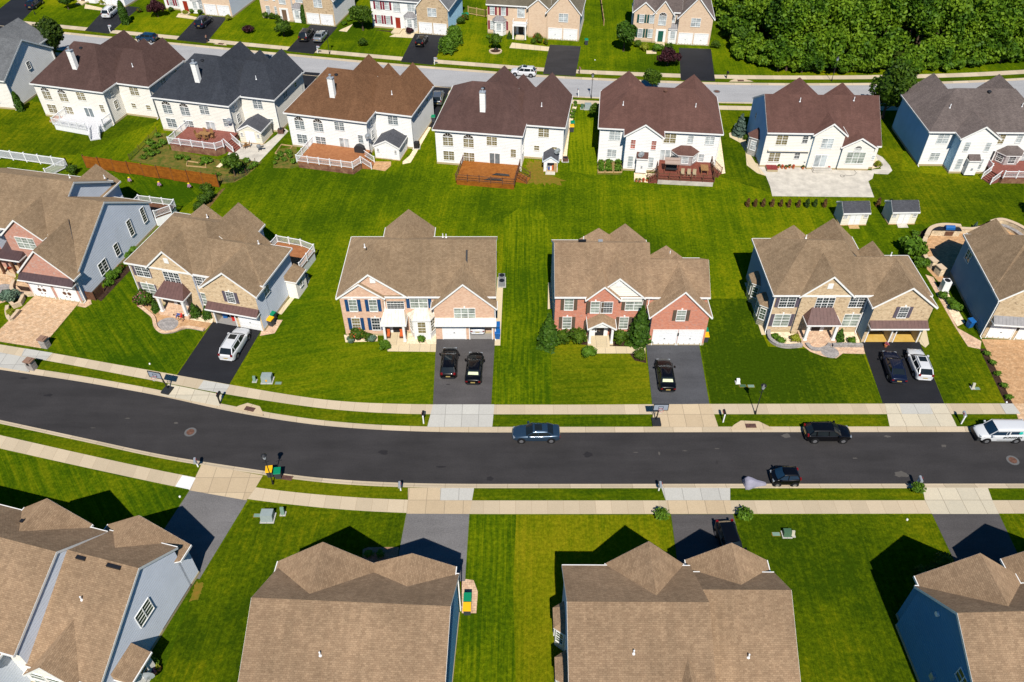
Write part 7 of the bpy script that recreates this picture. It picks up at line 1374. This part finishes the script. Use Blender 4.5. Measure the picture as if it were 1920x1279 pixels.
# ---------------------------------------------------------------- the wood at the upper right: one closed canopy of broadleaf crowns
def make_wood():
    rs = np.random.RandomState(41); edge = [(1352, -60), (1352, 20), (1362, 78), (1385, 112), (1420, 124), (1460, 135), (1560, 139), (1700, 137), (1790, 132), (1860, 120), (1960, 112)]
    E_ = [G(*e) for e in edge]; poly = [(p.x, p.y) for p in E_]+[(140, 150), (140, 194), (E_[0].x, 194)]
    def inside(x, y):
        c = False; n = len(poly)
        for i in range(n):
            (x1, y1), (x2, y2) = poly[i], poly[i-1]
            if (y1 > y) != (y2 > y) and x < (x2-x1)*(y-y1)/(y2-y1)+x1: c = not c
        return c
    xs = [p[0] for p in poly]; out = []
    def dist(x, y): 
        return min(np.hypot(x-(E_[i].x+(E_[i+1].x-E_[i].x)*t), y-(E_[i].y+(E_[i+1].y-E_[i].y)*t)) for i in range(len(E_)-1) for t in (0, .25, .5, .75, 1))
    tries = 0
    while len(out) < 330 and tries < 40000:
        tries += 1; x, y = rs.uniform(min(xs), 140), rs.uniform(130, 194)
        if not inside(x, y): continue
        d = dist(x, y); r = rs.uniform(1.8, 4.3) if d > 4 else rs.uniform(1.3, 2.2)
        if any(np.hypot(x-a, y-b) < (r+c)*.5 for a, b, c, _ in out): continue
        out.append((x, y, r, d))
    V, N_, W_ = [], [], []
    trunks = MB()
    for x, y, r, d in out:
        h = min(3.2+d*1.05, 11)+rs.uniform(-2.0, 3.0)*min(1, d/5); ch = h*.85
        nl = int(200*r*r)+400
        P_, Nn = crown_pts('round', r*1.12, r*1.12, ch, nl, rs.randint(1e6), clumps=rs.randint(14, 26), z0=h-ch, lo=.4); P_[:, 0] += x; P_[:, 1] += y; V.append(P_); N_.append(Nn); trunks.cyl((x, y, 0), (x, y, h*.7), .2, .1, 6)
    P_, Nn = np.concatenate(V), np.concatenate(N_)
    # understory at the edge
    for i in range(len(E_)-1):
        a, b = E_[i], E_[i+1]; L = (b-a).length
        for k in range(int(L/.7)):
            q = a.lerp(b, rs.rand()); r = rs.uniform(.8, 1.7); P2, N2 = crown_pts('round', r, r, r*rs.uniform(1.4, 2.1), 420, rs.randint(1e6), clumps=9, lo=.4); P2[:, 0] += q.x+rs.uniform(-.3, 1.2); P2[:, 1] += q.y+rs.uniform(0, 1.8); P_ = np.concatenate([P_, P2]); Nn = np.concatenate([Nn, N2])
    o = bpy.data.objects.new('wood', leaf_mesh('wood', P_, Nn, .31, 'wood_leaves', 77, jit=1.1)); COL.objects.link(o); tag(o, 'dense broadleaf wood filling the upper right corner', 'wood', kind='stuff')
    tk = trunks.build('trunks', 'bark', o); tag(tk, kind='stuff')
s = NT('wood_leaves', .62, .25); ob = s.coord(); nn = s.noise(ob, .22, 2, .5); n2 = s.noise(ob, .9, 3, .6); ri = s.n('ShaderNodeNewGeometry').outputs['Random Per Island']
f = s.math('MULTIPLY_ADD', nn, 1.0, s.math('MULTIPLY_ADD', n2, .35, s.math('MULTIPLY', ri, .22))); c_ = s.ramp(f, [(.46, (.016, .050, .002)), (.62, (.044, .110, .004)), (.78, (.095, .190, .006)), (.92, (.165, .27, .010))]); s.color(c_)
tr = s.n('ShaderNodeBsdfTranslucent', {'Color': c_}); mx = s.n('ShaderNodeMixShader', {0: .25}); s.t.links.new(s.b.outputs[0], mx.inputs[1]); s.t.links.new(tr.outputs[0], mx.inputs[2]); s.t.links.new(mx.outputs[0], s.t.nodes['Material Output'].inputs[0])
noisy('forest_ground', (.02, .035, .005), (.05, .07, .01), 1.5, 1., .05)
make_wood()
sheet('forest_floor', [(1366, -60), (1368, 30), (1378, 80), (1400, 108), (1470, 128), (1560, 132), (1700, 130), (1790, 124), (1960, 108), (2000, -60)], .012, 'forest_ground')

# ================================================================ GARDEN WALLS, FURNITURE, PEOPLE
def gwall(label, px, h, wd, mat='wall_blocks', cap='stone_cap', name='garden_wall', world=None, group=None):
    P_ = world or [G(*p) for p in px]; t = thing(name, label, 'garden wall', (P_[0].x, P_[0].y, 0), 0, group); Q = [(p-P_[0]).to_2d() for p in P_]; m, c = MB(), MB()
    S_ = []
    for i in range(len(Q)):
        d = (Q[min(i+1, len(Q)-1)]-Q[max(i-1, 0)]).normalized(); nn = Vector((-d.y, d.x)); S_.append((Q[i]-nn*wd/2, Q[i]+nn*wd/2, Q[i]-nn*(wd/2+.05), Q[i]+nn*(wd/2+.05)))
    for a, b in zip(S_[:-1], S_[1:]):
        for p, q in ((a[0], b[0]), (b[1], a[1])): m.face([(p.x, p.y, 0), (q.x, q.y, 0), (q.x, q.y, h), (p.x, p.y, h)])
        c.prism([a[2][:], b[2][:], b[3][:], a[3][:]], h, h+.08)
    for a, s_ in ((S_[0], 1), (S_[-1], -1)): p, q = (a[1], a[0]) if s_ > 0 else (a[0], a[1]); m.face([(p.x, p.y, 0), (q.x, q.y, 0), (q.x, q.y, h), (p.x, p.y, h)])
    m.build('blocks', mat, t); c.build('coping', cap, t); return t
def arc(pts, n=6):
    "smooth a list of pixel points (Catmull-Rom)"
    P_ = [Vector(p) for p in pts]; out = []
    for i in range(len(P_)-1):
        p0, p1, p2, p3 = P_[max(i-1, 0)], P_[i], P_[i+1], P_[min(i+2, len(P_)-1)]
        for k in range(n): t = k/n; out.append(tuple(.5*((2*p1)+(p2-p0)*t+(2*p0-5*p1+4*p2-p3)*t*t+(3*p1-p0-3*p2+p3)*t**3)))
    return out+[tuple(P_[-1])]
gwall('low grey block wall round the front bed of the double garage house', arc([(1440, 622), (1442, 637), (1456, 648), (1476, 652), (1503, 650)]), .35, .3, 'grey_wall_blocks', 'grey_pavers'); gwall('straight grey block wall right of the double garage house porch', [(1560, 650), (1616, 650)], .35, .3, 'grey_wall_blocks', 'grey_pavers')
gwall('curved grey step wall before the double garage house porch', arc([(1512, 645), (1520, 654), (1535, 657), (1550, 653), (1556, 646)]), .18, .35, 'grey_wall_blocks', 'grey_pavers')
gwall('curving stone edging round the orange front walk of the bend house', arc([(262, 575), (275, 585), (288, 597), (293, 615), (305, 624), (325, 623), (350, 615), (383, 620)]), .14, .3, 'grey_wall_blocks', 'pink_pavers'); gwall('stone edging left of the raised bed at the ornate garage', arc([(28, 530), (24, 545), (35, 553), (55, 555), (73, 552)]), .4, .3)
gwall('curved stone wall beside the left porch steps', arc([(0, 505), (12, 508), (18, 517), (35, 522), (55, 522)]), .35, .3)
gwall('hexagonal stone planter wall beside the left paver drive', [(18, 566), (28, 578), (40, 573), (46, 561), (38, 556)], .55, .3); gwall('lower stone planter wall beside the left paver drive', arc([(16, 577), (15, 590), (21, 602), (37, 585)]), .35, .3)
gwall('tall curved stone kitchen wall of the patio beyond the slate wall', arc([(1733, 452), (1740, 440), (1752, 434), (1770, 432), (1797, 434)]), .95, .45); gwall('lower curved stone wall along the back of the patio', arc([(1797, 436), (1820, 437), (1840, 434), (1856, 430)]), .7, .4)
gwall('curved stone seat wall at the right end of the patio', arc([(1855, 424), (1875, 420), (1900, 428), (1922, 440)]), .75, .45); gwall('stone wall down the left side of the patio', arc([(1733, 452), (1728, 468), (1731, 485), (1740, 497)]), .6, .45); gwall('curved seat bench inside the right end of the patio', arc([(1860, 430), (1878, 427), (1900, 436), (1915, 447)]), .35, .5, 'wall_blocks', 'grey_pavers')
for q, l in (((1744, 500), 'upper stone gate pillar of the patio path'), ((1759, 514), 'lower stone gate pillar of the patio path')):
    t = thing('stone_pillar', l, 'pillar', G(*q, 0), .3); m = MB(); m.box(-.35, .35, -.5, .5, 0, 1.1); m.build('shaft', 'wall_blocks', t); m = MB(); m.box(-.42, .42, -.57, .57, 1.1, 1.2); m.build('cap', 'stone_cap', t)
t = thing('outdoor_kitchen', 'black outdoor kitchen counter with a built-in grill inside the curved wall', 'grill', G(1775, 440, 0), -.05); m = MB(); m.box(-2.3, 1.4, -.4, .4, 0, .9); m.build('counter_base', 'wall_blocks', t); m = MB(); m.box(-2.4, 1.5, -.45, .45, .9, .97); m.build('worktop', 'black_metal', t); m = MB(); m.box(-.6, .6, -.35, .35, .97, 1.2); m.cyl((-.6, 0, 1.2), (.6, 0, 1.2), .28, n=12); m.build('grill_hood', 'bin_blue', t); m = MB(); m.box(-.55, .55, -.43, -.4, .1, .8); m.build('doors', 'brown_wood', t)
t = thing('planter_ring', 'tan stone ring round the little tree of the portico house', 'planter', G(929, 97, 0)); m = MB(); N = 18
for k in range(N): a, b = 2*math.pi*k/N, 2*math.pi*(k+1)/N; m.prism([(1.0*math.cos(a), .9*math.sin(a)), (1.25*math.cos(a), 1.15*math.sin(a)), (1.25*math.cos(b), 1.15*math.sin(b)), (1.0*math.cos(b), .9*math.sin(b))], 0, .22)
m.build('stone_ring', 'stone_cap', t); m = MB(); m.cyl((0, 0, 0), (0, 0, .08), .98, .98, 18); m.build('soil', 'mulch', t)
def pots(lst):
    for x, y, l, pl in lst:
        t = thing('flower_pot', l, 'flower pot', G(x, y, .015), 0, 'potted plants'); m = MB(); m.cyl((0, 0, 0), (0, 0, .3), .14, .2, 10); m.build('pot', 'terracotta', t); P_, N_ = crown_pts('round', .27, .27, .45, 150, int(x), 6, .25); o = bpy.data.objects.new('plant', leaf_mesh('pot_plant', P_, N_, .06, pl, int(x))); COL.objects.link(o); o.parent = t
pots([(x, 315+(i % 3), lab+' pot in the row on the bare patio', 'red_flowers' if i % 3 == 1 else 'oak_leaves') for i, (x, lab) in enumerate(((1459, 'first'), (1466, 'second'), (1473, 'third'), (1480, 'fourth'), (1487, 'fifth'), (1505, 'sixth')))]+[(1533, 316, 'pot left on the patio steps', 'pink_flowers'), (1553, 318, 'pot right of the patio steps', 'red_flowers'), (112, 556, 'pot with yellow flowers between the ornate garage doors', 'yellow_leaves'), (1660, 650, 'white pot of flowers between the open garage bays', 'pink_flowers'),
      (1193, 341, 'first pot on the gravel beside the dark red deck', 'yellow_leaves'), (1199, 342, 'second pot on the gravel beside the dark red deck', 'oak_leaves'), (1206, 341, 'third pot on the gravel beside the dark red deck', 'red_flowers'), (1213, 340, 'fourth pot on the gravel beside the dark red deck', 'bright_leaves'), (292, 1262, 'upper pot at the bottom left side porch', 'pink_flowers'), (299, 1256, 'yellow pot plant at the bottom left side porch', 'yellow_leaves'), (20, 508, 'red flower pot on the left porch steps', 'red_flowers'), (51, 513, 'red flower pot at the corner of the ornate garage', 'red_flowers')])
t = thing('garden_hose', 'dark garden hose coiled and trailing on the bare concrete patio', 'hose', G(1579, 330, .03)); m = MB(); P_ = [(.28*math.cos(a)*(1+.04*a/6), .28*math.sin(a)) for a in [k*.5 for k in range(26)]]+[(.5, .3), (1.1, .1), (1.9, .25), (2.4, .9), (2.3, 1.8)]
for a, b in zip(P_[:-1], P_[1:]): m.bar((*a, .0), (*b, .0), .035)
m.build('coil', 'dark_plastic', t)
def grill(loc, label, rz=0., mat='black_cover'):
    t = thing('covered_grill', label, 'grill', loc, rz, 'covered grills'); m = MB(); N = 10; p = [(.75*math.cos(a), .62*math.sin(a)) for a in [math.pi*k/N for k in range(N+1)]]; pr = [(-.75, 0)]+[(-x, .75+y*.7) for x, y in p]+[(.75, 0)]
    m.face([(x, -.35, z) for x, z in pr]); m.face([(x, .35, z) for x, z in pr][::-1])
    for a, b in zip(pr[:-1], pr[1:]): m.face([(a[0], -.35, a[1]), (a[0], .35, a[1]), (b[0], .35, b[1]), (b[0], -.35, b[1])])
    m.build('cover', mat, t, smooth=False); m = MB(); m.box(-.7, .7, -.3, .3, 0, .1); m.build('base', 'black_metal', t)
grill(LW((-34.5, 112.6), -13.9, 11.9, -.9, 1.06), 'black covered grill on the orange deck', -.24); grill(LW((12.95, 107.8), -6.2, 11.5, -.9, .91), 'black covered grill on the dark red deck', -.1)
def table_set(loc, label, rz, tm, cm, L=1.8, W_=1.0, chairs=((-.6, -.8, 0), (.6, -.8, 0), (-.6, .8, 3.14), (.6, .8, 3.14), (-1.3, 0, -1.57), (1.3, 0, 1.57)), clab='chair', cgroup='garden chairs'):
    t = thing('garden_table', label, 'table', loc, rz); m = MB(); m.box(-L/2, L/2, -W_/2, W_/2, .7, .76); m.build('tabletop', tm, t)
    for x in (-L/2+.1, L/2-.1):
        for y in (-W_/2+.1, W_/2-.1): m = MB(); m.box(x-.04, x+.04, y-.04, y+.04, 0, .7); m.build('leg', tm, t)
    for i, (x, y, a) in enumerate(chairs):
        ca, sa = math.cos(rz), math.sin(rz); garden_chair((loc[0]+x*ca-y*sa, loc[1]+x*sa+y*ca, loc[2]), rz+a, clab, cm, cgroup)
CHAIRS = {}
def garden_chair(loc, rz, label, mat, group):
    if mat in CHAIRS: return dup(CHAIRS[mat], loc, rz, label, group)
    t = thing('garden_chair', label, 'chair', loc, rz, group); m = MB(); m.box(-.25, .25, -.25, .25, .4, .46); m.build('seat', mat, t); m = MB(); m.face([(-.25, -.25, .46), (.25, -.25, .46), (.25, -.33, 1.0), (-.25, -.33, 1.0)]); m.face([(-.25, -.29, .46), (-.25, -.37, 1.0), (.25, -.37, 1.0), (.25, -.29, .46)]); m.box(-.25, .25, -.37, -.31, .98, 1.02); m.build('backrest', mat, t)
    for x in (-.22, .22):
        for y in (-.22, .22): m = MB(); m.box(x-.025, x+.025, y-.025, y+.025, 0, .4); m.build('leg', mat, t)
    CHAIRS[mat] = remember(t); return t
table_set(LW((-56.4, 117.8), -13.6, 9.4, -2.6, 1.21), 'teak dining table on the red deck of the navy roofed house', R(-13.6), 'teak', 'teak', clab='teak chair around the red deck table', cgroup='teak chairs on the red deck')
table_set(LW((12.95, 107.8), -6.2, 15.7, -2.9, .91), 'wooden table on the dark red deck beside the steps', R(84), 'teak', 'wicker', 1.7, 1.1, (), )
for k, x in enumerate((12.5, 13.4, 14.2)): garden_chair(LW((12.95, 107.8), -6.2, x, -4.3, .91), R(180-6), ('left', 'middle', 'right')[k]+' of three wicker chairs on the dark red deck', 'wicker', 'wicker chairs on the dark red deck')
t = thing('canopy_swing', 'taupe canopy swing seat on the dark red deck', 'garden swing', LW((12.95, 107.8), -6.2, 10.9, -3.3, .91), R(-6)); m = MB(); m.face([(-1.1, -.75, 1.75), (1.1, -.75, 1.75), (1.1, .5, 2.05), (-1.1, .5, 2.05)]); m.box(-1.1, 1.1, -.77, -.75, 1.6, 1.76); m.build('canopy', 'canvas_taupe', t); m = MB(); m.box(-.8, .8, -.3, .3, .45, .58); m.box(-.8, .8, .3, .4, .5, 1.0); m.build('bench_seat', 'dark_plastic', t); m = MB()
for x in (-1.0, 1.0): m.bar((x, -.7, 0), (x, -.1, 1.9), .06); m.bar((x, .6, 0), (x, -.1, 1.9), .06)
m.bar((-1, -.1, 1.9), (1, -.1, 1.9), .05); m.build('frame', 'brown_wood', t)
def board_pile(loc, label, rz): t = thing('board_stack', label, 'board', loc, rz); [MB_bar(t, k) for k in range(5)]
def MB_bar(t, k): m = MB(); m.bar((-1.3+k*.12, -.3+k*.13, .05), (1.3-k*.05, -.15+k*.1, .05), .1, .05); m.build('board', 'black_metal', t)
board_pile(LW((-11.55, 107.3), -9, 10.6, -3.2, .86), 'dark boards lying on the amber deck', R(-12)); board_pile(LW((-11.55, 107.3), -9, 9.7, -4.7, .86), 'shorter dark boards near the amber deck railing', R(-8))
for q, l, rz in (((1505, 312), 'round grey grill on the bare patio', 0), ((487, 283), 'old garden cart on the patio beside the cream shed', .2)):
    t = thing('patio_grill', l, 'grill', G(*q, .015), rz); m = MB(); m.cyl((0, 0, .6), (0, 0, .9), .3, .34, 12); m.ball((0, 0, .9), .34, 12, 6, sz=.6); m.build('bowl', 'grey_plastic', t); m = MB(); [m.bar((.3*math.cos(a), .3*math.sin(a), 0), (.15*math.cos(a), .15*math.sin(a), .65), .04) for a in (0, 2.1, 4.2)]; m.box(.35, .75, -.2, .2, .72, .76); m.build('stand', 'black_metal', t)
for k, q in enumerate(((460, 278), (466, 276))): garden_chair(G(*q, .015), 1+k, ('left', 'right')[k]+' small chair on the patio below the cream shed', 'teak', 'chairs by the cream shed')
t = thing('cellar_door', 'orange cellar hatch left of the white deck', 'cellar door', LW((-77.5, 122.7), -14.3, 3.0, -.9, 0), R(-14.3)); m = MB(); m.prism([(-.75, -.9), (.75, -.9), (.75, .85), (-.75, .85)], 0, .3); m.build('frame', 'foundation_concrete', t); m = MB(); m.box(-.72, -.01, -.88, .83, .3, .36); m.build('leaf', 'cellar_orange', t); m = MB(); m.box(.01, .72, -.88, .83, .3, .36); m.build('leaf', 'cellar_orange', t)
t = thing('cellar_door', 'dark red cellar hatch at the bare patio house', 'cellar door', G(1446, 318, 0), R(-3)); m = MB(); m.prism([(-.8, -.7), (.8, -.7), (.8, .7), (-.8, .7)], 0, .35); m.build('frame', 'foundation_concrete', t); m = MB(); m.box(-.78, -.01, -.68, .68, .35, .41); m.build('leaf', 'cellar_red', t); m = MB(); m.box(.01, .78, -.68, .68, .35, .41); m.build('leaf', 'cellar_red', t)
t = thing('back_steps', 'grey concrete steps before the sliding door of the bare patio', 'steps', G(1542, 322, 0), R(-2)); m = MB(); [m.box(-1.5+.12*k, 1.5-.12*k, -.5+.35*k, 1.0, .16*k, .16*k+.16) for k in range(3)]; m.build('treads', 'patio_concrete', t)
def dish(par_loc, label, rz, s_=.5):
    t = thing('satellite_dish', label, 'satellite dish', par_loc, rz, 'satellite dishes'); m = MB(); N = 12
    for k in range(N):
        a, b = 2*math.pi*k/N, 2*math.pi*(k+1)/N
        for r0, r1 in ((0, .5), (.5, 1.)): z = lambda r: .12*r*r; q = [(s_*r0*math.cos(a), -z(1-r0), s_*r0*math.sin(a)), (s_*r1*math.cos(a), -z(1-r1)-.0, s_*r1*math.sin(a)), (s_*r1*math.cos(b), -z(1-r1), s_*r1*math.sin(b)), (s_*r0*math.cos(b), -z(1-r0), s_*r0*math.sin(b))]; m.face(q if r0 else q[1:])
    m.build('dish', 'galvanized', t); m = MB(); m.bar((0, 0, 0), (0, .35, -.3), .05); m.bar((0, -.05, -.3), (0, -.5, 0), .03); m.build('arm', 'grey_plastic', t)
dish(LW((-56.4, 117.8), -13.6, 12.9, -.5, 3.4), 'satellite dish on the rear corner of the navy roofed house', .3); dish(LW((-34.5, 112.6), -13.9, 13.3, -.4, 3.6), 'satellite dish on the rear corner of the warm brown roofed house', .5); dish(LW((12.95, 107.8), -6.2, 6.3, -3.0, 3.3), 'satellite dish above the small lean-to of the red brown roofed house', .3); dish(LW((-11.55, 107.3), -9, 18.3, 1.2, 3.0), 'satellite dish above the toy shed', .4); dish(G(275, 1268, 1.2), 'satellite dish at the bottom left side porch', .2, .6)
t = thing('porch_chair', 'left orange cushioned chair on the blue shutter house porch', 'chair', (-14.3, 67.9, .2), 0, 'orange porch chairs'); m = MB(); m.box(-.28, .28, -.3, .3, .35, .5); m.box(-.28, .28, .2, .32, .5, 1.05); m.build('cushion', 'orange_cushion', t); m = MB(); m.box(-.33, .33, -.32, .34, .1, .35); m.build('frame', 'brown_wood', t); remember(t); dup(t, (-12.6, 67.9, .2), 0, 'right orange cushioned chair on the blue shutter house porch')
# raised bed frames
def bedframe(label, pts, h=.18):
    t = thing('raised_bed', label, 'raised bed', (pts[0].x, pts[0].y, 0)); o = pts[0]
    for a, b in zip(pts, pts[1:]+pts[:1]): m = MB(); m.bar(tuple((a-o).to_2d())+(h/2,), tuple((b-o).to_2d())+(h/2,), .07, h); m.build('board', 'raw_wood', t)
bedframe('wooden raised bed frame left of the orange deck', [G(516, 289), G(536, 290), G(549, 275), G(528, 272)]); bedframe('low wooden bed frame in the garden below the red deck', [G(352, 303), G(385, 308), G(387, 315), G(350, 312)])
bedframe('left raised bed before the red brown roofed house', [G(1121, 324), G(1133, 324), G(1133, 304), G(1121, 304)]); bedframe('middle raised bed before the red brown roofed house', [G(1135, 324), G(1149, 324), G(1149, 304), G(1135, 304)]); bedframe('right raised bed before the red brown roofed house', [G(1151, 324), G(1166, 324), G(1166, 304), G(1151, 304)])
# ---------------------------------------------------------------- the one person: bending over the walk of the bend house
def person():
    t = thing('person', 'person in blue top and red shorts bending over the orange front walk', 'person', G(343, 602, .03), R(200)); t['label'] = 'person in a blue top and red shorts bending over on the orange walk'
    J = {'pel': (0, 0, .92), 'sp': (.22, 0, 1.08), 'ch': (.42, 0, 1.16), 'nk': (.56, 0, 1.18), 'hd': (.68, 0, 1.17), 'hd2': (.78, 0, 1.12)}
    for s_, k in ((1, 'l'), (-1, 'r')):
        J['hp'+k] = (0, .1*s_, .88); J['kn'+k] = (.08 if s_ > 0 else -.05, .12*s_, .48); J['an'+k] = (-.02 if s_ > 0 else -.18, .13*s_, .08); J['to'+k] = (.17 if s_ > 0 else .02, .14*s_, .04)
        J['sh'+k] = (.44, .19*s_, 1.14); J['el'+k] = (.50, .26*s_, .88); J['wr'+k] = (.62, .20*s_, .68); J['ha'+k] = (.66, .18*s_, .58)
        for f in range(4): J['f%d%s' % (f, k)] = (.70+.012*f, (.18+.022*(f-1.5))*s_, .50-.01*abs(f-1.5)); 
        J['th'+k] = (.63, .13*s_, .53)
    Rr = dict(pel=.15, sp=.14, ch=.16, nk=.055, hd=.095, hd2=.085); rad = lambda n: Rr.get(n) or {'hp': .095, 'kn': .065, 'an': .042, 'to': .035, 'sh': .07, 'el': .045, 'wr': .032, 'ha': .038, 'th': .01}.get(n[:2], .009)
    E_ = [('pel', 'sp'), ('sp', 'ch'), ('ch', 'nk'), ('nk', 'hd'), ('hd', 'hd2')]
    for k in 'lr': E_ += [('pel', 'hp'+k), ('hp'+k, 'kn'+k), ('kn'+k, 'an'+k), ('an'+k, 'to'+k), ('ch', 'sh'+k), ('sh'+k, 'el'+k), ('el'+k, 'wr'+k), ('wr'+k, 'ha'+k), ('ha'+k, 'th'+k)]+[('ha'+k, 'f%d%s' % (f, k)) for f in range(4)]
    def skin(name, names, edges, mat, grow=1., root=None, over=None):
        idx = {n: i for i, n in enumerate(names)}; me = bpy.data.meshes.new(name); me.from_pydata([J[n] for n in names], [(idx[a], idx[b]) for a, b in edges], []); o = bpy.data.objects.new(name, me); COL.objects.link(o); md = o.modifiers.new('skin', 'SKIN'); md.use_smooth_shade = True
        for i, n in enumerate(names): r = (over or {}).get(n, rad(n))*grow; me.skin_vertices[0].data[i].radius = (r, r)
        me.skin_vertices[0].data[idx[root or names[0]]].use_root = True; sb = o.modifiers.new('s', 'SUBSURF'); sb.levels = 1; sb.render_levels = 2; me.materials.append(MATS[mat]); o.parent = t; return o
    skin('body', list(J), E_, 'skin', 1., 'pel')
    skin('shirt', ['sp', 'ch', 'shl', 'ell', 'shr', 'elr', 'pel'], [('pel', 'sp'), ('sp', 'ch'), ('ch', 'shl'), ('shl', 'ell'), ('ch', 'shr'), ('shr', 'elr')], 'blue_cloth', 1.12, 'ch', {'ell': .055, 'elr': .055, 'pel': .14})
    J['kl'] = (.05, .12, .6); J['kr'] = (-.03, -.12, .6)
    skin('shorts', ['pel', 'hpl', 'kl', 'hpr', 'kr'], [('pel', 'hpl'), ('hpl', 'kl'), ('pel', 'hpr'), ('hpr', 'kr')], 'red_cloth', 1.14, 'pel', {'kl': .085, 'kr': .085, 'pel': .15})
    m = MB(); m.ball((.70, 0, 1.19), .105, 12, 8, sz=.85); m.build('hair', 'brown_wood', t, smooth=True)
person()
# stored things in the open garage of the bend house
for k, (x, y, h, mt, l) in enumerate(((.4, 1.2, .9, 'bin_blue', 'blue tub in the open garage'), (1.0, 1.6, 1.2, 'white_vinyl', 'white shelf goods in the open garage'), (1.6, 1.0, .7, 'red_paint', 'red tool case in the open garage'), (2.1, 1.9, 1.0, 'raw_wood', 'wooden chest in the open garage'))):
    p = LW((-45.0, 75.0), -14.2, 11.1+x, -1.75+y, .03); m = MB(); m.box(-.25, .25, -.25, .25, 0, h*.8); m.box(-.28, .28, -.28, .28, h*.8, h*.86); tag(m.build('storage_box', mt, None, loc=p, rz=.2*k), l, 'storage box', 'things stored in the open garage')
